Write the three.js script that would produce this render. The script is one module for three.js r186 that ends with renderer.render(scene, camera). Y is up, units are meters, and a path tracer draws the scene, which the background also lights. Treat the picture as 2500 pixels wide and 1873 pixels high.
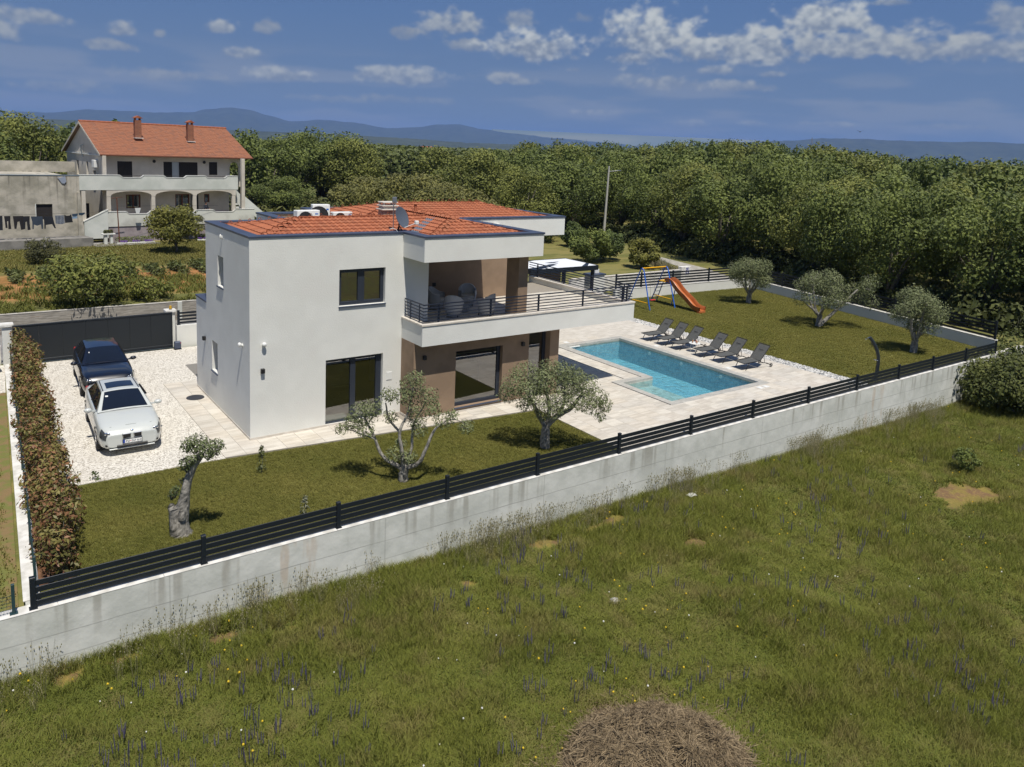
import * as THREE from 'three';
import { mergeGeometries, mergeVertices, toCreasedNormals } from 'three/addons/utils/BufferGeometryUtils.js';
import { MarchingCubes } from 'three/addons/objects/MarchingCubes.js';

// ---------------------------------------------------------------- camera, sky, sun, exposure
const scene = new THREE.Scene();
const camera = new THREE.PerspectiveCamera(52.594, 2500 / 1873, 0.1, 14000);
camera.position.set(-7.37, 9.522, 23.856);
camera.rotation.order = 'YXZ';
camera.rotation.set(THREE.MathUtils.degToRad(-8.007), THREE.MathUtils.degToRad(-36.068), THREE.MathUtils.degToRad(2.388));
camera.setViewOffset(2500, 1873, 0, 303.1, 2500, 1873);          // the photograph's lens is shifted
camera.updateProjectionMatrix();
scene.add(camera);

const renderer = new THREE.WebGLRenderer({ antialias: true });
renderer.setSize(1024, 767);
renderer.toneMapping = THREE.LinearToneMapping;
renderer.toneMappingExposure = 1.2;
renderer.shadowMap.enabled = true;

const SUN = new THREE.Vector3(-0.10, 1, 0.45).normalize();
const sun = new THREE.DirectionalLight(new THREE.Color(1.0, 0.94, 0.84), 4.3);
sun.position.copy(SUN).multiplyScalar(120); sun.castShadow = true; sun.name = 'sun';
Object.assign(sun.shadow.camera, { left: -90, right: 90, top: 90, bottom: -90, near: 1, far: 300 });
sun.shadow.mapSize.set(4096, 4096);
scene.add(sun, sun.target);

// ---------------------------------------------------------------- random numbers and noise
function rng(seed) { let a = seed >>> 0; return () => { a = (a + 0x6D2B79F5) | 0; let t = Math.imul(a ^ (a >>> 15), 1 | a); t = (t + Math.imul(t ^ (t >>> 7), 61 | t)) ^ t; return ((t ^ (t >>> 14)) >>> 0) / 4294967296; }; }
const lerp = (a, b, t) => a + (b - a) * t, clamp = (x, a = 0, b = 1) => Math.min(b, Math.max(a, x));
const smooth = (a, b, x) => { const t = clamp((x - a) / (b - a)); return t * t * (3 - 2 * t); };
const mix3 = (a, b, t) => [lerp(a[0], b[0], t), lerp(a[1], b[1], t), lerp(a[2], b[2], t)];
const hsh = (i, j, s) => { let h = Math.imul(i, 374761393) ^ Math.imul(j, 668265263) ^ Math.imul(s, 2147483647 - 1013904223); h = Math.imul(h ^ (h >>> 13), 1274126177); h ^= h >>> 16; return (h >>> 0) / 4294967296; };
function vnoise(x, y, s = 1, px = 0, py = 0) {
  let i = Math.floor(x), j = Math.floor(y); const fx = x - i, fy = y - j, u = fx * fx * (3 - 2 * fx), v = fy * fy * (3 - 2 * fy);
  let i1 = i + 1, j1 = j + 1;
  if (px) { i = ((i % px) + px) % px; i1 = ((i1 % px) + px) % px; } if (py) { j = ((j % py) + py) % py; j1 = ((j1 % py) + py) % py; }
  return lerp(lerp(hsh(i, j, s), hsh(i1, j, s), u), lerp(hsh(i, j1, s), hsh(i1, j1, s), u), v);
}
function fbm(x, y, oct = 5, s = 1, px = 0, py = 0) { let a = 0.5, f = 0, n = 0; for (let o = 0; o < oct; o++) { f += a * vnoise(x, y, s + o, px, py); n += a; a *= 0.5; x *= 2; y *= 2; px *= 2; py *= 2; } return f / n; }

// ---------------------------------------------------------------- sky: air and clouds, computed
function makeSky() {
  const W = 4096, H = 2048, d = new Float32Array(W * H * 4);
  const key = [[-90, [.10, .13, .12]], [0, [.155, .215, .31]], [2.5, [.14, .202, .303]], [5, [.12, .185, .30]], [9, [.092, .162, .305]], [16, [.066, .132, .295]], [35, [.052, .112, .27]], [90, [.042, .092, .24]]];
  const air = e => { let k = 0; while (k < key.length - 2 && e > key[k + 1][0]) k++; return mix3(key[k][1], key[k + 1][1], clamp((e - key[k][0]) / (key[k + 1][0] - key[k][0]))); };
  const colOf = az => { let phi = Math.atan2(-Math.cos(az * Math.PI / 180), Math.sin(az * Math.PI / 180)); return (phi / (2 * Math.PI) + 0.5) * W; };
  for (let j = 0; j < H; j++) {
    const el = (j + 0.5) / H * 180 - 90, c = air(el);
    for (let i = 0; i < W; i++) {
      const k = (j * W + i) * 4; let r = c[0], g = c[1], b = c[2];
      if (el > 0.2 && el < 7) {                                       // thin layers of far cloud near the horizon
        const az = i / W * 360, q = smooth(0.42, 0.66, fbm(az * 0.16, el * 1.1, 6, 11)) * smooth(0.2, 1.2, el) * (1 - smooth(4.2, 7, el)) * 0.62;
        r = lerp(r, .215, q); g = lerp(g, .255, q); b = lerp(b, .325, q);
      }
      d[k] = r; d[k + 1] = g; d[k + 2] = b; d[k + 3] = 1;
    }
  }
  // [azimuth, elevation, width, height, opacity, brightness] in degrees
  const list = [[4.2, 6.75, 4.6, 1.1, .75, .8], [2.6, 5.77, 3.2, 1.5, .75, .8], [9.4, 6.58, 2.2, 1.1, .8, .85], [8.9, 5.51, 3, .8, .7, .7], [11.7, 6.5, .8, .6, .6, .7], [15.4, 7.22, 2.7, 1.2, .85, .9], [18.4, 7.5, 1.7, 1.1, .6, .7], [16.6, 5.67, 3.1, 1.1, .8, .85], [19.6, 4.4, 5.1, 1.3, .8, .9], [27.5, 4.8, 6.2, 1.5, .8, .9], [31.1, 8.4, 5.6, 2.2, .85, .85], [32.2, 7.1, 3.4, 1.5, .75, .75], [27.6, 7.7, 1.8, 1.3, .5, .6], [36.9, 7.2, 8, 2.6, 1, 1.05], [35.8, 9.1, 3, 1.2, .6, .75], [40.3, 9.35, 1.6, 1, .45, .6], [45.1, 7.9, 7.4, 4.4, 1, 1.05], [48.6, 7.2, 4.4, 2.2, .95, .9], [52.7, 7.5, 8.6, 2.9, 1, 1], [56.7, 9.1, 6.2, 3.1, 1, 1.05], [59, 7.6, 12.3, 2.5, .95, .9], [65, 7.3, 10.3, 2.2, .85, .85], [67, 9, 3.6, 1.8, .7, .8], [50, 6.05, 3.3, .9, .75, .85], [46.6, 5.1, 6.2, 1.3, .7, .8], [51.6, 4.95, 5.6, .9, .7, .8], [35, 5, 4.4, .9, .7, .8], [40, 5.9, 1.2, .6, .6, .8], [53.4, 5.8, 1.6, .5, .55, .75], [12.6, 3.9, 6.4, 1.1, .55, .7], [5.9, 2.7, 5.5, 1, .5, .7], [60.7, 10.3, 3, .6, .6, .8], [42, 2.9, 4, .5, .5, .8], [48, 2.4, 4.6, .5, .45, .8], [53, 2.5, 3.4, .4, .5, .8], [57, 2.6, 4, .4, .5, .8], [64, 2.6, 5, .4, .4, .7], [28, 3.2, 7, .7, .4, .7], [22, 3.0, 6, .6, .4, .7]];
  const R = rng(77);                                                  // the same kind of sky goes on all round
  for (let n = 0; n < 210; n++) { const az = 76 + R() * 280, el = 2.5 + Math.pow(R(), 1.5) * 26, s = 0.6 + el / 9; list.push([az, el, (2 + 6 * R()) * s, (0.7 + 1.7 * R()) * s, .55 + .4 * R(), .75 + .3 * R()]); }
  for (let n = 0; n < 26; n++) { const az = R() * 74, el = 14 + R() * 18, s = 0.6 + el / 9; list.push([az, el, (2 + 6 * R()) * s, (0.7 + 1.7 * R()) * s, .55 + .4 * R(), .75 + .3 * R()]); }
  for (const [az0, el0, w, h, op, br] of list) {
    const j0 = Math.max(0, Math.floor((el0 - h * 1.1 + 90) / 180 * H)), j1 = Math.min(H - 1, Math.ceil((el0 + h * 1.1 + 90) / 180 * H));
    const steps = Math.ceil(w * 1.3 / 360 * W);
    for (let j = j0; j <= j1; j++) {
      const el = (j + 0.5) / H * 180 - 90, Y = (el - el0) / (h / 2);
      for (let n = -steps; n <= steps; n++) {
        const az = az0 + n * 360 / W, X = (az - az0) / (w / 2);
        if (Math.abs(X) > 1.5) continue;
        const f1 = fbm(az * 0.9 + 40, el * 1.5 + 7, 6, 21), f2 = fbm(az * 2.6, el * 3.6, 4, 31);
        const yy = Y < 0 ? Y * 1.5 : Y * 0.95, field = 1.14 - Math.sqrt(X * X + yy * yy) + (f1 - 0.5) * 1.5 + (f2 - 0.5) * 0.45;
        const a = smooth(0.0, 0.7, field) * op; if (a <= 0.003) continue;
        const lit = clamp(0.42 + 0.5 * Y + (f2 - 0.5) * 1.5 + (f1 - 0.5) * 0.9 - 0.12 * clamp(field));
        const c = mix3([.18, .22, .285], [.44 * br, .465 * br, .465 * br], lit);
        const i = ((Math.round(colOf(az)) % W) + W) % W, k = (j * W + i) * 4;
        for (let q = 0; q < 3; q++) d[k + q] = lerp(d[k + q], c[q], a);
      }
    }
  }
  const t = new THREE.DataTexture(d, W, H, THREE.RGBAFormat, THREE.FloatType);
  t.mapping = THREE.EquirectangularReflectionMapping; t.magFilter = THREE.LinearFilter; t.minFilter = THREE.LinearFilter; t.wrapS = THREE.RepeatWrapping; t.needsUpdate = true;
  return t;
}
const sky = makeSky();
scene.background = sky; scene.environment = sky; scene.environmentIntensity = 1; scene.backgroundIntensity = 1;
scene.fog = new THREE.FogExp2(new THREE.Color(0.26, 0.47, 1.0), 0.00008);

// ---------------------------------------------------------------- textures and materials
const sr = v => { v = clamp(v); return Math.round(255 * (v <= 0.0031308 ? v * 12.92 : 1.055 * Math.pow(v, 1 / 2.4) - 0.055)); };
function tex(w, h, sx, sy, fn, srgb = true) {                       // sx, sy: metres that one repeat covers
  const d = new Uint8Array(w * h * 4);
  for (let j = 0; j < h; j++) for (let i = 0; i < w; i++) { const c = fn(i / w, j / h), k = (j * w + i) * 4; for (let q = 0; q < 3; q++) d[k + q] = srgb ? sr(c[q]) : Math.round(255 * clamp(typeof c === 'number' ? c : c[q])); d[k + 3] = 255; }
  const t = new THREE.DataTexture(d, w, h, THREE.RGBAFormat); t.wrapS = t.wrapT = THREE.RepeatWrapping; t.magFilter = t.minFilter = THREE.LinearFilter;
  if (srgb) t.colorSpace = THREE.SRGBColorSpace; t.repeat.set(1 / sx, 1 / sy); t.needsUpdate = true; return t;
}
const C = (r, g, b) => new THREE.Color().setRGB(r, g, b);
const std = (o) => new THREE.MeshStandardMaterial(Object.assign({ roughness: 0.85, side: THREE.DoubleSide }, o));
const phys = (o) => new THREE.MeshPhysicalMaterial(Object.assign({ roughness: 0.85, side: THREE.DoubleSide }, o));
const grain = tex(512, 512, 1.2, 1.2, (u, v) => { const n = fbm(u * 64, v * 64, 3, 5, 64, 64); return [n, n, n]; }, false);
const coarse = tex(512, 512, 3, 3, (u, v) => { const n = fbm(u * 12, v * 12, 6, 8, 12, 12); return [n, n, n]; }, false);
const mottle = (a, b, f = 5, s = 3, sd = 3, streak = 1) => tex(512, 512, s, s, (u, v) => mix3(a, b, smooth(0.3, 0.7, fbm(u * f, v * f * streak, 6, sd, f, f * streak))));
const M = {
  white: std({ map: mottle([.655, .66, .625], [.695, .70, .665], 6, 4, 41), bumpMap: grain, bumpScale: 0.004, roughness: 0.92 }),
  trimWhite: std({ color: C(.70, .70, .67), roughness: 0.8 }),
  tan: std({ map: mottle([.235, .165, .11], [.275, .195, .13], 7, 3, 42), bumpMap: grain, bumpScale: 0.004, roughness: 0.95 }),
  anthra: std({ color: C(.036, .044, .062), roughness: 0.38, metalness: 0.25 }),
  capMetal: std({ map: mottle([.058, .075, .12], [.075, .095, .145], 5, 2, 43), roughness: 0.42, metalness: 0.35 }),
  fence: std({ color: C(.012, .017, .024), roughness: 0.45, metalness: 0.2 }),
  rail: std({ color: C(.022, .03, .055), roughness: 0.35, metalness: 0.4 }),
  coping: std({ map: mottle([.50, .46, .40], [.62, .58, .52], 9, 1.5, 44, 3), roughness: 0.7 }),
  glass: phys({ color: C(.62, .70, .70), roughness: 0.01, transmission: 1, thickness: 0, ior: 2.6, specularIntensity: 1 }),
  dark: std({ color: C(.015, .015, .017), roughness: 0.6 }),
  room: std({ color: C(.20, .19, .17), roughness: 0.9 }),
  zinc: std({ color: C(.20, .25, .29), roughness: 0.4, metalness: 0.5 }),
  plastic: std({ color: C(.70, .71, .69), roughness: 0.45 }),
  black: std({ color: C(.012, .012, .013), roughness: 0.55 }),
  rubber: std({ color: C(.018, .018, .019), roughness: 0.9 }),
  chrome: std({ color: C(.75, .76, .78), roughness: 0.15, metalness: 1 }),
  alu: std({ color: C(.42, .43, .45), roughness: 0.35, metalness: 0.9 }),
};
const terraTex = mottle([.30, .095, .042], [.40, .14, .065], 5, 0.9, 51);
M.terra = [[1, 1, 1], [.86, .82, .8], [1.08, 1.08, 1.06], [.94, 1.0, 1.04]].map(c => std({ map: terraTex, color: C(...c), roughness: 0.8, bumpMap: coarse, bumpScale: 0.004 }));
const paveTex = tex(512, 512, 1.6, 1.6, (u, v) => { const n = fbm(u * 3, v * 14, 6, 61, 3, 14), m = fbm(u * 40, v * 40, 3, 62, 40, 40); return mix3([.47, .435, .375], [.60, .565, .50], clamp(smooth(.25, .75, n) * .85 + (m - .5) * .35)); });
M.pave = [[1, 1, 1], [.93, .93, .93], [1.05, 1.05, 1.04], [.97, .955, .94], [1.02, 1.0, .97]].map(c => std({ map: paveTex, color: C(...c), roughness: 0.75 }));
M.poolCoping = std({ map: mottle([.34, .33, .30], [.44, .43, .39], 8, 1.2, 63, 3), roughness: 0.7 });
M.grout = std({ color: C(.27, .245, .21), roughness: 0.95 });
// ---------------------------------------------------------------- names, things, parts
const used = new Map();
function numbered(n) { const k = used.get(n) || 0; used.set(n, k + 1); return k ? n + '_' + String(k).padStart(3, '0') : n; }
function tag(o, label, category, group, kind) { if (label) o.userData.label = label; if (category) o.userData.category = category; if (group) o.userData.group = group; if (kind) o.userData.kind = kind; return o; }
function thing(name, label, category, p = [0, 0, 0], turn = 0, group) { const o = new THREE.Group(); o.name = numbered(name); o.position.set(...p); o.rotation.y = turn; scene.add(o); return tag(o, label, category, group); }
function part(parent, name, geo, mat, kind, label) { const m = new THREE.Mesh(Array.isArray(geo) ? merge(geo) : geo, mat); m.name = parent === scene ? numbered(name) : name; m.castShadow = m.receiveShadow = true; parent.add(m); if (kind) m.userData.kind = kind; if (label) m.userData.label = label; return m; }
const lone = (name, geo, mat, label, category, group, kind) => tag(part(scene, name, geo, mat), label, category, group, kind);
const struct = (name, geo, mat) => { const m = part(scene, name, geo, mat); m.userData.kind = 'structure'; return m; };
function copyOf(t, p, turn, label, scale) { const c = t.clone(); c.name = numbered(t.name.replace(/_\d{3}$/, '')); c.position.set(...p); c.rotation.y = turn; if (scale) c.scale.set(...(Array.isArray(scale) ? scale : [scale, scale, scale])); c.userData = Object.assign({}, t.userData); if (label) c.userData.label = label; scene.add(c); return c; }

// ---------------------------------------------------------------- geometry helpers
function flat(g) { const n = g.index ? g.toNonIndexed() : g; for (const k of Object.keys(n.attributes)) if (!['position', 'normal', 'uv', 'color'].includes(k)) n.deleteAttribute(k); return n; }
function merge(list) { const l = list.map(flat); const withColor = l.some(g => g.attributes.color); for (const g of l) { if (!g.attributes.normal) g.computeVertexNormals(); if (!g.attributes.uv) g.setAttribute('uv', new THREE.BufferAttribute(new Float32Array(g.attributes.position.count * 2), 2)); if (withColor && !g.attributes.color) g.setAttribute('color', new THREE.BufferAttribute(new Float32Array(g.attributes.position.count * 3).fill(1), 3)); } return mergeGeometries(l, false); }
function boxUV(g, s = 1) {                                          // uv in metres, by the side each face looks to
  g = flat(g); const p = g.attributes.position, uv = new Float32Array(p.count * 2), a = new THREE.Vector3(), b = new THREE.Vector3(), c = new THREE.Vector3();
  for (let i = 0; i < p.count; i += 3) {
    a.fromBufferAttribute(p, i); b.fromBufferAttribute(p, i + 1); c.fromBufferAttribute(p, i + 2);
    const n = b.clone().sub(a).cross(c.clone().sub(a)), x = Math.abs(n.x), y = Math.abs(n.y), z = Math.abs(n.z);
    [a, b, c].forEach((q, k) => { uv[(i + k) * 2] = (x > y && x > z ? q.z : q.x) * s; uv[(i + k) * 2 + 1] = (y >= x && y >= z ? q.z : q.y) * s; });
  }
  g.setAttribute('uv', new THREE.BufferAttribute(uv, 2)); return g;
}
function rawBox(x0, x1, y0, y1, z0, z1) { const g = new THREE.BoxGeometry(Math.abs(x1 - x0), Math.abs(y1 - y0), Math.abs(z1 - z0)); g.translate((x0 + x1) / 2, (y0 + y1) / 2, (z0 + z1) / 2); return g; }
const box = (...a) => boxUV(rawBox(...a));
function chBox(x0, x1, y0, y1, z0, z1, c = 0.008) {                  // box with chamfered edges
  if (x0 > x1) [x0, x1] = [x1, x0]; if (y0 > y1) [y0, y1] = [y1, y0]; if (z0 > z1) [z0, z1] = [z1, z0];
  c = Math.min(c, (x1 - x0) / 2.1, (y1 - y0) / 2.1, (z1 - z0) / 2.1);
  const X = [x0, x1], Y = [y0, y1], Z = [z0, z1], P = (i, j, k, ax) => [X[i] + (ax === 0 ? 0 : (i ? -c : c)), Y[j] + (ax === 1 ? 0 : (j ? -c : c)), Z[k] + (ax === 2 ? 0 : (k ? -c : c))];
  const v = [], tri = (a, b, d) => v.push(...a, ...b, ...d), mid = [(x0 + x1) / 2, (y0 + y1) / 2, (z0 + z1) / 2];
  const face = (...q) => { const [a, b, d] = q, n = [(b[1] - a[1]) * (d[2] - a[2]) - (b[2] - a[2]) * (d[1] - a[1]), (b[2] - a[2]) * (d[0] - a[0]) - (b[0] - a[0]) * (d[2] - a[2]), (b[0] - a[0]) * (d[1] - a[1]) - (b[1] - a[1]) * (d[0] - a[0])]; const o = (a[0] - mid[0]) * n[0] + (a[1] - mid[1]) * n[1] + (a[2] - mid[2]) * n[2]; if (o < 0) q.reverse(); for (let i = 1; i < q.length - 1; i++) tri(q[0], q[i], q[i + 1]); };
  for (const s of [0, 1]) { face(P(s, 0, 0, 0), P(s, 1, 0, 0), P(s, 1, 1, 0), P(s, 0, 1, 0)); face(P(0, s, 0, 1), P(1, s, 0, 1), P(1, s, 1, 1), P(0, s, 1, 1)); face(P(0, 0, s, 2), P(1, 0, s, 2), P(1, 1, s, 2), P(0, 1, s, 2)); }
  for (const i of [0, 1]) for (const j of [0, 1]) { face(P(i, j, 0, 0), P(i, j, 1, 0), P(i, j, 1, 1), P(i, j, 0, 1)); face(P(i, 0, j, 0), P(i, 1, j, 0), P(i, 1, j, 2), P(i, 0, j, 2)); face(P(0, i, j, 1), P(1, i, j, 1), P(1, i, j, 2), P(0, i, j, 2)); for (const k of [0, 1]) face(P(i, j, k, 0), P(i, j, k, 1), P(i, j, k, 2)); }
  const g = new THREE.BufferGeometry(); g.setAttribute('position', new THREE.BufferAttribute(new Float32Array(v), 3)); g.computeVertexNormals(); return boxUV(g);
}
const V = (x, y, z) => new THREE.Vector3(x, y, z);
function bar(a, b, r0, r1 = r0, seg = 7) { const A = V(...a), B = V(...b), g = new THREE.CylinderGeometry(r1, r0, A.distanceTo(B), seg, 1); g.translate(0, A.distanceTo(B) / 2, 0); g.applyQuaternion(new THREE.Quaternion().setFromUnitVectors(V(0, 1, 0), B.clone().sub(A).normalize())); g.translate(A.x, A.y, A.z); return flat(g); }
function beam(a, b, w, h, up = [0, 1, 0]) {                          // square bar from a to b
  const A = V(...a), B = V(...b), L = A.distanceTo(B), g = new THREE.BoxGeometry(w, h, L), z = B.clone().sub(A).normalize(), x = V(...up).cross(z).normalize(), y = z.clone().cross(x);
  g.translate(0, 0, L / 2); g.applyMatrix4(new THREE.Matrix4().makeBasis(x, y, z)); g.translate(A.x, A.y, A.z); return boxUV(g);
}
function tube(pts, radii, seg = 7) {                                 // tapered tube through points
  const P = pts.map(p => V(...p)), n = P.length, pos = [], nor = [], uv = [], idx = []; let len = 0;
  let ref = V(0.31, 0.2, 0.93).normalize();
  for (let i = 0; i < n; i++) {
    const d = P[Math.min(n - 1, i + 1)].clone().sub(P[Math.max(0, i - 1)]).normalize(); let x = ref.clone().sub(d.clone().multiplyScalar(ref.dot(d))).normalize(); const y = d.clone().cross(x); ref = x;
    if (i) len += P[i].distanceTo(P[i - 1]); const r = Array.isArray(radii) ? radii[i] : radii;
    for (let k = 0; k <= seg; k++) { const a = k / seg * 2 * Math.PI, q = x.clone().multiplyScalar(Math.cos(a)).add(y.clone().multiplyScalar(Math.sin(a))); pos.push(P[i].x + q.x * r, P[i].y + q.y * r, P[i].z + q.z * r); nor.push(q.x, q.y, q.z); uv.push(k / seg * 2 * Math.PI * r, len); }
    if (i) for (let k = 0; k < seg; k++) { const a = (i - 1) * (seg + 1) + k, b = a + seg + 1; idx.push(a, a + 1, b, b, a + 1, b + 1); }
  }
  for (const [ring, flip] of [[0, 1], [n - 1, 0]]) { const c = pos.length / 3, q = P[ring]; const d = (ring ? q.clone().sub(P[n - 2]) : q.clone().sub(P[1])).normalize(); pos.push(q.x, q.y, q.z); nor.push(d.x, d.y, d.z); uv.push(0, 0); for (let k = 0; k < seg; k++) { const a = ring * (seg + 1) + k; flip ? idx.push(c, a + 1, a) : idx.push(c, a, a + 1); } }
  const g = new THREE.BufferGeometry(); g.setAttribute('position', new THREE.Float32BufferAttribute(pos, 3)); g.setAttribute('normal', new THREE.Float32BufferAttribute(nor, 3)); g.setAttribute('uv', new THREE.Float32BufferAttribute(uv, 2)); g.setIndex(idx); return flat(g);
}
function slab(outer, y0, y1, holes = [], bevel = 0) {               // prism over a plan of [x, z] points
  const s = new THREE.Shape(outer.map(([x, z]) => new THREE.Vector2(x, -z))); for (const h of holes) s.holes.push(new THREE.Path(h.map(([x, z]) => new THREE.Vector2(x, -z))));
  const g = new THREE.ExtrudeGeometry(s, { depth: y1 - y0 - 2 * bevel, bevelEnabled: bevel > 0, bevelThickness: bevel, bevelSize: bevel, bevelOffset: -bevel, bevelSegments: 1, curveSegments: 8 }); g.rotateX(-Math.PI / 2); g.translate(0, y0 + bevel, 0); return boxUV(g);
}
function prismZ(pts, z0, z1, bevel = 0, holes = []) {                // outline in x, y pushed along z
  const s = new THREE.Shape(pts.map(([x, y]) => new THREE.Vector2(x, y))); for (const h of holes) s.holes.push(new THREE.Path(h.map(([x, y]) => new THREE.Vector2(x, y))));
  const g = new THREE.ExtrudeGeometry(s, { depth: z1 - z0 - 2 * bevel, bevelEnabled: bevel > 0, bevelThickness: bevel, bevelSize: bevel, bevelOffset: -bevel, bevelSegments: 1 }); g.translate(0, 0, z0 + bevel); return boxUV(g);
}
function inset(poly, d) {                                           // rectilinear outline moved inwards by d
  const n = poly.length; let area = 0; poly.forEach(([x, z], i) => { const [a, b] = poly[(i + 1) % n]; area += x * b - a * z; }); const s = area > 0 ? 1 : -1;
  const E = poly.map((p, i) => { const q = poly[(i + 1) % n], L = Math.hypot(q[0] - p[0], q[1] - p[1]), nx = -(q[1] - p[1]) / L * s, nz = (q[0] - p[0]) / L * s; return { p: [p[0] + nx * d, p[1] + nz * d], d: [q[0] - p[0], q[1] - p[1]] }; });
  return poly.map((_, i) => { const a = E[(i + n - 1) % n], b = E[i], det = a.d[0] * b.d[1] - a.d[1] * b.d[0], t = ((b.p[0] - a.p[0]) * b.d[1] - (b.p[1] - a.p[1]) * b.d[0]) / det; return [a.p[0] + a.d[0] * t, a.p[1] + a.d[1] * t]; });
}
function wallHoles(axis, at, thick, u0, u1, y0, y1, holes) {          // straight wall with openings, as butted blocks. axis 'x': runs along x, outer face at z = at, thickness goes to -z. axis 'z': outer face at x = at
  const us = [...new Set([u0, u1, ...holes.flatMap(h => [h[0], h[1]])])].sort((a, b) => a - b), out = [];
  for (let i = 0; i < us.length - 1; i++) {
    const a = us[i], b = us[i + 1], mid = (a + b) / 2, hs = holes.filter(h => h[0] < mid && h[1] > mid).sort((p, q) => p[2] - q[2]); let y = y0;
    for (const h of [...hs, [0, 0, y1, y1]]) { if (h[2] - y > 1e-4) out.push(axis === 'x' ? rawBox(a, b, y, h[2], at - thick, at) : rawBox(at, at + thick, y, h[2], a, b)); y = h[3]; }
  }
  return boxUV(merge(out));
}
// ---------------------------------------------------------------- foliage
function leaves(R, n, place, size, opt = {}) {                       // n rhombic leaves; place(R) -> [x, y, z, nx, ny, nz, tone]
  const { aspect = 0.5, tones = [[.06, .09, .02], [.1, .14, .03]], spread = 0.9, bend = 0.25 } = opt;
  const pos = new Float32Array(n * 12), nor = new Float32Array(n * 12), col = new Float32Array(n * 12), idx = new Uint32Array(n * 6), d = V(), t = V(), u = V(), w = V();
  for (let i = 0; i < n; i++) {
    const [x, y, z, nx, ny, nz, tone] = place(R);
    d.set(nx + (R() - .5) * 2 * spread, ny + (R() - .5) * 2 * spread, nz + (R() - .5) * 2 * spread).normalize();
    t.set(R() - .5, R() - .5, R() - .5).cross(d).normalize(); u.crossVectors(d, t);
    const L = size * (0.65 + 0.7 * R()), B = L * aspect, q = [[-L / 2, 0], [0, B / 2], [L / 2, 0], [0, -B / 2]], c = mix3(tones[0], tones[1], clamp(tone + (R() - .5) * .5));
    for (let k = 0; k < 4; k++) {
      const [a, b] = q[k], o = i * 12 + k * 3, lift = k % 2 ? 0 : -bend * L * 0.3;
      pos[o] = x + t.x * a + u.x * b + d.x * lift; pos[o + 1] = y + t.y * a + u.y * b + d.y * lift; pos[o + 2] = z + t.z * a + u.z * b + d.z * lift;
      nor[o] = d.x; nor[o + 1] = d.y; nor[o + 2] = d.z; col[o] = c[0]; col[o + 1] = c[1]; col[o + 2] = c[2];
    }
    idx.set([i * 4, i * 4 + 2, i * 4 + 1, i * 4, i * 4 + 3, i * 4 + 2], i * 6);
  }
  const g = new THREE.BufferGeometry(); g.setAttribute('position', new THREE.BufferAttribute(pos, 3)); g.setAttribute('normal', new THREE.BufferAttribute(nor, 3)); g.setAttribute('color', new THREE.BufferAttribute(col, 3)); g.setAttribute('uv', new THREE.BufferAttribute(new Float32Array(n * 8), 2)); g.setIndex(new THREE.BufferAttribute(idx, 1)); return g;
}
const leafMat = (r = 0.75, tr = 0.3) => phys({ color: C(1, 1, 1), vertexColors: true, roughness: r, transmission: tr, thickness: 0, specularIntensity: 0.5 });
M.leaf = leafMat(0.8, 0.35); M.olive = leafMat(0.65, 0.2); M.gloss = leafMat(0.5, 0.25);
M.bark = std({ map: mottle([.09, .078, .062], [.20, .18, .15], 8, .5, 71, .4), bumpMap: coarse, bumpScale: 0.03, roughness: 0.95 });
M.oliveBark = std({ map: mottle([.15, .14, .12], [.36, .34, .30], 9, .4, 72, .35), bumpMap: coarse, bumpScale: 0.06, roughness: 0.95 });
// leaf positions on clumps: [cx, cy, cz, r] list
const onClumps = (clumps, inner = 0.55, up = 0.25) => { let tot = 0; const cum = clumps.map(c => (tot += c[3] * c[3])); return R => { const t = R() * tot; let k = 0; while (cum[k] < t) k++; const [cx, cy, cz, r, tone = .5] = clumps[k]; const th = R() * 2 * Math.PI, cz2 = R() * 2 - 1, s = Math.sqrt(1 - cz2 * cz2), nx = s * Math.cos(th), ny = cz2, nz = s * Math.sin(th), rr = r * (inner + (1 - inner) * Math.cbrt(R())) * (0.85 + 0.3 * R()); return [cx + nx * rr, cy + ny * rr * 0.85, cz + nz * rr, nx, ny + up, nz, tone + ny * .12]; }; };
// ---------------------------------------------------------------- the ground
const fieldY = (x, z) => -1.42 - 0.0185 * (clamp(x, -40, 60) + 7) - 0.012 * (z - 7) + 0.16 * (fbm(x * 0.22 + 9, z * 0.22, 3, 91) - 0.5) + smooth(31, 46, x) * 1.3;
const yardY = (x, z) => z < -18.7 ? lerp(lerp(.85, .4, smooth(-20, -36, z)), 0, smooth(12, 26, x)) : 0;
function gridSheet(xs, zs, h, col, skip) {
  const pos = [], uv = [], cl = [], idx = [], nx = xs.length;
  zs.forEach(z => xs.forEach(x => { pos.push(x, h(x, z), z); uv.push(x, z); if (col) cl.push(...col(x, z)); }));
  for (let j = 0; j < zs.length - 1; j++) for (let i = 0; i < nx - 1; i++) { if (skip && skip((xs[i] + xs[i + 1]) / 2, (zs[j] + zs[j + 1]) / 2)) continue; const a = j * nx + i, b = a + nx; idx.push(a, b, a + 1, b, b + 1, a + 1); }
  const g = new THREE.BufferGeometry(); g.setAttribute('position', new THREE.Float32BufferAttribute(pos, 3)); g.setAttribute('uv', new THREE.Float32BufferAttribute(uv, 2)); if (col) g.setAttribute('color', new THREE.Float32BufferAttribute(cl, 3)); g.setIndex(idx); g.computeVertexNormals(); return g;
}
const range = (a, b, s) => { const o = []; for (let x = a; x < b - s * .3; x += s) o.push(x); o.push(b); return o; };
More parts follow.
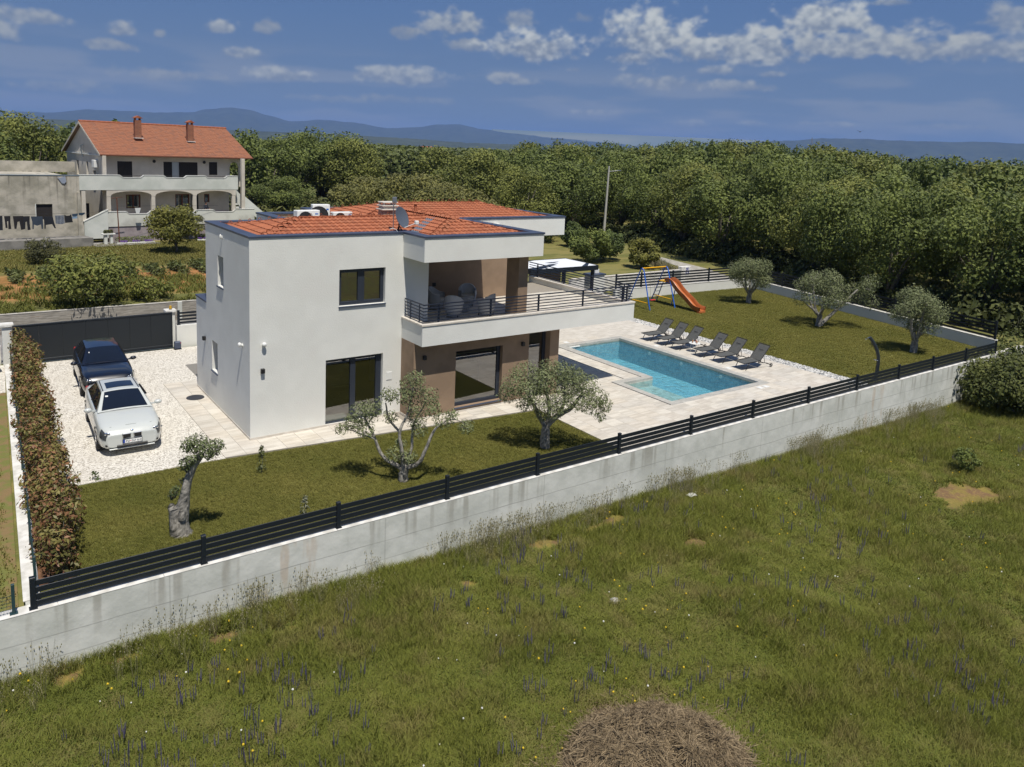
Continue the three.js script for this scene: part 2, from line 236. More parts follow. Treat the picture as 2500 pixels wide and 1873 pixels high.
const soilSpots = [[-5.9, 7.3, .45, .3], [-4.9, 7.25, .55, .3], [-3.0, 7.5, .5, .3], [5.9, 7.75, .8, .35], [7.9, 7.75, .75, .35], [8.9, 7.5, .5, .3], [21.6, 12.4, 1.9, 1.0], [-1.6, 8.0, .6, .3], [2.9, 8.4, .5, .35], [9.9, 9.9, .5, .4]];
const HAY = [2.55, 15.35];
const soilAt = (x, z) => { let s = 0; for (const [a, b, r, q] of soilSpots) { const d = Math.hypot((x - a) / r, (z - b) / q) + (fbm(x * 2, z * 2, 3, 17) - .5) * 1.2; s = Math.max(s, 1 - smooth(.55, 1.15, d)); } return s; };
const hayAt = (x, z) => 1 - smooth(1.35, 2.5, Math.hypot(x - HAY[0], (z - HAY[1]) * 1.1) + (fbm(x * 1.4, z * 1.4, 3, 18) - .5) * 1.3);
const grassTex = tex(1024, 1024, 7, 7, (u, v) => { const n = fbm(u * 20, v * 20, 6, 101, 20, 20), m = fbm(u * 130, v * 130, 3, 102, 130, 130); return mix3(mix3([.11, .09, .04], [.13, .14, .03], smooth(.35, .6, n)), [.19, .19, .05], smooth(.5, .8, m) * .7); });
M.field = std({ map: grassTex, vertexColors: true, roughness: 1, bumpMap: coarse, bumpScale: 0.05 });
struct('field', gridSheet([...range(-70, -14, 8), ...range(-13.6, 42, .4), ...range(44, 150, 8)], [...range(6.74, 22, .4), ...range(23, 80, 5)], fieldY,
  (x, z) => { const s = soilAt(x, z), h = hayAt(x, z), n = fbm(x * .35, z * .35, 4, 23); let c = mix3([.9, .9, .85], [1.25, 1.12, .9], smooth(.4, .65, n)); c = mix3(c, [1.5, 1.05, 1.15], s); return mix3(c, [2.3, 1.8, 1.9], h); }), M.field);

const lawnTex = tex(1024, 1024, 6, 6, (u, v) => { const n = fbm(u * 9, v * 9, 6, 111, 9, 9), m = fbm(u * 150, v * 150, 2, 112, 150, 150), k = fbm(u * 26, v * 26, 4, 113, 26, 26); let c = mix3([.11, .12, .022], [.175, .17, .042], smooth(.3, .7, n)); c = mix3(c, [.21, .19, .06], smooth(.55, .85, m) * .6); return mix3(c, [.17, .095, .04], smooth(.66, .8, k) * .5); });
M.lawn = std({ map: lawnTex, roughness: 1, bumpMap: grain, bumpScale: 0.03 });
const yardTex = tex(1024, 1024, 16, 16, (u, v) => { const n = fbm(u * 10, v * 24, 6, 121, 10, 24), m = fbm(u * 120, v * 120, 2, 122, 120, 120); return mix3(mix3([.115, .12, .028], [.19, .17, .055], smooth(.35, .65, n)), [.23, .20, .08], smooth(.6, .9, m) * .4); });
M.yard = std({ map: yardTex, vertexColors: true, roughness: 1, bumpMap: coarse, bumpScale: 0.05 });
const far = [60, 80, 105, 140, 190, 260, 360, 520, 800, 1300, 2200, 3800, 6800, 11000];
struct('ground', gridSheet([...far.map(x => -x).reverse(), ...range(-50, -8, 6), ...range(-7, 10.5, 1.75), ...range(12, 24, 3), ...range(27, 57, 5), ...far],
  [...far.map(x => -x).reverse(), ...range(-56, -20, 1.5), -18.9, -18.7, ...range(-17, -7, 2), -6, -2, 2, 6.2, 6.74],
  (x, z) => { const r = Math.hypot(x, z); return -0.06 + yardY(x, z) + smooth(300, 2500, r) * (6 * (fbm(x / 900, z / 900, 3, 5) - .75)); },
  (x, z) => { const n = fbm(x * .12, z * .12, 4, 29), r = Math.hypot(x, z); if (r > 130) return [.5, .62, .6]; let c = mix3([.85, .95, .9], [1.15, 1.05, .95], n);
    if (z < -18 && z > -36 && x < 24) { const b = smooth(-30.5, -28.5, z + (n - .5) * 3); c = mix3(c, [2.3, 1.0, 1.1], .75 * (1 - smooth(-24, -21.5, z)) * smooth(-35, -32, z)); }
    return c; },
  (x, z) => x > 10.5 && x < 24 && z > -6 && z < 6.2), M.yard);

struct('front_lawn', slab([[-6.3, 6.6], [9.93, 6.6], [9.93, 2.1], [-1.03, 1.02], [-6.22, .86]], -.05, 0), M.lawn);
struct('pool_lawn', slab([[24.98, 6.6], [37.0, 6.6], [41.15, -12.1], [30, -12.8], [14, -12.8], [14, -9], [24.2, -9]], -.05, 0), M.lawn);
const gravelTex = tex(1024, 1024, 3, 3, (u, v) => { const n = fbm(u * 90, v * 90, 3, 131, 90, 90), m = fbm(u * 5, v * 5, 5, 132, 5, 5); return mix3(mix3([.36, .33, .28], [.72, .69, .62], smooth(.28, .6, n)), [.56, .525, .46], smooth(.45, .7, m) * .35); });
const gravelBump = tex(512, 512, 1.5, 1.5, (u, v) => { const n = fbm(u * 45, v * 45, 2, 133, 45, 45); return [n, n, n]; }, false);
M.gravel = std({ map: gravelTex, bumpMap: gravelBump, bumpScale: 0.03, roughness: 0.95 });
struct('gravel_drive', slab([[-6.16, .84], [-1.05, 1.0], [-1.05, -7.32], [4, -7.32], [4, -12.62], [-5.72, -12.62]], -.04, .012), M.gravel);
M.soil = std({ map: mottle([.12, .06, .03], [.22, .11, .06], 14, 2, 135), roughness: 1, bumpMap: coarse, bumpScale: .04 });
struct('hedge_bed', slab([[-6.3, 5.9], [-5.5, 5.7], [-5.2, -12.4], [-5.8, -12.4]], -.03, .022), M.soil);
// tiles of the paths and of the pool deck: each one a piece of its own
function clipPoly(p, a, b, c) { const out = []; for (let i = 0; i < p.length; i++) { const q = p[i], r = p[(i + 1) % p.length], dq = a * q[0] + b * q[1] - c, dr = a * r[0] + b * r[1] - c; if (dq <= 0) out.push(q); if (dq * dr < 0) { const t = dq / (dq - dr); out.push([q[0] + (r[0] - q[0]) * t, q[1] + (r[1] - q[1]) * t]); } } return out; }
function paver(p, y0, y1) {                                          // a tile with a small worn edge, from a convex plan
  const cx = p.reduce((s, q) => s + q[0], 0) / p.length, cz = p.reduce((s, q) => s + q[1], 0) / p.length, n = p.length, v = [], sh = (q, e) => { const L = Math.hypot(q[0] - cx, q[1] - cz) || 1; return [q[0] - (q[0] - cx) / L * e, q[1] - (q[1] - cz) / L * e]; };
  const o = p.map(q => sh(q, .0035)), t = p.map(q => sh(q, .0065)), e = .003;
  for (let i = 0; i < n; i++) { const a = o[i], b = o[(i + 1) % n], c = t[i], d = t[(i + 1) % n]; v.push(a[0], y0, a[1], a[0], y1 - e, a[1], b[0], y0, b[1], b[0], y0, b[1], a[0], y1 - e, a[1], b[0], y1 - e, b[1], a[0], y1 - e, a[1], c[0], y1, c[1], b[0], y1 - e, b[1], b[0], y1 - e, b[1], c[0], y1, c[1], d[0], y1, d[1]); if (i > 0 && i < n - 1) v.push(t[0][0], y1, t[0][1], d[0], y1, d[1], c[0], y1, c[1]); }
  const g = new THREE.BufferGeometry(); g.setAttribute('position', new THREE.Float32BufferAttribute(v, 3)); g.computeVertexNormals(); return boxUV(g);
}
function paving(base, cells, y0, y1, eye, mats) {
  const R = rng(cells.length * 7 + 3), items = cells.map(p => { const c = [p.reduce((s, q) => s + q[0], 0) / p.length, p.reduce((s, q) => s + q[1], 0) / p.length]; const g = paver(p, y0, y1 + (R() - .5) * .0024); const uv = g.attributes.uv, dx = R() * 7, dz = R() * 9; for (let i = 0; i < uv.count; i++) uv.setXY(i, uv.getX(i) + dx, uv.getY(i) + dz); return { g, d: Math.hypot(c[0] - eye[0], c[1] - eye[1]), m: mats[Math.floor(R() * mats.length)] }; }).sort((a, b) => a.d - b.d);
  items.slice(0, 300).forEach(t => part(base, 'tile', t.g, t.m)); const rest = items.slice(300); if (rest.length) part(base, 'far_tiles', rest.map(t => t.g), mats[0], 'stuff');
}
const cuts = (pts, s) => { const o = []; for (let i = 0; i < pts.length - 1; i++) { const n = Math.max(1, Math.round((pts[i + 1] - pts[i]) / s)); for (let k = 0; k < n; k++) o.push(lerp(pts[i], pts[i + 1], k / n)); } o.push(pts[pts.length - 1]); return o; };
function cellsOf(xs, zs, region, holes) { const out = []; for (let i = 0; i < xs.length - 1; i++) for (let j = 0; j < zs.length - 1; j++) { const mx = (xs[i] + xs[i + 1]) / 2, mz = (zs[j] + zs[j + 1]) / 2; if (holes.some(h => mx > h[0] && mx < h[1] && mz > h[2] && mz < h[3])) continue; let p = [[xs[i], zs[j]], [xs[i + 1], zs[j]], [xs[i + 1], zs[j + 1]], [xs[i], zs[j + 1]]]; for (const [a, b, c] of region) { p = clipPoly(p, a, b, c); if (p.length < 3) break; } if (p.length >= 3) { let A = 0; p.forEach((q, k) => { const r = p[(k + 1) % p.length]; A += q[0] * r[1] - q[1] * r[0]; }); if (Math.abs(A) > .02) out.push(p); } } return out; }
const EYE = [-7.4, 23.9];
const sidePath = struct('side_path', slab([[-1.05, .98], [9.93, 2.06], [9.93, .9], [5.3, .9], [5.3, -.02], [.02, -.02], [.02, -7.3], [-1.05, -7.3]], -.05, .014), M.grout);
paving(sidePath, cellsOf(cuts([-1.05, -.42, 9.93], .62), cuts([-7.3, -.02, .93, 2.1], .62), [[-.0983, 1, 1.085], [1, 0, 9.93]], [[0.02, 5.32, -9, -.02], [5.3, 11, -9, .93]]), .015, .034, EYE, M.pave);
const poolHoleOut = [[14.87, 4.25], [21.0, 4.25], [21.0, -5.13], [16.6, -5.13], [16.6, .79], [14.87, .79]];
const poolIn = [[15.2, 3.9], [20.65, 3.9], [20.65, -4.78], [17.0, -4.78], [17.0, 1.14], [15.2, 1.14]];
const deck = struct('pool_deck', slab([[9.95, 6.56], [24.2, 6.56], [24.2, -9], [9.95, -9]], -.07, .014, [poolHoleOut]), M.grout);
paving(deck, cellsOf(cuts([9.95, 14.87, 16.6, 21.0, 24.2], .625), cuts([-8.2, -5.13, .79, 4.25, 6.56], .625), [], [[14.87, 21, .79, 4.25], [16.6, 21, -5.13, 4.25], [9.9, 11.6, -9, .9]]), .015, .034, [15, 12], M.pave);
const coper = thing('pool_edge', 'pale stone coping frame around the L shaped swimming pool', 'pool edge', [0, 0, 0]);
{ const seg = (x0, x1, z0, z1) => { const long = x1 - x0 > z1 - z0, L = long ? x1 - x0 : z1 - z0, n = Math.max(1, Math.round(L / .6)); for (let k = 0; k < n; k++) { const a = k / n * L + .003, b = (k + 1) / n * L - .003; part(coper, 'coping_stone', long ? chBox(x0 + a, x0 + b, -.06, .036, z0, z1, .006) : chBox(x0, x1, -.06, .036, z0 + a, z0 + b, .006), M.poolCoping); } };
  seg(14.87, 21.0, 3.9, 4.25); seg(20.65, 21.0, -5.13, 3.897); seg(16.6, 20.647, -5.13, -4.78); seg(16.6, 17.0, -4.777, .787); seg(14.87, 17.0, .79, 1.14); seg(14.87, 15.2, 1.143, 3.897); }
// slot drains beside the pool, light strip lids of skimmers and lamps
lone('slot_drain', [chBox(15.6, 15.66, .02, .037, -3.9, .75, .003)], M.dark, 'narrow dark slot drain in the paving between villa and pool', 'drain');
lone('slot_drain', [chBox(16.5, 16.56, .03, .038, -4.9, .9, .003)], M.dark, 'thin dark channel along the house side of the pool coping', 'drain');
lone('slot_drain', [chBox(14.8, 14.86, .03, .038, .85, 4.2, .003)], M.dark, 'thin dark channel along the edge of the pool steps', 'drain');
const lidAt = (x, z, label) => { const t = thing('skimmer_lid', label, 'skimmer lid', [x, .036, z]); part(t, 'lid', chBox(-.13, .13, 0, .012, -.13, .13, .004), M.plastic); part(t, 'lid_ring', new THREE.TorusGeometry(.07, .006, 5, 18).rotateX(Math.PI / 2).translate(0, .012, 0), M.trimWhite); };
lidAt(17.47, -5.32, 'square white skimmer lid in the paving beyond the far short side of the pool'); lidAt(19.95, 4.5, 'left one of two square white lids beside the near corner of the pool'); lidAt(20.33, 4.5, 'right one of two square white lids beside the near corner of the pool'); lidAt(21.2, 1.85, 'white lid in the paving in front of the nearest lounger'); lidAt(21.2, -2.66, 'white lid in the paving in front of the second lounger from the lawn slide');
// ---------------------------------------------------------------- the villa
const villa = thing('villa', 'modern two storey white villa with brown recesses, flat parapets and red tile roof', 'house', [0, 0, 0]);
const HT = 6.5, SOF = 5.69;
part(villa, 'white_wall', [
  wallHoles('x', 0, .3, 0, 5.32, 0, SOF, [[2.51, 4.61, .06, 2.33], [2.96, 4.65, 4.12, 5.36]]),
  wallHoles('x', 0, .3, 5.32, 6.35, 3.285, SOF, []),
  wallHoles('z', 0, .3, -5.03, -.3, 0, SOF, [[-3.5, -2.81, 4.47, 5.53], [-4.35, -3.63, 1.25, 2.35]]),
  box(0, .3, 0, 3.57, -6.46, -5.03), box(.3, 2.8, 0, 3.57, -6.46, -6.16),
  box(.3, 2.8, 3.4, SOF, -5.03, -4.73), box(2.8, 3.1, 0, SOF, -8.06, -5.03), box(3.1, 5.45, 0, SOF, -8.06, -7.76), box(5.45, 5.75, 0, SOF, -10.1, -8.06), box(5.75, 12, 0, SOF, -10.1, -9.8), box(11.7, 12, 0, SOF, -9.8, -3.2),
  box(6.05, 6.35, 3.285, SOF, -2.6, -.3)], M.white);
const OUT = [[0, 0], [5.32, 0], [5.32, 1.49], [10.34, 1.49], [10.34, -4.08], [15.95, -4.08], [15.95, -10.35], [5.45, -10.1], [5.45, -8.06], [2.8, -8.06], [2.8, -5.03], [0, -5.03]];
part(villa, 'parapet', slab(OUT, SOF, HT, [inset(OUT, .3)]), M.white);
part(villa, 'parapet_lining', slab(inset(OUT, .302), 5.9, HT - .004, [inset(OUT, .33)]), M.tan);
part(villa, 'soffit', [slab(inset(OUT, .303), SOF + .004, SOF + .08), box(3.1, 6, 5.95, 6.0, -7.9, -4.3)], M.white);
part(villa, 'parapet_cap', [slab(inset(OUT, -.03), HT, HT + .07, [inset(OUT, .37)], .006)], M.capMetal);
part(villa, 'parapet_cap', [slab([[-.03, -6.49], [2.8, -6.49], [2.8, -6.1], [.36, -6.1], [.36, -5.035], [-.03, -5.035]], 3.57, 3.64, [], .006)], M.capMetal);
part(villa, 'flat_roof', box(.3, 2.8, 3.3, 3.4, -6.15, -5.035), M.coping);
part(villa, 'brown_wall', [
  wallHoles('x', .93, .3, 5.32, 10.3, 0, 2.8, [[7.03, 9.08, .22, 2.31]]), box(5.32, 5.62, 0, 2.8, .001, .63), box(10.0, 10.3, 0, 2.8, -2, .63), box(11.34, 11.78, 0, 2.8, .45, .93), box(11.5, 11.78, 0, 2.8, -9.8, .45),
  wallHoles('x', -2.9, .3, 6.35, 12.0, 3.285, SOF, [[6.5, 7.87, 3.32, 5.55]]), box(9.67, 10.1, 3.285, SOF, .15, .93)], M.tan);
part(villa, 'plinth', [box(-.012, 5.332, .02, .10, 0, .012), box(-.012, 0, .02, .10, -6.46, 0), box(5.308, 5.32, .02, .10, .012, .94), box(5.32, 10.3, .02, .10, .93, .942)], M.coping);
part(villa, 'inner_floor', [box(.3, 11.5, -.02, .02, -9.7, -.3), box(5.62, 10, -.02, .02, -.3, .63), box(.3, 5.3, 3.05, 3.25, -4.7, -.3), box(5.3, 11.6, 3.05, 3.26, -9.7, -2.91)], M.room);
part(villa, 'inner_wall', [box(1.9, 1.95, .02, 3.05, -4.6, -.31), box(1.96, 5.2, .02, 3.05, -4.05, -4.0), box(6, 10, .02, 2.78, -4.0, -3.95), box(.31, 5.3, 3.26, 5.68, -4.6, -4.55)], M.room);
// windows: frame > pane, sill
function windowAt(name, axis, at, u0, u1, y0, y1, o = {}) {
  const { fw = .07, mull = [], inset: dep = .14, sill = true, bottom = fw, right = fw, left = fw, top = fw } = o, g = [], P = (a, b, c, d, z0, z1, ch = .004) => axis === 'x' ? chBox(a, b, c, d, at - z1, at - z0, ch) : chBox(at + z0, at + z1, c, d, a, b, ch);
  g.push(P(u0, u1, y1 - top, y1, dep, dep + .08), P(u0, u1, y0, y0 + bottom, dep, dep + .08), P(u0, u0 + left, y0 + bottom, y1 - top, dep, dep + .08), P(u1 - right, u1, y0 + bottom, y1 - top, dep, dep + .08));
  for (const [a, b] of mull) g.push(P(a, b, y0 + bottom, y1 - top, dep - .01, dep + .08));
  const f = part(villa, name, g, M.anthra), xs = [u0 + left, ...mull.flat(), u1 - right];
  for (let k = 0; k < xs.length; k += 2) { const pn = axis === 'x' ? new THREE.PlaneGeometry(xs[k + 1] - xs[k], y1 - top - y0 - bottom).translate((xs[k] + xs[k + 1]) / 2, (y0 + bottom + y1 - top) / 2, at - dep - .04) : new THREE.PlaneGeometry(xs[k + 1] - xs[k], y1 - top - y0 - bottom).rotateY(-Math.PI / 2).translate(at + dep + .04, (y0 + bottom + y1 - top) / 2, (xs[k] + xs[k + 1]) / 2); part(f, 'pane', pn, M.glass);
    if (mull.length && o.sash) { const q = [], a = xs[k], b = xs[k + 1], c = y0 + bottom, d = y1 - top, w = .055; q.push(P(a, b, d - w, d, dep - .012, dep + .06), P(a, b, c, c + w, dep - .012, dep + .06), P(a, a + w, c + w, d - w, dep - .012, dep + .06), P(b - w, b, c + w, d - w, dep - .012, dep + .06)); part(f, 'sash', q, M.anthra); } }
  if (sill) part(f, 'sill', P(u0 - .02, u1 + .02, y0 - .045, y0 - .002, -.05, dep - .002, .006), M.capMetal);
  return f;
}
windowAt('window', 'x', 0, 2.96, 4.65, 4.12, 5.36, { mull: [[3.74, 3.87]], sash: 1, dep: .1 });
windowAt('glass_door', 'x', 0, 2.51, 4.61, .06, 2.33, { mull: [[3.45, 3.64]], left: .04, right: .2, sill: false, bottom: .05, top: .09 });
windowAt('window', 'z', 0, -3.5, -2.81, 4.47, 5.53, { inset: .19 });
windowAt('window', 'z', 0, -4.35, -3.63, 1.25, 2.35, { inset: .19 });
windowAt('window', 'x', .93, 7.03, 9.08, .22, 2.31, { inset: .16, left: .03, right: .14, bottom: .12, top: .05 });
windowAt('glass_door', 'x', .93, 10.3, 11.34, .05, 2.8, { inset: .3, left: .03, right: .13, bottom: .05, top: .03, sill: false });
windowAt('glass_door', 'x', -2.9, 6.5, 7.87, 3.32, 5.55, { inset: .05, right: .16, sill: false });
// terrace slab, coping, floor tiles, railing
part(villa, 'terrace_slab', [box(5.325, 15.26, 2.8, 3.28, -5.5, 1.47), box(5.325, 15.26, 3.28, 3.5, 1.27, 1.47), box(5.325, 5.52, 3.28, 3.5, .001, 1.27), box(15.06, 15.26, 3.28, 3.5, -5.5, 1.27)], M.white);
const terr = part(villa, 'terrace_floor', box(5.52, 15.06, 3.28, 3.286, -5.5, 1.27), M.grout);
paving(terr, cellsOf(cuts([6.36, 15.05], .62), cuts([-2.89, 1.26], .6), [], [[9.6, 10.15, .1, .98]]), 3.287, 3.3, EYE, M.pave);
for (const b of [[5.29, 15.29, 3.5, 3.57, 1.22, 1.50], [5.29, 5.57, 3.5, 3.57, .002, 1.217], [15.01, 15.29, 3.5, 3.57, -5.5, 1.217]]) part(villa, 'terrace_coping', chBox(...b, .008), M.coping);
{ const yy = [3.66, 3.77, 3.88, 3.99, 4.10, 4.215], railTop = part(villa, 'balcony_railing', [chBox(5.38, 15.2, 4.195, 4.235, 1.35, 1.39, .004), chBox(5.40, 5.44, 4.195, 4.235, .02, 1.348, .004), chBox(15.13, 15.17, 4.195, 4.235, -5.6, 1.348, .004)], M.rail);
  for (const y of yy.slice(0, 5)) { part(railTop, 'rail_bar', chBox(5.38, 15.2, y - .016, y + .016, 1.355, 1.387, .004), M.rail); part(railTop, 'rail_bar', chBox(5.405, 5.437, y - .016, y + .016, .02, 1.355, .003), M.rail); part(railTop, 'rail_bar', chBox(15.135, 15.165, y - .016, y + .016, -5.6, 1.355, .003), M.rail); }
  for (const x of [6.02, 8.18, 10.35, 12.55, 14.68, 14.92]) part(railTop, 'post', chBox(x - .036, x + .036, 3.57, 4.193, 1.315, 1.353, .004), M.rail);
  for (const z of [.47, 1.1]) part(railTop, 'post', chBox(5.385, 5.41, 3.57, 4.193, z - .03, z + .03, .004), M.rail);
  for (const z of [.9, -1.05, -3.02, -5.0]) part(railTop, 'post', chBox(15.165, 15.2, 3.57, 4.193, z - .03, z + .03, .004), M.rail); }
// wall lamps, sockets, vents
const lampGeo = [chBox(-.06, .06, -.075, .075, 0, .11, .01)];
const wallLamp = (x, y, z, turn) => { const l = part(villa, 'wall_lamp', lampGeo, M.black); l.position.set(x, y, z); l.rotation.y = turn; };
wallLamp(.39, 2.27, .002, 0); wallLamp(-.002, 2.21, -5.21, -Math.PI / 2); wallLamp(5.72, 2.26, .932, 0); wallLamp(9.98, 2.26, .932, 0);
const alarmGeo = [bar([0, 0, 0], [0, .03, .06], .05, .05, 10), new THREE.SphereGeometry(.075, 12, 8).scale(1, 1, .8).translate(0, .035, .1)];
for (const [x, y, z, t] of [[.43, 3.1, .002, 0], [-.002, 2.97, -.72, -Math.PI / 2], [-.002, 6.2, -2.9, -Math.PI / 2]]) { const l = part(villa, 'floodlight', alarmGeo, M.plastic); l.position.set(x, y, z); l.rotation.y = t; if (y > 6) l.scale.set(.6, 1.1, .6); }
part(villa, 'socket_panel', [chBox(4.75, 4.97, 1.33, 1.63, .001, .015, .004), chBox(4.77, 4.95, 1.35, 1.61, .0155, .02, .002)], M.plastic);
part(villa, 'socket_panel', chBox(8.2, 8.36, 3.95, 4.1, -2.899, -2.885, .004), M.black);
part(villa, 'roof_camera', [chBox(11.85, 12.15, 6.12, 6.3, -4.08, -3.93, .01)], M.plastic);
// the tiled roof
const RECT = [[.45, 9.9, -4.6, -.4], [5.75, 10.0, -8, 1.15], [5.8, 15.6, -9.8, -4.42]], SL = .21, Y0 = 6.42;
const rh = (k, x, z) => { const [a, b, c, d] = RECT[k]; return Math.min(x - a, b - x, z - c, d - z); };
const roofY = (x, z) => Y0 + SL * Math.max(...RECT.map((_, k) => rh(k, x, z)));
{ const under = gridSheet(range(.45, 15.6, .15), range(-9.8, 1.15, .15), (x, z) => Math.max(Y0 - .35, roofY(x, z)) - .012, null, (x, z) => RECT.every((_, k) => rh(k, x, z) < -.02));
  const roof = part(villa, 'roof', under, M.terra[1]);
  const NW = 12, W = .30, L = .41, prof = x => .028 * (1 - Math.cos(2 * Math.PI * x / .15)) / 2, v = [];
  for (let k = 0; k < NW; k++) { const a = -W / 2 + k * W / NW, b = a + W / NW, ya = prof(a + .15) + .046, yb = prof(b + .15) + .046, t = .034; v.push(a, ya - .03, -L / 2, a, ya, L / 2, b, yb - .03, -L / 2, b, yb - .03, -L / 2, a, ya, L / 2, b, yb, L / 2, a, ya, L / 2, a, ya - t, L / 2, b, yb, L / 2, b, yb, L / 2, a, ya - t, L / 2, b, yb - t, L / 2); }
  const tg = new THREE.BufferGeometry(); tg.setAttribute('position', new THREE.Float32BufferAttribute(v, 3)); tg.computeVertexNormals(); tg.setAttribute('uv', new THREE.Float32BufferAttribute(v.filter((_, i) => i % 3 !== 1), 2));
  const all = [], R = rng(5), dirs = [['front', 0], ['left', -Math.PI / 2], ['right', Math.PI / 2], ['back', Math.PI]];
  RECT.forEach((r, k) => dirs.forEach(([nm, turn]) => {
    const [a, b, c, d] = r, along = nm === 'front' || nm === 'back' ? [a, b] : [c, d], depth = Math.min(b - a, d - c) / 2;
    for (let u = along[0] + W / 2; u < along[1]; u += W) for (let q = .14; q < depth + .1; q += .335) {
      const x = nm === 'left' ? a + q : nm === 'right' ? b - q : u, z = nm === 'front' ? d - q : nm === 'back' ? c + q : u, h = rh(k, x, z);
      if (Math.abs(h - q) > .07 || RECT.some((_, j) => j !== k && rh(j, x, z) > h + .04)) continue;
      const o = new THREE.Object3D(); o.rotation.order = 'YXZ'; o.rotation.set(Math.atan(SL) - .03 + (R() - .5) * .012, turn + (R() - .5) * .012, (R() - .5) * .01); o.position.set(x, Y0 + SL * h + .004, z); o.scale.set(1.005, 1, 1.02);
      all.push({ o, d: Math.hypot(x + 7.4, z - 23.9) + (nm === 'right' || nm === 'back' ? 60 : 0), m: R() < .55 ? 0 : 1 + Math.floor(R() * 3) });
    } }));
  all.sort((a, b) => a.d - b.d);
  all.slice(0, 300).forEach(t => { const m = part(roof, 'roof_tile', tg, M.terra[t.m]); m.position.copy(t.o.position); m.rotation.copy(t.o.rotation); m.scale.copy(t.o.scale); });
  for (let k = 0; k < 4; k++) { const rest = all.slice(300).filter(t => t.m === k).map(t => { t.o.updateMatrix(); return tg.clone().applyMatrix4(t.o.matrix); }); if (rest.length) part(roof, 'far_roof_tiles', rest, M.terra[k], 'stuff'); }
  const half = new THREE.CylinderGeometry(.145, .12, .42, 9, 1, true, -Math.PI / 2, Math.PI).rotateX(Math.PI / 2); half.scale(1, .8, 1);
  const cap = merge([half, new THREE.RingGeometry(.11, .145, 9, 1, 0, Math.PI).scale(1, .8, 1).translate(0, 0, .21)]);
  const P3 = (x, z) => V(x, roofY(x, z) + .05, z);
  for (const [x0, z0, x1, z1] of [[2.55, -2.5, 7.85, -2.5], [2.55, -2.5, .45, -.4], [2.55, -2.5, .45, -4.6], [7.88, -1.0, 5.75, 1.13], [7.88, -1.0, 10.0, 1.13], [7.88, -4.3, 7.88, -1.0], [8.49, -7.11, 12.9, -7.11], [12.9, -7.11, 15.58, -4.43], [8.49, -7.11, 5.82, -4.44], [12.9, -7.11, 15.58, -9.78], [8.49, -7.11, 5.82, -9.78]]) {
    const A = P3(x0, z0), B = P3(x1, z1), n = Math.max(1, Math.round(A.distanceTo(B) / .37)), q = new THREE.Quaternion().setFromUnitVectors(V(0, 0, 1), B.clone().sub(A).normalize());
    for (let k = 0; k < n; k++) { const m = part(roof, 'ridge_tile', cap, M.terra[Math.floor(R() * 4)]); m.position.copy(A).lerp(B, (k + .5) / n); const yaw = Math.atan2(B.x - A.x, B.z - A.z), pit = -Math.atan2(B.y - A.y, Math.hypot(B.x - A.x, B.z - A.z)); m.rotation.order = 'YXZ'; m.rotation.set(pit + .04, yaw, 0); } }
  const va = V(5.72, Y0 + .07, .95), fl = new THREE.BufferGeometry(); fl.setAttribute('position', new THREE.Float32BufferAttribute((() => { const q = (x, z) => [x, Y0 + SL * (x - 5.75) + .062, z], A = q(5.75, -.42), B = q(7.36, -2.03), D = q(5.86, .02), E = q(7.6, -1.78); return [...A, ...D, ...E, ...A, ...E, ...B]; })(), 3)); fl.computeVertexNormals(); part(roof, 'valley_flashing', boxUV(fl), M.zinc);
}
// chimney: stone base, white stepped cap
part(villa, 'chimney', [chBox(6.22, 6.82, 6.5, 7.0, -3.85, -3.4, .01)], std({ map: mottle([.20, .165, .13], [.36, .31, .26], 9, .8, 81), roughness: .95 }));
part(villa, 'chimney_cap', [chBox(6.15, 6.89, 7.0, 7.06, -3.92, -3.33, .015), chBox(6.22, 6.82, 7.06, 7.15, -3.85, -3.4, .03), chBox(6.17, 6.87, 7.15, 7.2, -3.9, -3.35, .01), ...[[6.26, -3.8], [6.76, -3.8], [6.26, -3.45], [6.76, -3.45]].map(([x, z]) => box(x - .03, x + .03, 7.2, 7.28, z - .03, z + .03)), chBox(6.2, 6.84, 7.28, 7.33, -3.88, -3.37, .015)], std({ color: C(.56, .53, .47), roughness: .85 }));
part(villa, 'vent_pipe', [bar([7.9, 6.8, -3.9], [7.9, 7.2, -3.9], .06, .06, 10), bar([7.9, 7.2, -3.9], [7.9, 7.26, -3.9], .1, .02, 10)], M.terra[0]);
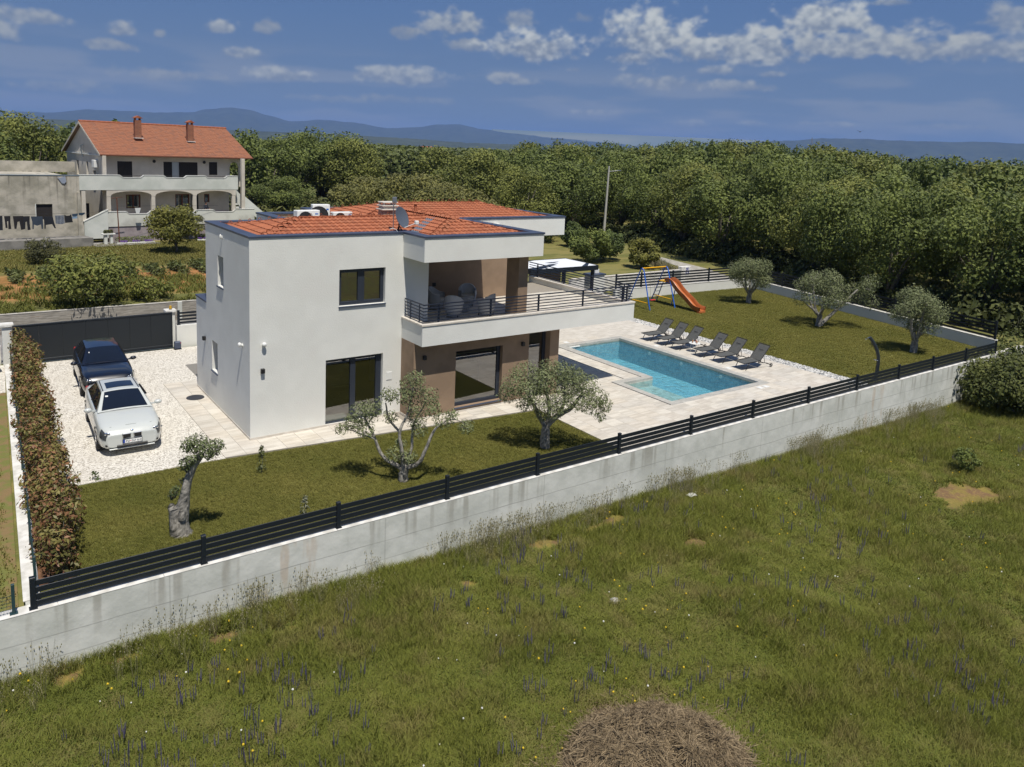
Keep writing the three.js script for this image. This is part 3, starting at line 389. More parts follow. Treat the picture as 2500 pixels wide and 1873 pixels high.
// satellite dish, air conditioners: things that stand on the roof
{ const t = thing('satellite_dish', 'dark grey satellite dish on the roof edge above the white front wall', 'satellite dish', [5.35, 6.45, -.35]);
  const prof = []; for (let k = 0; k <= 8; k++) { const r = .39 * k / 8; prof.push(new THREE.Vector2(r, r * r * .42)); } for (let k = 8; k >= 0; k--) { const r = .385 * k / 8; prof.push(new THREE.Vector2(r, r * r * .42 - .008)); }
  const q = new THREE.Quaternion().setFromUnitVectors(V(0, 1, 0), V(.5, .36, .82).normalize());
  const dishMat = std({ color: C(.085, .105, .135), roughness: .5 });
  const m = part(t, 'dish', new THREE.LatheGeometry(prof, 28).applyQuaternion(q).translate(0, .58, .05), dishMat);
  part(t, 'mount', [bar([-.02, 0, -.06], [-.02, .55, -.02], .025, .025, 8), bar([-.2, .03, .1], [-.02, .3, -.03], .015), bar([.2, .03, -.1], [-.02, .3, -.03], .015)], M.black);
  part(t, 'feed_arm', [bar([.05, .25, .25], [.42, .42, .42], .012), chBox(.36, .5, .36, .5, .36, .48, .02)], M.plastic);
  part(t, 'mast', [bar([-.16, .1, -.2], [-.16, 1.22, -.2], .016), chBox(-.2, -.05, 1.08, 1.28, -.25, -.16, .01)], M.alu);
  part(t, 'cable', tube([[-.5, .2, .2], [-.42, .24, .25], [-.3, .2, .28], [-.2, .06, .28], [-.12, .02, .2]], .012, 5), M.plastic); }
function acUnit(w, h, d, p, label) { const t = thing('air_conditioner', label, 'air conditioner', p); part(t, 'casing', [chBox(-w / 2, w / 2, .08, h, -d / 2, d / 2, .02)], M.plastic); part(t, 'fan_grille', [...Array(5)].map((_, k) => new THREE.TorusGeometry((k + 1) * h * .075, .006, 5, 20).translate(-w * .15, h / 2 + .04, d / 2 + .006)).concat([new THREE.CircleGeometry(h * .4, 20).translate(-w * .15, h / 2 + .04, d / 2 + .003)]), M.dark); part(t, 'feet', [chBox(-w * .4, -w * .3, 0, .08, -d / 2, d / 2), chBox(w * .3, w * .4, 0, .08, -d / 2, d / 2)], M.black); part(t, 'badge', chBox(w * .28, w * .42, h * .78, h * .84, d / 2, d / 2 + .006, .002), std({ color: C(.03, .12, .4) })); return t; }
acUnit(1.0, .78, .34, [4.3, 6.0, -6.4], 'long white air conditioner unit leftmost on the roof beyond the red ridge').rotation.y = .12;
acUnit(.72, 1.02, .34, [5.02, 5.96, -6.75], 'tall white air conditioner unit in the middle of the three on the roof').rotation.y = -.15;
acUnit(.85, .6, .32, [5.75, 6.1, -6.3], 'low white air conditioner unit rightmost of the three on the roof').rotation.y = .05;
// balcony furniture
{ const shell = (() => { const v = [], g = new THREE.BufferGeometry(), N = 22, hgt = a => .66 + .22 * Math.cos(a * .5) ** 2 * smooth(-.2, 1, Math.cos(a)), pts = (a, k) => { const r = [.29, .34, .37, .36][k], y = [.16, .32, .52, hgt(a) - .02][k]; return [Math.sin(a) * r, y, -Math.cos(a) * r * .95]; };
    for (let i = 0; i < N; i++) { const a = lerp(-2.25, 2.25, i / N), b = lerp(-2.25, 2.25, (i + 1) / N); for (let k = 0; k < 3; k++) for (const s of [1, .86]) { const P = (t, q) => { const p = pts(t, q); return [p[0] * s, p[1], p[2] * s]; }; v.push(...P(a, k), ...P(b, k), ...P(a, k + 1), ...P(b, k), ...P(b, k + 1), ...P(a, k + 1)); } const p = pts(a, 3), q = pts(b, 3); v.push(...p, ...q, p[0] * .86, p[1], p[2] * .86, ...q, q[0] * .86, q[1], q[2] * .86, p[0] * .86, p[1], p[2] * .86); }
    g.setAttribute('position', new THREE.Float32BufferAttribute(v, 3)); return toCreasedNormals(mergeVertices(g), .7); })();
  const wick = std({ color: C(.36, .37, .38), roughness: .8, bumpMap: grain, bumpScale: .01 }), cush = std({ color: C(.42, .41, .39), roughness: .95 });
  const chair = thing('tub_chair', 'pale woven tub chair at the back wall of the balcony, right of the coffee table', 'armchair', [9.15, 3.3, -1.75], -.5, 'tub chairs on the balcony');
  part(chair, 'shell', shell, wick); part(chair, 'seat_cushion', new THREE.CylinderGeometry(.3, .31, .1, 20).translate(0, .4, .02), cush); part(chair, 'base', new THREE.CylinderGeometry(.3, .24, .32, 18).translate(0, .2, 0), wick);
  for (const [x, z] of [[-.2, -.2], [.2, -.2], [-.2, .2], [.2, .2]]) part(chair, 'leg', bar([x, 0, z], [x, .1, z], .02), M.black);
  copyOf(chair, [7.72, 3.3, -1.7], .7, 'pale woven tub chair in the left back corner of the balcony'); copyOf(chair, [7.6, 3.3, -.25], 2.4, 'pale woven tub chair with its back to the railing, left of the coffee table'); copyOf(chair, [8.85, 3.3, .05], 3.6, 'pale woven tub chair nearest to the railing, beside the brown pier');
  const t = thing('coffee_table', 'round grey coffee table between the four tub chairs on the balcony', 'table', [8.45, 3.3, -.95]); part(t, 'table_top', new THREE.CylinderGeometry(.42, .42, .03, 28).translate(0, .45, 0), wick); part(t, 'pedestal', new THREE.CylinderGeometry(.3, .24, .43, 20, 1, false).translate(0, .215, 0), wick);
  const s = thing('ashtray', 'small white ashtray on the round coffee table', 'ashtray', [8.62, 3.766, -.8]); part(s, 'bowl', new THREE.LatheGeometry([[0, 0], [.05, 0], [.06, .03], [.05, .03], [.04, .01], [0, .01]].map(p => new THREE.Vector2(...p)), 14), M.plastic); }
// ---------------------------------------------------------------- boundary walls, fences, gate
const concreteTex = tex(2048, 256, 26, 2.6, (u, v) => {
  const X = u * 26, Yd = (1 - v) * 2.6, n = fbm(u * 60, v * 6, 6, 141, 60, 6), b = fbm(u * 14, v * 3, 4, 142, 14, 3); let c = mix3([.49, .505, .465], [.61, .62, .58], smooth(.25, .7, n * .6 + b * .4));
  const st = smooth(.50, .74, fbm(u * 150, v * 1.2, 3, 143, 150)) * smooth(1.1, .1, Yd) * smooth(.35, .6, fbm(u * 17, .5, 3, 144, 17)); c = mix3(c, [.24, .225, .185], st * .55);
  const ru = smooth(.62, .8, fbm(u * 110, v * 2, 3, 145, 110)) * smooth(.55, .75, fbm(u * 9, .3, 3, 146, 9)); c = mix3(c, [.42, .27, .15], ru * .5);
  for (const y of [.62, 1.12, 1.62]) { const d = Math.abs(Yd - y - (fbm(X * .8, y, 3, 147) - .5) * .05); c = mix3(c, [.24, .24, .22], (1 - smooth(.004, .016, d)) * (.35 + .5 * fbm(X * 2, 3, 2, 148))); }
  const vx = Math.abs(((X + .7) % 5.2) - 2.6); c = mix3(c, [.26, .26, .24], (1 - smooth(.005, .02, vx)) * .45);
  return c; });
concreteTex.wrapT = THREE.ClampToEdgeWrapping;
M.concrete = std({ map: concreteTex, bumpMap: coarse, bumpScale: .012, roughness: .92 });
M.copeWhite = std({ map: mottle([.52, .51, .47], [.70, .69, .66], 9, 2, 149, 1), roughness: .85 });
{ const t = thing('boundary_wall', 'long pale concrete retaining wall with drip stains between garden and meadow', 'wall', [0, 0, 0]);
  const g = rawBox(-20, 40, -2.62, .03, 6.62, 6.9), uv = new Float32Array(g.attributes.position.count * 2), p = g.attributes.position; for (let i = 0; i < p.count; i++) { uv[i * 2] = p.getX(i) + 11; uv[i * 2 + 1] = p.getY(i) - .03 + 2.6; } g.setAttribute('uv', new THREE.BufferAttribute(uv, 2)); part(t, 'wall', g, M.concrete);
  for (let x = -20; x < 40; x += 2) part(t, 'wall_cap', chBox(x + .002, x + 1.998, .03, .055, 6.60, 6.905, .006), M.copeWhite); }
const groupFence = 'dark slatted garden fences';
function slatFence(name, label, posts, z, y, boards, bh, o = {}) {   // posts: x places along local x
  const t = thing(name, label, 'fence', o.at || [0, 0, 0], o.turn || 0), R = rng(posts.length);
  posts.forEach((x, i) => { part(t, 'post', [chBox(x - .05, x + .05, y, y + boards[boards.length - 1] + bh + .06, z - .045, z + .045, .006), chBox(x - .055, x + .055, y + boards[boards.length - 1] + bh + .06, y + boards[boards.length - 1] + bh + .085, z - .05, z + .05, .008), box(x - .075, x + .075, y, y + .014, z - .07, z + .07)], M.fence);
    if (i < posts.length - 1) for (const b of boards) { const s = (R() - .5) * .008; part(t, 'board', chBox(x + .052, posts[i + 1] - .052, y + b + s, y + b + bh + s, z - .012, z + .012, .004), M.fence); } });
  return t;
}
slatFence('board_fence', 'low anthracite fence of four boards on the concrete wall above the meadow', [-6.42, -3.15, .06, 3.2, 6.3, 9.6, 13.0, 16.4, 19.9, 23.4, 26.8, 29.9, 33.2, 36.5], 6.79, .055, [.03, .175, .32, .465], .122);
const lowWall = (name, label, L, h, th, at, turn) => { const t = thing(name, label, 'wall', at, turn); part(t, 'wall', box(0, L, -.3, h, -th / 2, th / 2), M.white); for (let x = 0; x < L - .1; x += 2) part(t, 'wall_cap', chBox(x + .002, Math.min(L, x + 2) - .002, h, h + .035, -th / 2 - .02, th / 2 + .02, .006), M.copeWhite); return t; };
const evenly = (a, b, n) => [...Array(n + 1)].map((_, k) => lerp(a, b, k / n));
// rear side: wall from behind the pergola to the far corner
lowWall('garden_wall', 'white low garden wall behind the blue and yellow swing', 13.6, .66, .22, [28.0, 0, -13.05], -.045);
slatFence('slat_fence', 'dark horizontal slat fence on the white wall behind the swing and slide', [.1, 2.35, 5.3, 8.9, 13.4], 0, .69, [.05, .24, .43, .62, .81], .11, { at: [28.0, 0, -13.05], turn: -.045 });
lowWall('garden_wall', 'white low garden wall along the wood on the right side of the lawn', 19.3, .62, .22, [41.35, 0, -12.3], Math.atan2(-18.8, -4.2));
slatFence('slat_fence', 'dark horizontal slat fence in the shade along the edge of the wood', evenly(.1, 19.2, 6), 0, .65, [.05, .24, .43, .62, .81], .11, { at: [41.35, 0, -12.3], turn: Math.atan2(-18.8, -4.2) });
// left side: white wall with wire mesh panels
{ const ang = Math.atan2(19.2, .66), at = [-5.78, 0, -12.5];
  const t = thing('garden_wall', 'narrow white wall with a flat cap between hedge and neighbouring grass', 'wall', at, -Math.PI / 2 - .034);
  part(t, 'wall', box(0, 19.1, -.6, .12, -.11, .11), M.white); for (let x = 0; x < 19; x += 2) part(t, 'wall_cap', chBox(x + .002, Math.min(19.1, x + 2) - .002, .12, .15, -.15, .15, .006), M.copeWhite);
  const f = thing('wire_fence', 'thin dark green wire mesh fence on the narrow white wall beside the hedge', 'fence', at, -Math.PI / 2 - .034); M.wire = std({ color: C(.02, .05, .055), roughness: .5 });
  const ps = evenly(.1, 19.0, 8);
  ps.forEach((x, i) => { part(f, 'post', chBox(x - .025, x + .025, .15, 1.0, -.1, -.05, .004), M.wire); if (i < ps.length - 1) { const g = []; for (let y = .2; y < 1; y += .19) g.push(rawBox(x, ps[i + 1], y, y + .006, -.078, -.072)); for (let q = x + .05; q < ps[i + 1]; q += .06) g.push(rawBox(q, q + .004, .18, .98, -.077, -.073)); part(f, 'mesh_panel', g, M.wire); } });
  const f2 = thing('wire_fence', 'short wire mesh fence on the concrete wall left of the board fence', 'fence', [-6.75, .055, 6.79], Math.PI);
  [0, 2.5, 5].forEach((x, i) => { part(f2, 'post', [chBox(x - .03, x + .03, 0, .62, -.03, .03, .004), box(x - .07, x + .07, 0, .014, -.06, .06)], M.wire); if (i < 2) { const g = []; for (let y = .03; y < .4; y += .07) g.push(rawBox(x, x + 2.5, y, y + .006, -.003, .003)); for (let q = x + .05; q < x + 2.5; q += .06) g.push(rawBox(q, q + .004, .02, .4, -.002, .002)); part(f2, 'mesh_panel', g, M.wire); } }); }
// sliding gate, gate pillars, short wall by the villa
{ const t = thing('sliding_gate', 'long solid dark sliding gate across the far end of the gravel drive', 'gate', [-5.6, 0, -12.72], .018);
  for (let k = 0; k < 7; k++) part(t, 'gate_panel', chBox(.06 + k * .855, .06 + (k + 1) * .855 - .004, .17, 1.58, -.02, .02, .004), std({ color: C(.010, .014, .018), roughness: .75 }));
  part(t, 'gate_frame', [chBox(0, 6.1, 1.58, 1.66, -.035, .035), chBox(0, 6.1, .05, .17, -.035, .035), chBox(0, .06, .17, 1.58, -.035, .035), chBox(6.04, 6.1, .17, 1.58, -.035, .035)], M.fence); part(t, 'track', box(-.2, 6.6, .012, .03, -.03, .03), M.zinc);
  const m = thing('gate_motor', 'small dark gate motor box on the gravel at the end of the gate', 'motor', [.62, .01, -12.45]); part(m, 'casing', [chBox(-.14, .14, .02, .36, -.1, .1, .03)], M.capMetal); part(m, 'foot', box(-.16, .16, 0, .02, -.13, .13), M.dark); part(m, 'button', chBox(.1, .13, .28, .32, .1, .108, .002), std({ color: C(.4, .03, .03) }));
  const pil = thing('gate_pillar', 'white gate pillar with flat cap at the hedge end of the dark gate', 'pillar', [-5.78, 0, -12.95]); part(pil, 'shaft', chBox(-.17, .17, 0, 1.6, -.17, .17, .01), M.white); part(pil, 'cap', chBox(-.24, .24, 1.6, 1.72, -.24, .24, .02), M.copeWhite);
  const p2 = copyOf(pil, [.48, 0, -13.15], 0, 'white gate pillar with an orange warning lamp behind the villa end of the gate');
  const l = thing('warning_lamp', 'small orange gate warning lamp on top of the white pillar', 'lamp', [.5, 1.72, -13.15]); part(l, 'lens', new THREE.CylinderGeometry(.05, .06, .14, 12).translate(0, .1, 0), std({ color: C(.55, .33, .03), roughness: .3 })); part(l, 'socket', new THREE.CylinderGeometry(.07, .07, .03, 12).translate(0, .015, 0), M.dark);
  const w = thing('garden_wall', 'short white wall between the dark gate and the villa corner', 'wall', [.68, 0, -12.9]); part(w, 'wall', chBox(0, 6, -.2, 1.02, -.11, .11, .01), M.white);
  slatFence('slat_fence', 'short dark slat fence on the white wall beside the gate pillar', [.1, 2.6, 5.6], 0, 1.02, [.05, .2, .35, .5], .09, { at: [.68, 0, -12.9] }); }
// road beyond the gate, its retaining wall, neighbour's strip on the left
M.road = std({ map: mottle([.17, .165, .155], [.25, .24, .225], 8, 4, 151), roughness: 1 });
struct('road', slab([[-40, -13.3], [26, -13.3], [31, -16.5], [31, -18.6], [-40, -18.6]], -.05, -.02), M.road);
{ const boardTex = tex(1024, 512, 6, 1.2, (u, v) => { const row = Math.floor(v * 5), n = fbm(u * 24, v * 60, 5, 152 + row, 24, 60), e = Math.abs((v * 5) % 1 - .5); let c = mix3([.20, .185, .16], [.37, .345, .30], smooth(.25, .75, n)); c = mix3(c, [.40, .26, .16], smooth(.6, .8, fbm(u * 10, row * 3.7, 3, 161, 10)) * .45 * smooth(.3, .5, e)); return mix3(c, [.13, .12, .105], smooth(.46, .5, e) * .6); });
  const t = thing('retaining_wall', 'weathered board marked concrete wall on the far side of the road beyond the gate', 'wall', [0, 0, 0]); const parts = [-30, -22, -14, -6, 2.05, 10, 18]; for (let k = 0; k < parts.length - 1; k++) part(t, 'wall_section', chBox(parts[k] + .012, parts[k + 1] - .012, -.3, .93, -18.76, -18.6, .01), std({ map: boardTex, roughness: .95, bumpMap: coarse, bumpScale: .015 }));
  part(t, 'buttress', chBox(2.0, 2.22, -.1, .95, -18.6, -18.52, .01), M.concrete); part(t, 'wall_cap', [box(-30, 18, .93, .955, -18.78, -18.585)], std({ map: mottle([.36, .34, .30], [.47, .45, .41], 9, 2, 153), roughness: .9 })); }
struct('side_lawn', slab([[-20, 6.6], [-6.66, 6.6], [-6.08, -9], [-20, -9]], -.05, -.015), std({ map: mottle([.20, .135, .06], [.14, .15, .035], 26, 6, 154), roughness: 1, bumpMap: coarse, bumpScale: .03 }));
struct('pebble_patch', slab([[-20, -9], [-6.08, -9], [-5.9, -13], [-20, -13]], -.05, -.01), M.gravel);
{ const w = thing('garden_wall', "neighbour's white wall beside the left gate pillar", 'wall', [-16, 0, -13.4]); part(w, 'wall', chBox(0, 10, -.2, .72, -.1, .1, .01), M.white);
  const b = thing('rattan_bin', 'dark woven plastic bin box on pebbles at the left edge', 'bin', [-6.75, -.01, -11.9], .1); const gm = std({ color: C(.035, .042, .052), roughness: .6 }); part(b, 'body', [chBox(-.7, .55, 0, .85, -.35, .35, .05)], gm); part(b, 'lid', [chBox(-.75, .6, .86, .96, -.4, .4, .04)], gm); const g = []; for (let i = 0; i < 6; i++) for (let j = 0; j < 5; j++) g.push(new THREE.SphereGeometry(.05, 6, 4).scale(1, .6, .3).translate(-.55 + i * .2, .2 + j * .13, .35)); part(b, 'weave', g, std({ color: C(.12, .14, .16), roughness: .4 })); }
// ---------------------------------------------------------------- swimming pool
{ const t = thing('swimming_pool', 'L shaped swimming pool of clear blue water with a shallow step bay', 'swimming pool', [0, 0, 0]);
  const mosaic = tex(1024, 1024, 3, 3, (u, v) => { const i = Math.floor(u * 80), j = Math.floor(v * 80), h = hsh(i, j, 7), n = fbm(u * 26, v * 26, 3, 171, 26, 26), e = Math.min((u * 80) % 1, (v * 80) % 1) < .1; const c = mix3([.10, .27, .35], [.38, .58, .62], clamp(h * .7 + n * .7 - .15)); return e ? mix3(c, [.4, .6, .66], .4) : c; });
  const mm = std({ map: mosaic, roughness: .5 }), sand = std({ map: mottle([.44, .42, .36], [.58, .56, .50], 14, 2, 172), roughness: .7 });
  part(t, 'pool_floor', slab([[17.0, 3.9], [20.65, 3.9], [20.65, -4.78], [17.0, -4.78]], -1.2, -1.08), mm);
  part(t, 'pool_wall', [box(20.65, 20.9, -1.08, -.062, -4.78, 3.9), box(17, 20.65, -1.08, -.062, 3.9, 4.1), box(17, 20.65, -1.08, -.062, -5.0, -4.78), box(16.8, 17, -1.08, -.062, -4.78, .94)], mm);
  part(t, 'step_floor', [box(15.2, 17.0, -1.2, -.36, 1.14, 3.9), box(17.0, 17.35, -1.08, -.6, 1.2, 3.89), box(17.35, 17.7, -1.08, -.82, 1.2, 3.89)], sand);
  part(t, 'step_wall', [box(15.0, 15.2, -.36, -.062, 1.14, 3.9), box(15.2, 17.0, -.36, -.062, 3.9, 4.1), box(15.2, 17.0, -1.08, -.062, .945, 1.14)], sand);
  part(t, 'tile_band', [box(20.64, 20.65, -.14, -.062, -4.77, 3.89), box(17.01, 20.63, -.14, -.062, -4.78, -4.77)], std({ map: mottle([.24, .25, .22], [.36, .36, .31], 16, 2, 173), roughness: .6 }));
  const rip = tex(1024, 1024, 3.2, 3.2, (u, v) => { const a = fbm(u * 12 + fbm(u * 8, v * 8, 2, 3, 8, 8), v * 12, 4, 175, 12, 12), b = fbm(u * 34, v * 34, 3, 176, 34, 34), n = 1 - Math.abs(a * 2 - 1) * 1.4; return [n * .7 + b * .3, 0, 0].fill(n * .7 + b * .3); }, false);
  part(t, 'water', boxUV(new THREE.ShapeGeometry(new THREE.Shape(poolIn.map(([x, z]) => new THREE.Vector2(x, -z)))).rotateX(-Math.PI / 2).translate(0, -.1, 0)), phys({ color: C(.62, .86, .91), transmission: 1, thickness: 0, roughness: .02, ior: 1.34, bumpMap: rip, bumpScale: .035 }));
  for (const [z, y] of [[-2.59, -.28], [-.5, -.28], [1.88, -.28]]) part(t, 'pool_light', new THREE.CylinderGeometry(.08, .08, .02, 18).rotateZ(Math.PI / 2).translate(20.63, y, z), M.plastic);
  part(t, 'skimmer_slot', [chBox(17.02, 17.9, -.09, -.04, -4.78, -4.72, .01)], M.plastic); }
// ---------------------------------------------------------------- loungers, side table with drinks, shower
const sling = std({ map: mottle([.068, .07, .066], [.098, .10, .096], 20, 1, 181, 6), roughness: .85 });
function makeLounger(label) {
  const t = thing('sun_lounger', label, 'sun lounger', [21.5, .036, -3.79], -.09, 'grey sun loungers along the pool'); const W = .31, fr = M.black;
  const seat = (x0, y0, x1, y1, sag) => { const n = 8, v = []; for (let k = 0; k < n; k++) { const P = q => [lerp(x0, x1, q), lerp(y0, y1, q) - sag * Math.sin(Math.PI * q)]; const [a, b] = P(k / n), [c, d] = P((k + 1) / n); for (const o of [0, -.012]) v.push(a, b + o, -W, a, b + o, W, c, d + o, -W, c, d + o, -W, a, b + o, W, c, d + o, W); } const g = new THREE.BufferGeometry(); g.setAttribute('position', new THREE.Float32BufferAttribute(v, 3)); g.computeVertexNormals(); return boxUV(g); };
  part(t, 'seat', seat(.02, .33, 1.02, .36, .02), sling); part(t, 'backrest', seat(1.04, .37, 1.6, .99, .02), sling);
  part(t, 'seat_frame', [bar([0, .33, -W], [1.04, .36, -W], .018), bar([0, .33, W], [1.04, .36, W], .018), bar([0, .33, -W], [0, .33, W], .018), bar([.3, .3, -W], [.3, .3, W], .012)], fr);
  part(t, 'backrest_frame', [bar([1.04, .36, -W], [1.62, 1.01, -W], .018), bar([1.04, .36, W], [1.62, 1.01, W], .018), bar([1.62, 1.01, -W], [1.62, 1.01, W], .02)], fr);
  for (const s of [-1, 1]) { part(t, 'leg', tube([[.34, .31, s * W], [.26, .24, s * W], [.17, .1, s * W], [.12, 0, s * W]], .017, 6), fr); part(t, 'rear_leg', tube([[1.0, .35, s * W], [1.2, .24, s * W], [1.45, .22, s * W], [1.66, .14, s * W], [1.74, .09, s * W]], .017, 6), fr); part(t, 'strut', bar([1.25, .6, s * W], [1.35, .22, s * W], .012), fr); const w = part(t, 'wheel', new THREE.TorusGeometry(.075, .018, 7, 18).translate(1.76, .093, s * (W + .03)), M.rubber); part(w, 'hub', [new THREE.CylinderGeometry(.022, .022, .05, 10).rotateX(Math.PI / 2).translate(1.76, .093, s * (W + .03)), ...[0, 1, 2].map(k => bar([1.76 + .07 * Math.cos(k * 2.1), .093 + .07 * Math.sin(k * 2.1), s * (W + .03)], [1.76, .093, s * (W + .03)], .007))], fr); }
  part(t, 'axle', bar([1.76, .093, -W - .03], [1.76, .093, W + .03], .01), fr); part(t, 'stitched_print', [0, 1, 2, 3, 4].map(k => { const x = 1.40, y = .775; return box(x - .018, x + .0, y + .004, y + .03, -.12 + k * .055, -.09 + k * .055); }), M.dark); return t; }
const lg = makeLounger('grey sun lounger farthest from the fence, at the villa end of the row');
[[-2.76, 'second grey sun lounger counted from the villa end of the row'], [-1.79, 'grey sun lounger half hidden behind the white side table'], [-.27, 'grey sun lounger on the fence side right next to the white side table'], [.86, 'second grey sun lounger counted from the board fence end of the row'], [2.17, 'nearest grey sun lounger at the board fence end of the row, wheel clear']].forEach(([z, l]) => copyOf(lg, [21.5, .036, z], -.09 + (hsh(z * 100 | 0, 1, 1) - .5) * .05, l));
{ const t = thing('side_table', 'small round white side table between the third and fourth lounger', 'table', [22.08, .036, -.98]); part(t, 'table_top', [new THREE.CylinderGeometry(.27, .27, .02, 30).translate(0, .43, 0), new THREE.TorusGeometry(.27, .012, 6, 30).rotateX(Math.PI / 2).translate(0, .435, 0)], M.plastic); for (let k = 0; k < 4; k++) { const a = k * Math.PI / 2 + .5; part(t, 'leg', bar([.2 * Math.cos(a), 0, .2 * Math.sin(a)], [.18 * Math.cos(a), .43, .18 * Math.sin(a)], .011), M.plastic); }
  const drink = (x, z, col, h, label) => { const d = thing('drink_glass', label, 'drink', [x, .477, z]); part(d, 'glass', new THREE.LatheGeometry([[.02, 0], [.03, .01], [.037, h], [.034, h], [.028, .012], [0, .012]].map(p => new THREE.Vector2(...p)), 14), phys({ color: C(.9, .9, .9), transmission: 1, thickness: 0, roughness: .02 })); part(d, 'juice', new THREE.CylinderGeometry(.034, .027, h * .85, 14).translate(0, h * .45 + .008, 0), std({ color: col, roughness: .3 })); part(d, 'straw', bar([0, .03, 0], [.02, h + .06, .01], .004), M.plastic); };
  drink(22.02, -1.06, C(.7, .27, .02), .13, 'glass of orange juice at the left of the white side table'); drink(22.1, -.86, C(.68, .25, .02), .12, 'glass of orange juice at the right front of the white side table'); drink(22.2, -1.0, C(.5, .05, .04), .12, 'glass with a red drink at the back of the white side table'); }
{ const t = thing('garden_shower', 'dark curved solar garden shower column behind the board fence', 'shower', [25.75, .0, 6.3], 0); const p = []; for (let k = 0; k <= 14; k++) { const q = k / 14, y = 1.95 * q, b = .42 * Math.pow(Math.max(0, q - .35) / .65, 2.2); p.push([-b * .8 + .06 * Math.sin(q * 2.2), y, -b * .8 + .05 * Math.sin(q * 2.2)]); } part(t, 'column', tube(p, .075, 12), std({ color: C(.02, .026, .03), roughness: .35 })); part(t, 'base_plate', new THREE.CylinderGeometry(.15, .16, .03, 18).translate(0, .015, 0), M.black); const e = p[14]; part(t, 'shower_head', [bar([e[0], e[1], e[2]], [e[0] - .07, e[1] - .05, e[2] - .07], .018), new THREE.CylinderGeometry(.06, .06, .03, 14).translate(e[0] - .09, e[1] - .09, e[2] - .09)], M.chrome); part(t, 'mixer_tap', [bar([.03, .95, .02], [-.1, .95, -.02], .025, .02, 10), bar([-.08, .95, .1], [-.08, .95, -.12], .012)], M.chrome); }
lone('garden_kerb', [chBox(24.95, 28.6, -.05, .06, 6.02, 6.14, .008)], M.copeWhite, 'pale stone kerb between lawn and board fence beside the shower', 'kerb');
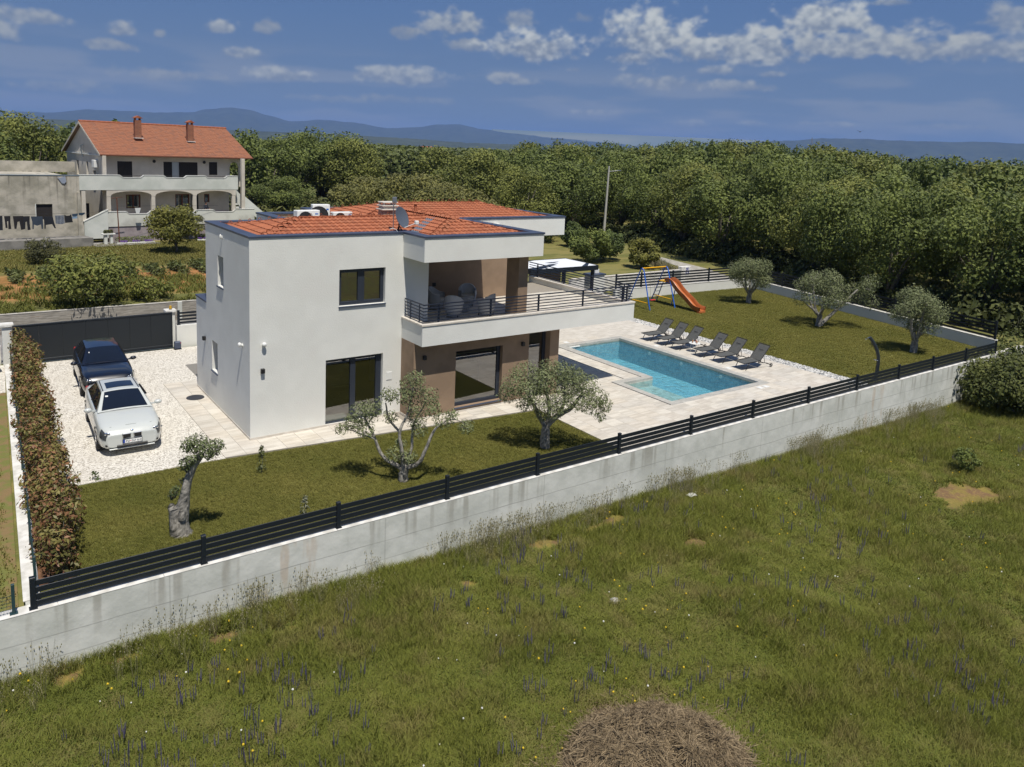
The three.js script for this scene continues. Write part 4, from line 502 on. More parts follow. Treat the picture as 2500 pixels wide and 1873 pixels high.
// ---------------------------------------------------------------- swing and slide
{ const t = thing('play_frame', 'blue and yellow steel swing frame with ladder and red seat on the lawn', 'swing set', [0, 0, 0]); const blue = std({ color: C(.012, .11, .50), roughness: .35 }), yel = std({ color: C(.80, .42, .01), roughness: .4 }), red = std({ color: C(.55, .03, .03), roughness: .45 }), r = .036;
  const aF = (x, zf, zb, xb) => [tube([[x - .05, 0, zf], [x - .02, 1.2, lerp(zf, -10.3, .52)], [x, 2.3, -10.18], [x, 2.47, -10.28], [x + .02, 2.5, -10.36], [xb, 2.38, -10.46]], r, 9)];
  part(t, 'front_leg', tube([[27.52, 0, -9.29], [27.66, 2.3, -10.12], [27.68, 2.46, -10.22], [27.7, 2.5, -10.36]], r, 9), blue); part(t, 'front_leg', tube([[29.66, 0, -9.18], [29.83, 2.3, -10.12], [29.84, 2.46, -10.22], [29.85, 2.5, -10.36]], r, 9), blue);
  part(t, 'rear_leg', tube([[27.7, 2.5, -10.36], [27.7, 2.4, -10.47], [27.6, 0, -11.45]], r, 9), blue); part(t, 'rear_leg', tube([[29.85, 2.5, -10.36], [29.85, 2.4, -10.47], [29.9, 0, -11.55]], r, 9), blue);
  part(t, 'ladder_stile', bar([30.3, 1.55, -10.85], [30.38, 0, -11.5], .03, .03, 8), blue);
  for (let k = 0; k < 6; k++) { const y = .25 + k * .25, z = lerp(-11.5, -10.6, y / 2.0); part(t, 'rung', bar([29.88, y, z], [30.36, y, z], .016), M.rail); }
  part(t, 'top_bar', bar([27.72, 2.5, -10.36], [29.83, 2.5, -10.36], .04, .04, 9), yel); part(t, 'cross_bar', bar([27.55, .42, -9.45], [27.61, .42, -11.25], .028, .028, 8), yel); part(t, 'cross_bar', bar([29.7, .5, -9.4], [29.88, .5, -11.3], .028, .028, 8), yel);
  part(t, 'platform', [chBox(29.75, 30.35, 1.5, 1.56, -10.85, -10.2, .01)], yel); part(t, 'brace', bar([29.8, 1.5, -9.9], [29.85, 1.5, -10.95], .03, .03, 8), blue);
  const s = part(t, 'swing_seat', chBox(28.45, 28.85, .42, .46, -10.28, -10.1, .015), red); for (const x of [28.47, 28.83]) part(s, 'rope', bar([x, .45, -10.2], [x, 2.48, -10.36], .008, .008, 5), std({ color: C(.25, .23, .2) }));
  // slide
  const d = thing('slide', 'orange brown plastic slide running down from the swing frame', 'slide', [0, 0, 0]); const sm = std({ map: mottle([.36, .105, .03], [.43, .135, .04], 6, 1.5, 191), roughness: .38 });
  const path = [[-10.3, 1.55], [-10.05, 1.58], [-9.75, 1.48], [-9.4, 1.2], [-9.0, .92], [-8.6, .70], [-8.25, .47], [-7.95, .27], [-7.65, .17], [-7.3, .15]], v = [], cr = new THREE.CatmullRomCurve3(path.map(([z, y]) => V(30.05, y, z))), N = 30, sec = [[-.31, .24], [-.27, .26], [-.24, .22], [-.21, .02], [0, 0], [.21, .02], [.24, .22], [.27, .26], [.31, .24], [.27, -.05], [0, -.06], [-.27, -.05], [-.31, .24]];
  const P = (i, k) => { const c = cr.getPoint(i / N), tn = cr.getTangent(i / N), n = V(0, tn.z, -tn.y), q = .7 + .3 * smooth(0, .15, i / N); return [c.x + sec[k][0], c.y + n.y * sec[k][1] * q, c.z + n.z * sec[k][1] * q]; };
  for (let i = 0; i < N; i++) for (let k = 0; k < sec.length - 1; k++) v.push(...P(i, k), ...P(i, k + 1), ...P(i + 1, k), ...P(i + 1, k), ...P(i, k + 1), ...P(i + 1, k + 1));
  const g = new THREE.BufferGeometry(); g.setAttribute('position', new THREE.Float32BufferAttribute(v, 3)); part(d, 'chute', boxUV(toCreasedNormals(mergeVertices(g), .6)), sm); part(d, 'foot', chBox(29.77, 30.33, 0, .15, -7.5, -7.27, .02), sm); part(d, 'support_leg', [bar([30.2, 0, -10.0], [30.2, 1.3, -9.7], .03, .03, 8), bar([30.2, 1.25, -9.7], [29.95, 1.3, -9.7], .025)], blue); }
// ---------------------------------------------------------------- pergola behind the terrace
{ const t = thing('pergola', 'black framed pergola with a white roof with black zigzag shapes beyond the terrace railing', 'pergola', [0, 0, 0]);
  const zigzagTex = (() => { const c = document.createElement('canvas'); c.width = 512; c.height = 512; const q = c.getContext('2d'); q.fillStyle = '#eef0f2'; q.fillRect(0, 0, 512, 512); q.fillStyle = '#15171c'; const z = (pts) => { q.beginPath(); pts.forEach(([x, y], i) => i ? q.lineTo(x, y) : q.moveTo(x, y)); q.fill(); };  // black jagged shapes drawn over the white colour of the roof panel
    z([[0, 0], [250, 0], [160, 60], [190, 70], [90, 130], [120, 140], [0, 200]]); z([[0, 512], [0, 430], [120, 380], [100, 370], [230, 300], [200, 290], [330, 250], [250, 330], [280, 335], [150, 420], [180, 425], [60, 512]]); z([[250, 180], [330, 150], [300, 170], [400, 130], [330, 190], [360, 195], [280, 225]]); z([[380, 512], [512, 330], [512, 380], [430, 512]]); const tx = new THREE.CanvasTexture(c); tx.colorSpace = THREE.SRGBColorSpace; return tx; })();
  const x0 = 19.4, x1 = 24.55, z0 = -14.1, z1 = -10.95, top = new THREE.PlaneGeometry(x1 - x0 - .1, z1 - z0 - .1, 1, 1).rotateX(-Math.PI / 2).translate((x0 + x1) / 2, 2.772, (z0 + z1) / 2);
  part(t, 'roof_panel', [top], std({ map: zigzagTex, roughness: .35 })); part(t, 'roof_underside', box(x0 + .05, x1 - .05, 2.72, 2.765, z0 + .05, z1 - .05), M.black);
  part(t, 'fascia', [chBox(x0, x1, 2.5, 2.79, z1 - .05, z1), chBox(x0, x1, 2.5, 2.79, z0, z0 + .05), chBox(x0, x0 + .05, 2.5, 2.79, z0 + .05, z1 - .05), chBox(x1 - .05, x1, 2.5, 2.79, z0 + .05, z1 - .05)], M.fence);
  for (const [x, z] of [[x0 + .2, z1 - .2], [x1 - .3, z1 - .2], [x0 + .2, z0 + .2], [x1 - .3, z0 + .2], [22.0, z1 - .2]]) part(t, 'post', chBox(x - .08, x + .08, 0, 2.5, z - .08, z + .08, .008), M.fence);
  part(t, 'back_wall', [box(21.6, 24.1, 0, 2.3, z0 + .02, z0 + .12)], M.tan); part(t, 'counter', [chBox(22.1, 23.9, 0, .9, -13.9, -13.4, .01)], M.tan); part(t, 'bench', [chBox(22.3, 23.6, .3, .5, -12.2, -11.7, .02)], std({ color: C(.12, .05, .02), roughness: .6 }));
  const w = thing('wall_pier', 'white wall pier with a dark cap between pergola and rear fence', 'pier', [25.9, 0, -12.75]); part(w, 'shaft', chBox(-.55, .55, 0, 1.85, -.35, .35, .01), M.white); part(w, 'cap', chBox(-.62, .62, 1.85, 1.93, -.42, .42, .01), M.capMetal); part(w, 'meter_box', chBox(-.05, .3, 1.93, 2.2, -.2, .1, .02), M.plastic); }
{ const t = thing('manhole_cover', 'round dark manhole cover in the paving beside the villa', 'manhole cover', [-.42, .036, -5.1]); part(t, 'lid', new THREE.CylinderGeometry(.29, .29, .012, 32).translate(0, .004, 0), std({ color: C(.035, .037, .045), roughness: .7 })); part(t, 'rim', new THREE.TorusGeometry(.3, .012, 6, 36).rotateX(Math.PI / 2), M.dark); part(t, 'rib', [0, 1, 2].map(k => new THREE.TorusGeometry(.07 + k * .07, .004, 4, 28).rotateX(Math.PI / 2).translate(0, .01, 0)), M.dark); }
// ---------------------------------------------------------------- the two cars
function spline(ts, vs, t) { let k = 0; while (k < ts.length - 2 && t > ts[k + 1]) k++; const u = clamp((t - ts[k]) / (ts[k + 1] - ts[k])), p0 = vs[Math.max(0, k - 1)], p1 = vs[k], p2 = vs[k + 1], p3 = vs[Math.min(vs.length - 1, k + 2)]; return .5 * (2 * p1 + (p2 - p0) * u + (2 * p0 - 5 * p1 + 4 * p2 - p3) * u * u + (3 * p1 - p0 - 3 * p2 + p3) * u * u * u); }
function patchGrid(f, nu, nv) { const v = []; for (let i = 0; i < nu; i++) for (let j = 0; j < nv; j++) { const a = f(i / nu, j / nv), b = f((i + 1) / nu, j / nv), c = f((i + 1) / nu, (j + 1) / nv), d = f(i / nu, (j + 1) / nv); v.push(...a, ...b, ...d, ...d, ...b, ...c); } const g = new THREE.BufferGeometry(); g.setAttribute('position', new THREE.Float32BufferAttribute(v, 3)); return boxUV(toCreasedNormals(mergeVertices(g, 1e-4), .75)); }
function quad3(a, b, c, d, bulge, s = [0, 1, 0, 1], off = 0) {        // bulged patch: a-b is the lower edge, d-c the upper
  const n = V(...b).sub(V(...a)).cross(V(...d).sub(V(...a))).normalize();
  return patchGrid((u, v) => { const U = lerp(s[0], s[1], u), W = lerp(s[2], s[3], v), k = bulge * (1 - (2 * U - 1) ** 2) * (0.6 + 0.4 * (1 - (2 * W - 1) ** 2)) + off; return [0, 1, 2].map(i => lerp(lerp(a[i], b[i], U), lerp(d[i], c[i], U), W) + [n.x, n.y, n.z][i] * k); }, 10, 6); }
function makeCar(name, label, o) {
  const t = thing(name, label, 'car', o.at, o.turn), paint = o.paint, L = o.len / 4.62, glass = phys({ color: C(.008, .010, .014), roughness: .03, ior: 1.8, specularIntensity: 1 });
  const ts = [-2.31, -2.24, -2.0, -1.5, -.8, 0, .8, 1.3, 1.75, 2.05, 2.22, 2.30], hw = [.66, .78, .85, .89, .90, .895, .895, .89, .875, .83, .76, .66], yt = o.hatch ? [.95, 1.02, 1.06, 1.05, 1.02, 1.0, 1.0, .985, .95, .90, .83, .72] : [.88, 1.0, 1.07, 1.08, 1.03, 1.0, .995, .97, .93, .875, .80, .69], yb = [.42, .32, .26, .22, .2, .2, .2, .2, .22, .24, .26, .30];
  const S = [[0, 0], [.55, 0], [.86, .0], [.96, .09], [1, .33], [.995, .56], [.975, .74], [.93, .88], [.82, .955], [.55, .99], [0, 1]];
  const body = (u, v) => { const z = lerp(-2.31, 2.30, u), w = spline(ts, hw, z), T = spline(ts, yt, z), B = spline(ts, yb, z), q = Math.abs(v * 2 - 1), side = v < .5 ? -1 : 1, p = (1 - q) * (S.length - 1) , k = (S.length - 1) - p; const kk = clamp(k, 0, S.length - 1), i = Math.min(S.length - 2, Math.floor(S.length - 1 - kk)), f = (S.length - 1 - kk) - i; const sx = lerp(S[i][0], S[i + 1][0], f), sy = lerp(S[i][1], S[i + 1][1], f); return [side * w * sx, lerp(B, T, sy), z * L]; };
  const b = part(t, 'body', [patchGrid(body, 56, 40), patchGrid((u, v) => { const p = body(1, u < .5 ? v * .5 : 1 - v * .5), q = body(1, v * .5); const m = [0, lerp(.32, .69, .5), 2.315 * L]; return u < .5 ? [lerp(q[0], 0, u * 2), lerp(q[1], q[1], u * 2), lerp(q[2], 2.33 * L, u * 2)] : [lerp(0, -q[0], (u - .5) * 2), q[1], lerp(2.33 * L, q[2], (u - .5) * 2)]; }, 8, 16), patchGrid((u, v) => { const q = body(0, v * .5); return [lerp(q[0], -q[0], u), q[1], q[2]]; }, 4, 14)], paint);
  const onBody = (u0, u1, v0, v1, off) => patchGrid((u, v) => { const U = lerp(u0, u1, u), W = lerp(v0, v1, v), p = body(U, W), a = V(...body(Math.min(1, U + .004), W)).sub(V(...body(U - .004, W))), c = V(...body(U, Math.min(1, W + .004))).sub(V(...body(U, W - .004))), n = a.cross(c).normalize(); if (n.y < 0 && n.x * p[0] < 0) n.negate(); if (n.x * p[0] + (n.y) * (p[1] - .5) + n.z * p[2] * .3 < 0) n.negate(); return [p[0] + n.x * off, p[1] + n.y * off, p[2] + n.z * off]; }, 8, 6);
  // cabin
  const zA = .92 * L, zB = .12 * L, zC = (o.hatch ? -1.35 : -1.2) * L, zD = (o.hatch ? -2.02 : -1.92) * L, H = o.h, rx = .555, bx = .77, yB = .975;
  const fl = [-bx, yB, zA], fr = [bx, yB, zA], tl = [-rx, H - .035, zB], tr = [rx, H - .035, zB], ul = [-rx + .02, H - .05, zC], ur = [rx - .02, H - .05, zC], rl = [-bx + .06, yB + .06, zD], rr = [bx - .06, yB + .06, zD];
  part(t, 'roof', [quad3(tl, tr, ur, ul, .045), quad3(fl, fr, tr, tl, .07), quad3(rr, rl, ul, ur, .05), quad3(fl, tl, ul, rl, -.015), quad3(fr, rr, ur, tr, -.015)].map(flat), paint);
  part(t, 'windscreen', quad3(fl, fr, tr, tl, .07, [.07, .93, .06, .94], .008), glass); part(t, 'rear_window', quad3(rr, rl, ul, ur, .05, [.1, .9, .15, .93], .008), glass);
  for (const s of [-1, 1]) { const k = o.hatch ? -.2 : 0; part(t, 'side_window', patchGrid((u, v) => { const z0 = lerp(.72 * L, -1.62 * L, u), z1 = lerp(.14 * L, -1.2 * L, u), x = lerp(bx + .018, rx + .02, v); return [s * x, lerp(yB + .03, H - .075, v), lerp(z0, z1, v)]; }, 10, 4), glass); part(t, 'window_pillar', beam([s * (bx + .025), yB + .03, -.36 * L], [s * (rx + .03), H - .07, -.36 * L], .012, .07), M.black); }
  if (o.sunroof) { part(t, 'sunroof', quad3(tl, tr, ur, ul, .045, [.14, .86, .16, .66], .008), glass); for (const s of [.035, .965]) part(t, 'roof_strip', quad3(tl, tr, ur, ul, .045, [s - .014, s + .014, .02, .98], .006), M.black); }
  part(t, 'bonnet_line', [onBody(.945, .95, .28, .72, .002), onBody(.72, .945, .30, .305, .002), onBody(.72, .945, .695, .70, .002)], o.line);
  part(t, 'bumper_intake', [onBody(.962, .995, .395, .415, .004), chBox(-.42, .42, .30, .36, 2.27 * L, 2.345 * L, .02), chBox(-.72, -.42, .33, .41, 2.2 * L, 2.285 * L, .02), chBox(.42, .72, .33, .41, 2.2 * L, 2.285 * L, .02)].slice(1), M.black);
  part(t, 'bumper_lip', [chBox(-.62, .62, .225, .26, 2.12 * L, 2.31 * L, .015)], paint);
  // lamps
  for (const s of [-1, 1]) { const hl = part(t, 'headlight', [onBody(.935, .992, s < 0 ? .245 : .645, s < 0 ? .355 : .755, .012)], phys({ color: C(.05, .055, .06), roughness: .08, clearcoat: 1 })); for (const f of [.3, .65]) part(hl, 'lamp_lens', new THREE.SphereGeometry(.05, 12, 8).scale(1, 1, .5).translate(s * lerp(.56, .76, f), lerp(.70, .735, f), lerp(2.28, 2.2, f) * L), M.chrome);
    part(t, 'mirror', [new THREE.SphereGeometry(.11, 12, 8).scale(1.05, .68, .75).translate(s * 1.0, 1.0, .62 * L), beam([s * .78, .96, .62 * L], [s * .95, .98, .62 * L], .05, .04)], o.mirror || paint);
    part(t, 'tail_lamp', chBox(s * .5, s * .8, .8, .95, -2.27 * L, -2.15 * L, .02), std({ color: C(.35, .01, .01), roughness: .2 }));
    for (const z of [1.43, -1.38]) { const w = part(t, 'wheel', [new THREE.TorusGeometry(.245, .085, 10, 26).scale(1, 1, 1.15).rotateY(Math.PI / 2).translate(s * .80, .325, z * L)], M.rubber); part(w, 'rim', [new THREE.CylinderGeometry(.235, .235, .05, 22).rotateZ(Math.PI / 2).translate(s * .855, .325, z * L)], M.alu); part(w, 'spokes', [0, 1, 2, 3, 4].map(k => { const a = k * 1.2566; return beam([s * .885, .325, z * L], [s * .885, .325 + .2 * Math.sin(a), z * L + .2 * Math.cos(a)], .02, .05); }), M.chrome); part(t, 'wheel_arch', new THREE.RingGeometry(.335, .40, 20, 1, 0, Math.PI).rotateY(Math.PI / 2).translate(s * .901, .325, z * L), M.black); } }
  return t;
}
{ const white = phys({ color: C(.52, .545, .525), roughness: .28, clearcoat: .8, clearcoatRoughness: .05 });
  const c = makeCar('parked_car', 'white saloon car with sunroof parked in front of the dark car', { at: [-3.22, .012, -2.95], turn: -.035, len: 4.62, h: 1.43, paint: white, sunroof: 1, line: std({ color: C(.25, .27, .26) }) });
  for (const s of [-1, 1]) { const k = part(c, 'kidney_grille', [chBox(s * .03, s * .27, .55, .70, 2.29, 2.345, .02)], M.chrome); part(k, 'grille_bars', [chBox(s * .048, s * .252, .565, .685, 2.335, 2.350, .01), ...[...Array(7)].map((_, i) => rawBox(s * (.06 + i * .028), s * (.066 + i * .028), .57, .68, 2.35, 2.354))], M.black); }
  const cv = document.createElement('canvas'); cv.width = 512; cv.height = 112; const q = cv.getContext('2d'); q.fillStyle = '#e9ebea'; q.fillRect(0, 0, 512, 112); q.fillStyle = '#1f3f96'; q.fillRect(0, 0, 56, 112); q.fillStyle = '#16181c'; q.font = 'bold 88px sans-serif'; q.textBaseline = 'middle'; q.fillText('PU', 70, 60); q.fillText('561 6-H', 232, 60, 268); q.fillStyle = '#a33'; q.fillRect(196, 40, 24, 32); q.strokeStyle = '#16181c'; q.lineWidth = 5; q.strokeRect(3, 3, 506, 106);
  const px = new THREE.CanvasTexture(cv); px.colorSpace = THREE.SRGBColorSpace; const pl = part(c, 'number_plate', chBox(-.27, .27, .40, .525, 2.33, 2.352, .004), M.black); part(pl, 'plate_face', new THREE.PlaneGeometry(.52, .114).translate(0, .462, 2.3545), std({ map: px, roughness: .5 }));
  const bc = document.createElement('canvas'); bc.width = bc.height = 128; const r = bc.getContext('2d'); r.fillStyle = '#101216'; r.fillRect(0, 0, 128, 128); r.fillStyle = '#f4f4f4'; r.beginPath(); r.arc(64, 64, 42, 0, 7); r.fill(); r.fillStyle = '#1a6fc4'; for (const a of [Math.PI, 0]) { r.beginPath(); r.moveTo(64, 64); r.arc(64, 64, 42, a, a + Math.PI / 2); r.fill(); } const bt = new THREE.CanvasTexture(bc); bt.colorSpace = THREE.SRGBColorSpace;
  part(c, 'badge', new THREE.CircleGeometry(.045, 20).rotateX(-.9).translate(0, .765, 2.245), std({ map: bt, roughness: .3 }));
  const st = new THREE.PlaneGeometry(.08, .06).rotateX(-1.08).translate(-.45, 1.31, .38); part(c, 'vignette_sticker', st, M.plastic);
  const navy = phys({ color: C(.003, .005, .012), roughness: .3, clearcoat: 1, clearcoatRoughness: .03 });
  const d = makeCar('parked_car', 'dark blue hatchback car parked behind the white car near the gate', { at: [-2.93, .012, -8.72], turn: -.04, len: 4.5, h: 1.45, paint: navy, hatch: 1, line: M.black });
  part(d, 'front_grille', [chBox(-.5, .5, .42, .62, 2.2, 2.28, .02)], M.black); part(d, 'vignette_sticker', new THREE.PlaneGeometry(.08, .06).rotateX(-1.08).translate(-.45, 1.31, .38), M.plastic); }
// ---------------------------------------------------------------- olive trees and garden plants
const LAT = [.808, .589], DEP = [-.589, .808];                        // across and towards the photographer, in plan
const at3 = (lat, h, dep = 0) => [LAT[0] * lat + DEP[0] * dep, h, LAT[1] * lat + DEP[1] * dep];
const oliveTones = [[.095, .12, .04], [.27, .30, .15]];
function oliveTree(label, p, limbs, clumps, n, seed, o = {}) {
  const R = rng(seed), t = thing('olive_tree', label, 'olive tree', p, 0), trunk = [];
  for (const [pts, r0, r1] of limbs) { const c = new THREE.CatmullRomCurve3(pts.map(q => V(...q))), N = Math.max(5, pts.length * 3), P = [], rr = []; for (let k = 0; k <= N; k++) { const v = c.getPoint(k / N), w = .02 * (k > 0 && k < N ? 1 : 0); P.push([v.x + (R() - .5) * w, v.y, v.z + (R() - .5) * w]); rr.push(lerp(r0, r1, k / N) * (.9 + .2 * R())); } trunk.push(tube(P, rr, 8)); }
  part(t, 'trunk', trunk, M.oliveBark);
  const tw = []; for (const c of clumps) for (let k = 0; k < 7; k++) { const th = R() * 6.28, u = R() * 1.6 - .6, s = Math.sqrt(Math.max(0, 1 - u * u * .4)); tw.push(bar([c[0], c[1] - c[3] * .3, c[2]], [c[0] + Math.cos(th) * s * c[3] * .9, c[1] + u * c[3] * .8, c[2] + Math.sin(th) * s * c[3] * .9], .009, .003, 4)); }
  part(t, 'twigs', tw, M.oliveBark);
  part(t, 'crown', leaves(R, n, onClumps(clumps, .25, .35), o.size || .095, { aspect: .3, tones: o.tones || oliveTones, spread: .9 }), M.olive);
  return t;
}
{ // leaning pruned stump
  const R = rng(301), t = thing('olive_tree', 'pruned olive with a thick leaning trunk and a small leafy top near the gravel', 'olive tree', [-3.25, 0, 5.03]);
  const P = (l, h, d = 0) => at3(l, h, d);
  const lump = (r) => r * (.88 + .26 * R());
  part(t, 'trunk', [tube([P(.02, -.05), P(.0, .06), P(-.02, .25), P(-.04, .5), P(-.06, .66), P(-.07, .72)], [.30, .25, .20, .185, .17, .08].map(lump), 12), tube([P(.05, .35), P(.08, .7), P(.14, 1.05), P(.22, 1.4), P(.36, 1.75), P(.56, 2.05)], [.17, .14, .115, .105, .09, .07].map(lump), 11), tube([P(-.12, .5, .05), P(-.17, .7, .06), P(-.16, .78, .05)], [.1, .09, .05], 9), tube([P(.1, .45, .12), P(.12, .62, .14), P(.11, .68, .13)], [.1, .085, .05], 9)], M.oliveBark);
  const cl = [[...P(.72, 2.2, .05), .3], [...P(.40, 2.28, -.1), .28], [...P(.9, 2.25, 0), .22], [...P(.25, 2.3, .1), .2], [...P(.2, 1.78, .05), .2, .1], [...P(.33, 1.95, .1), .2], [...P(-.08, 1.1, .05), .16, .1], [...P(.05, 1.3, -.08), .1], [...P(-.18, .95, 0), .1]];
  part(t, 'twigs', cl.flatMap(c => [...Array(8)].map(() => bar([c[0], c[1] - c[3], c[2]], [c[0] + (R() - .5) * 2 * c[3], c[1] + R() * c[3], c[2] + (R() - .5) * 2 * c[3]], .009, .003, 4))), M.oliveBark);
  part(t, 'crown', leaves(R, 1500, onClumps(cl, .1, .5), .085, { aspect: .36, tones: [[.06, .085, .028], [.19, .22, .10]] }), M.olive); }
{ const P = at3; oliveTree('open crowned olive with several bare limbs in front of the glass door', [2.77, 0, 5.1],
  [[[P(0, -.05), P(0, .2), P(.02, .42)], .15, .12], [[P(0, .35), P(-.3, .52), P(-.62, .75), P(-.9, 1.4), P(-1.15, 1.85)], .075, .03], [[P(-.86, 1.25), P(-1.2, 1.35), P(-1.6, 1.5)], .03, .015], [[P(-.02, .4, -.05), P(-.12, .9, -.2), P(-.2, 1.35, -.3), P(-.5, 1.7, -.35), P(-.6, 2.2, -.3)], .055, .02], [[P(.0, .4, .05), P(-.05, 1.0, .1), P(-.12, 1.5, .1), P(.1, 2.1, 0), P(.22, 2.8, 0)], .06, .022], [[P(.02, .4), P(.2, 1.0, -.15), P(.22, 1.6, -.2), P(.55, 2.3, -.2)], .05, .02], [[P(.02, .38), P(.42, .6, .1), P(.62, 1.0, .15), P(.85, 1.6, .1), P(1.2, 1.9, .05)], .075, .025], [[P(1.1, 1.85, .05), P(1.45, 1.9, 0), P(1.75, 1.75, 0)], .018, .008]],
  [[-1.2, 1.95, .44, 0], [-.9, 2.2, .34, .2], [-1.5, 1.6, .32, -.2], [-1.8, 1.5, .22, 0], [-.5, 2.45, .27, -.3], [-.45, 1.8, .24, -.3], [-1.05, 1.6, .28, .3], [.18, 2.85, .40, 0], [.28, 3.1, .28, .1], [.02, 2.55, .3, .1], [.6, 2.45, .36, -.2], [.75, 2.15, .3, -.1], [.3, 1.8, .32, -.2], [.42, 1.5, .26, -.1], [1.1, 1.9, .32, .05], [1.35, 2.05, .22, 0], [1.75, 1.72, .26, 0], [-.25, .85, .28, .1], [.15, .8, .26, .15], [-.1, 1.1, .2, -.1], [.25, 2.2, .22, .1]].map(([l, h, r, d]) => [...P(l, h, d), r]), 5200, 311); }
{ const P = at3; oliveTree('dense round olive at the corner of lawn and pool paving', [7.89, 0, 5.16],
  [[[P(0, -.05), P(-.02, .3), P(0, .75)], .17, .14], [[P(0, .7), P(-.25, 1.1), P(-.5, 1.6, .2), P(-.8, 2.1, .2)], .09, .03], [[P(0, .7), P(.1, 1.2, -.3), P(.0, 1.7, -.4), P(-.1, 2.3, -.3)], .08, .03], [[P(0, .7), P(.3, 1.1, .1), P(.75, 1.4, .1), P(1.15, 1.9, 0), P(1.4, 2.0, 0)], .1, .03], [[P(.3, 1.1, .1), P(.5, 1.6, .3), P(.5, 2.2, .3)], .06, .02]],
  [[-1.3, 1.75, .34, 0], [-1.1, 2.15, .46, .2], [-.75, 2.4, .48, -.3], [-.65, 2.05, .42, .5], [-.15, 2.35, .5, .3], [.0, 2.5, .42, -.4], [.35, 2.6, .42, 0], [.8, 2.4, .48, .3], [.75, 2.3, .45, -.5], [1.2, 2.15, .46, 0], [1.55, 1.8, .4, .1], [1.85, 1.5, .28, 0], [1.7, 1.2, .22, .1], [-.35, 1.75, .4, .5], [.35, 1.8, .48, .5], [.2, 1.5, .36, .6], [-.15, 1.2, .24, .3], [.9, 1.8, .42, .4], [-.75, 1.55, .28, .3], [1.3, 1.6, .3, .4], [.5, 2.1, .45, .1], [-.3, 2.1, .4, 0]].map(([l, h, r, d]) => [...P(l, h, d), r]), 10500, 312); }
function roundOlive(label, p, seed, H, rx, dens, split) {
  const R = rng(seed), cl = [], limbs = [[[[0, -.05, 0], [.03, .35, 0], [0, .7, .03]], .19, .15]];
  for (let k = 0; k < dens; k++) { const th = R() * 6.28, u = R() * 1.7 - .75, s = Math.sqrt(Math.max(.1, 1 - u * u)), r = Math.cbrt(.35 + .65 * R()); cl.push([Math.cos(th) * s * r * (rx - .4), H * .62 + u * (H * .30), Math.sin(th) * s * r * (rx - .4) * .85, .42 + .25 * R(), .35 + .3 * R()]); }
  for (let k = 0; k < 5; k++) { const c = cl[k * 3 % cl.length]; limbs.push([[[0, .6, 0], [c[0] * .35, 1.0, c[2] * .35], [c[0] * .7, c[1] * .8, c[2] * .7], [c[0], c[1], c[2]]], .09, .03]); }
  if (split) for (const [dx, h, r] of split) { for (let k = 0; k < 7; k++) cl.push([LAT[0] * dx + (R() - .5) * r * 1.3, h + (R() - .5) * r, LAT[1] * dx + (R() - .5) * r * 1.3, .4 + .25 * R(), .4]); limbs.push([[[LAT[0] * .1, .1, LAT[1] * .1], [LAT[0] * dx * .4, .9, LAT[1] * dx * .4], [LAT[0] * dx, h, LAT[1] * dx]], .14, .05]); }
  return oliveTree(label, p, limbs, cl, 9500, seed + 9, { size: .12 });
}
roundOlive('olive with a tall rounded crown at the rear corner of the lawn', [35.82, 0, -8.25], 321, 3.5, 1.75, 24);
roundOlive('largest olive on the pool lawn with a double trunk and two crowns', [33.7, 0, -1.65], 322, 3.3, 1.9, 26, [[2.1, 2.3, 1.3]]);
roundOlive('compact olive on the pool lawn nearest to the board fence', [32.69, 0, 4.46], 323, 3.3, 1.55, 24);
function sapling(label, p, h, seed, tones) { const R = rng(seed), t = thing('sapling', label, 'sapling', p); part(t, 'stem', tube([[0, -.02, 0], [.02, h * .5, .01], [0, h, 0]], [.012, .009, .004], 5), M.oliveBark); part(t, 'foliage', leaves(R, Math.round(170 * h / .7), r => { const y = .1 * h + r() * h * .95, q = (.13 - .08 * y / h) * (.4 + r()), a = r() * 6.28; return [Math.cos(a) * q, y, Math.sin(a) * q, Math.cos(a), .5, Math.sin(a), r()]; }, .085, { aspect: .4, tones }), M.gloss); }
sapling('young upright shrub with pointed leaves on the lawn before the villa corner', [-.47, 0, 2.55], .78, 331, [[.06, .075, .03], [.17, .19, .07]]);
sapling('tiny sapling with pale flowers just behind the board fence', [-.43, 0, 5.81], .6, 332, [[.08, .10, .04], [.3, .3, .22]]);
sapling('small weed at the edge of the gravel below the hedge', [-4.5, 0, .7], .22, 333, [[.04, .07, .02], [.1, .14, .04]]);
// hedge of red tipped shrubs
{ const R = rng(341), t = thing('hedge', 'long red tipped photinia hedge beside the gravel drive', 'hedge', [0, 0, 0]), cl = [], st = [];
  for (let z = -12.3; z < 5.9; z += .42) { const q = (z + 12.3) / 18.2, xc = lerp(-5.28, -5.82, q), w = .42 + .18 * R() + (Math.abs(z - 1.5) < 1 ? .12 : 0), h = 1.12 + .3 * R() + .15 * (1 - q); for (let k = 0; k < 4; k++) cl.push([xc + (R() - .5) * w * 1.1, .3 + (h - .45) * (k / 3), z + (R() - .5) * .4, .27 + .14 * R(), R()]); st.push(bar([xc, 0, z], [xc + (R() - .5) * .3, h * .8, z + (R() - .5) * .2], .02, .008, 5)); }
  part(t, 'stems', st, M.bark);
  const red = leaves(R, 7500, onClumps(cl, .5, .5), .125, { aspect: .42, tones: [[.13, .06, .03], [.30, .155, .075]] }), green = leaves(R, 15000, onClumps(cl, .3, .35), .125, { aspect: .42, tones: [[.085, .085, .022], [.26, .225, .07]] });
  part(t, 'red_shoots', red, M.gloss); part(t, 'green_leaves', green, M.gloss); }
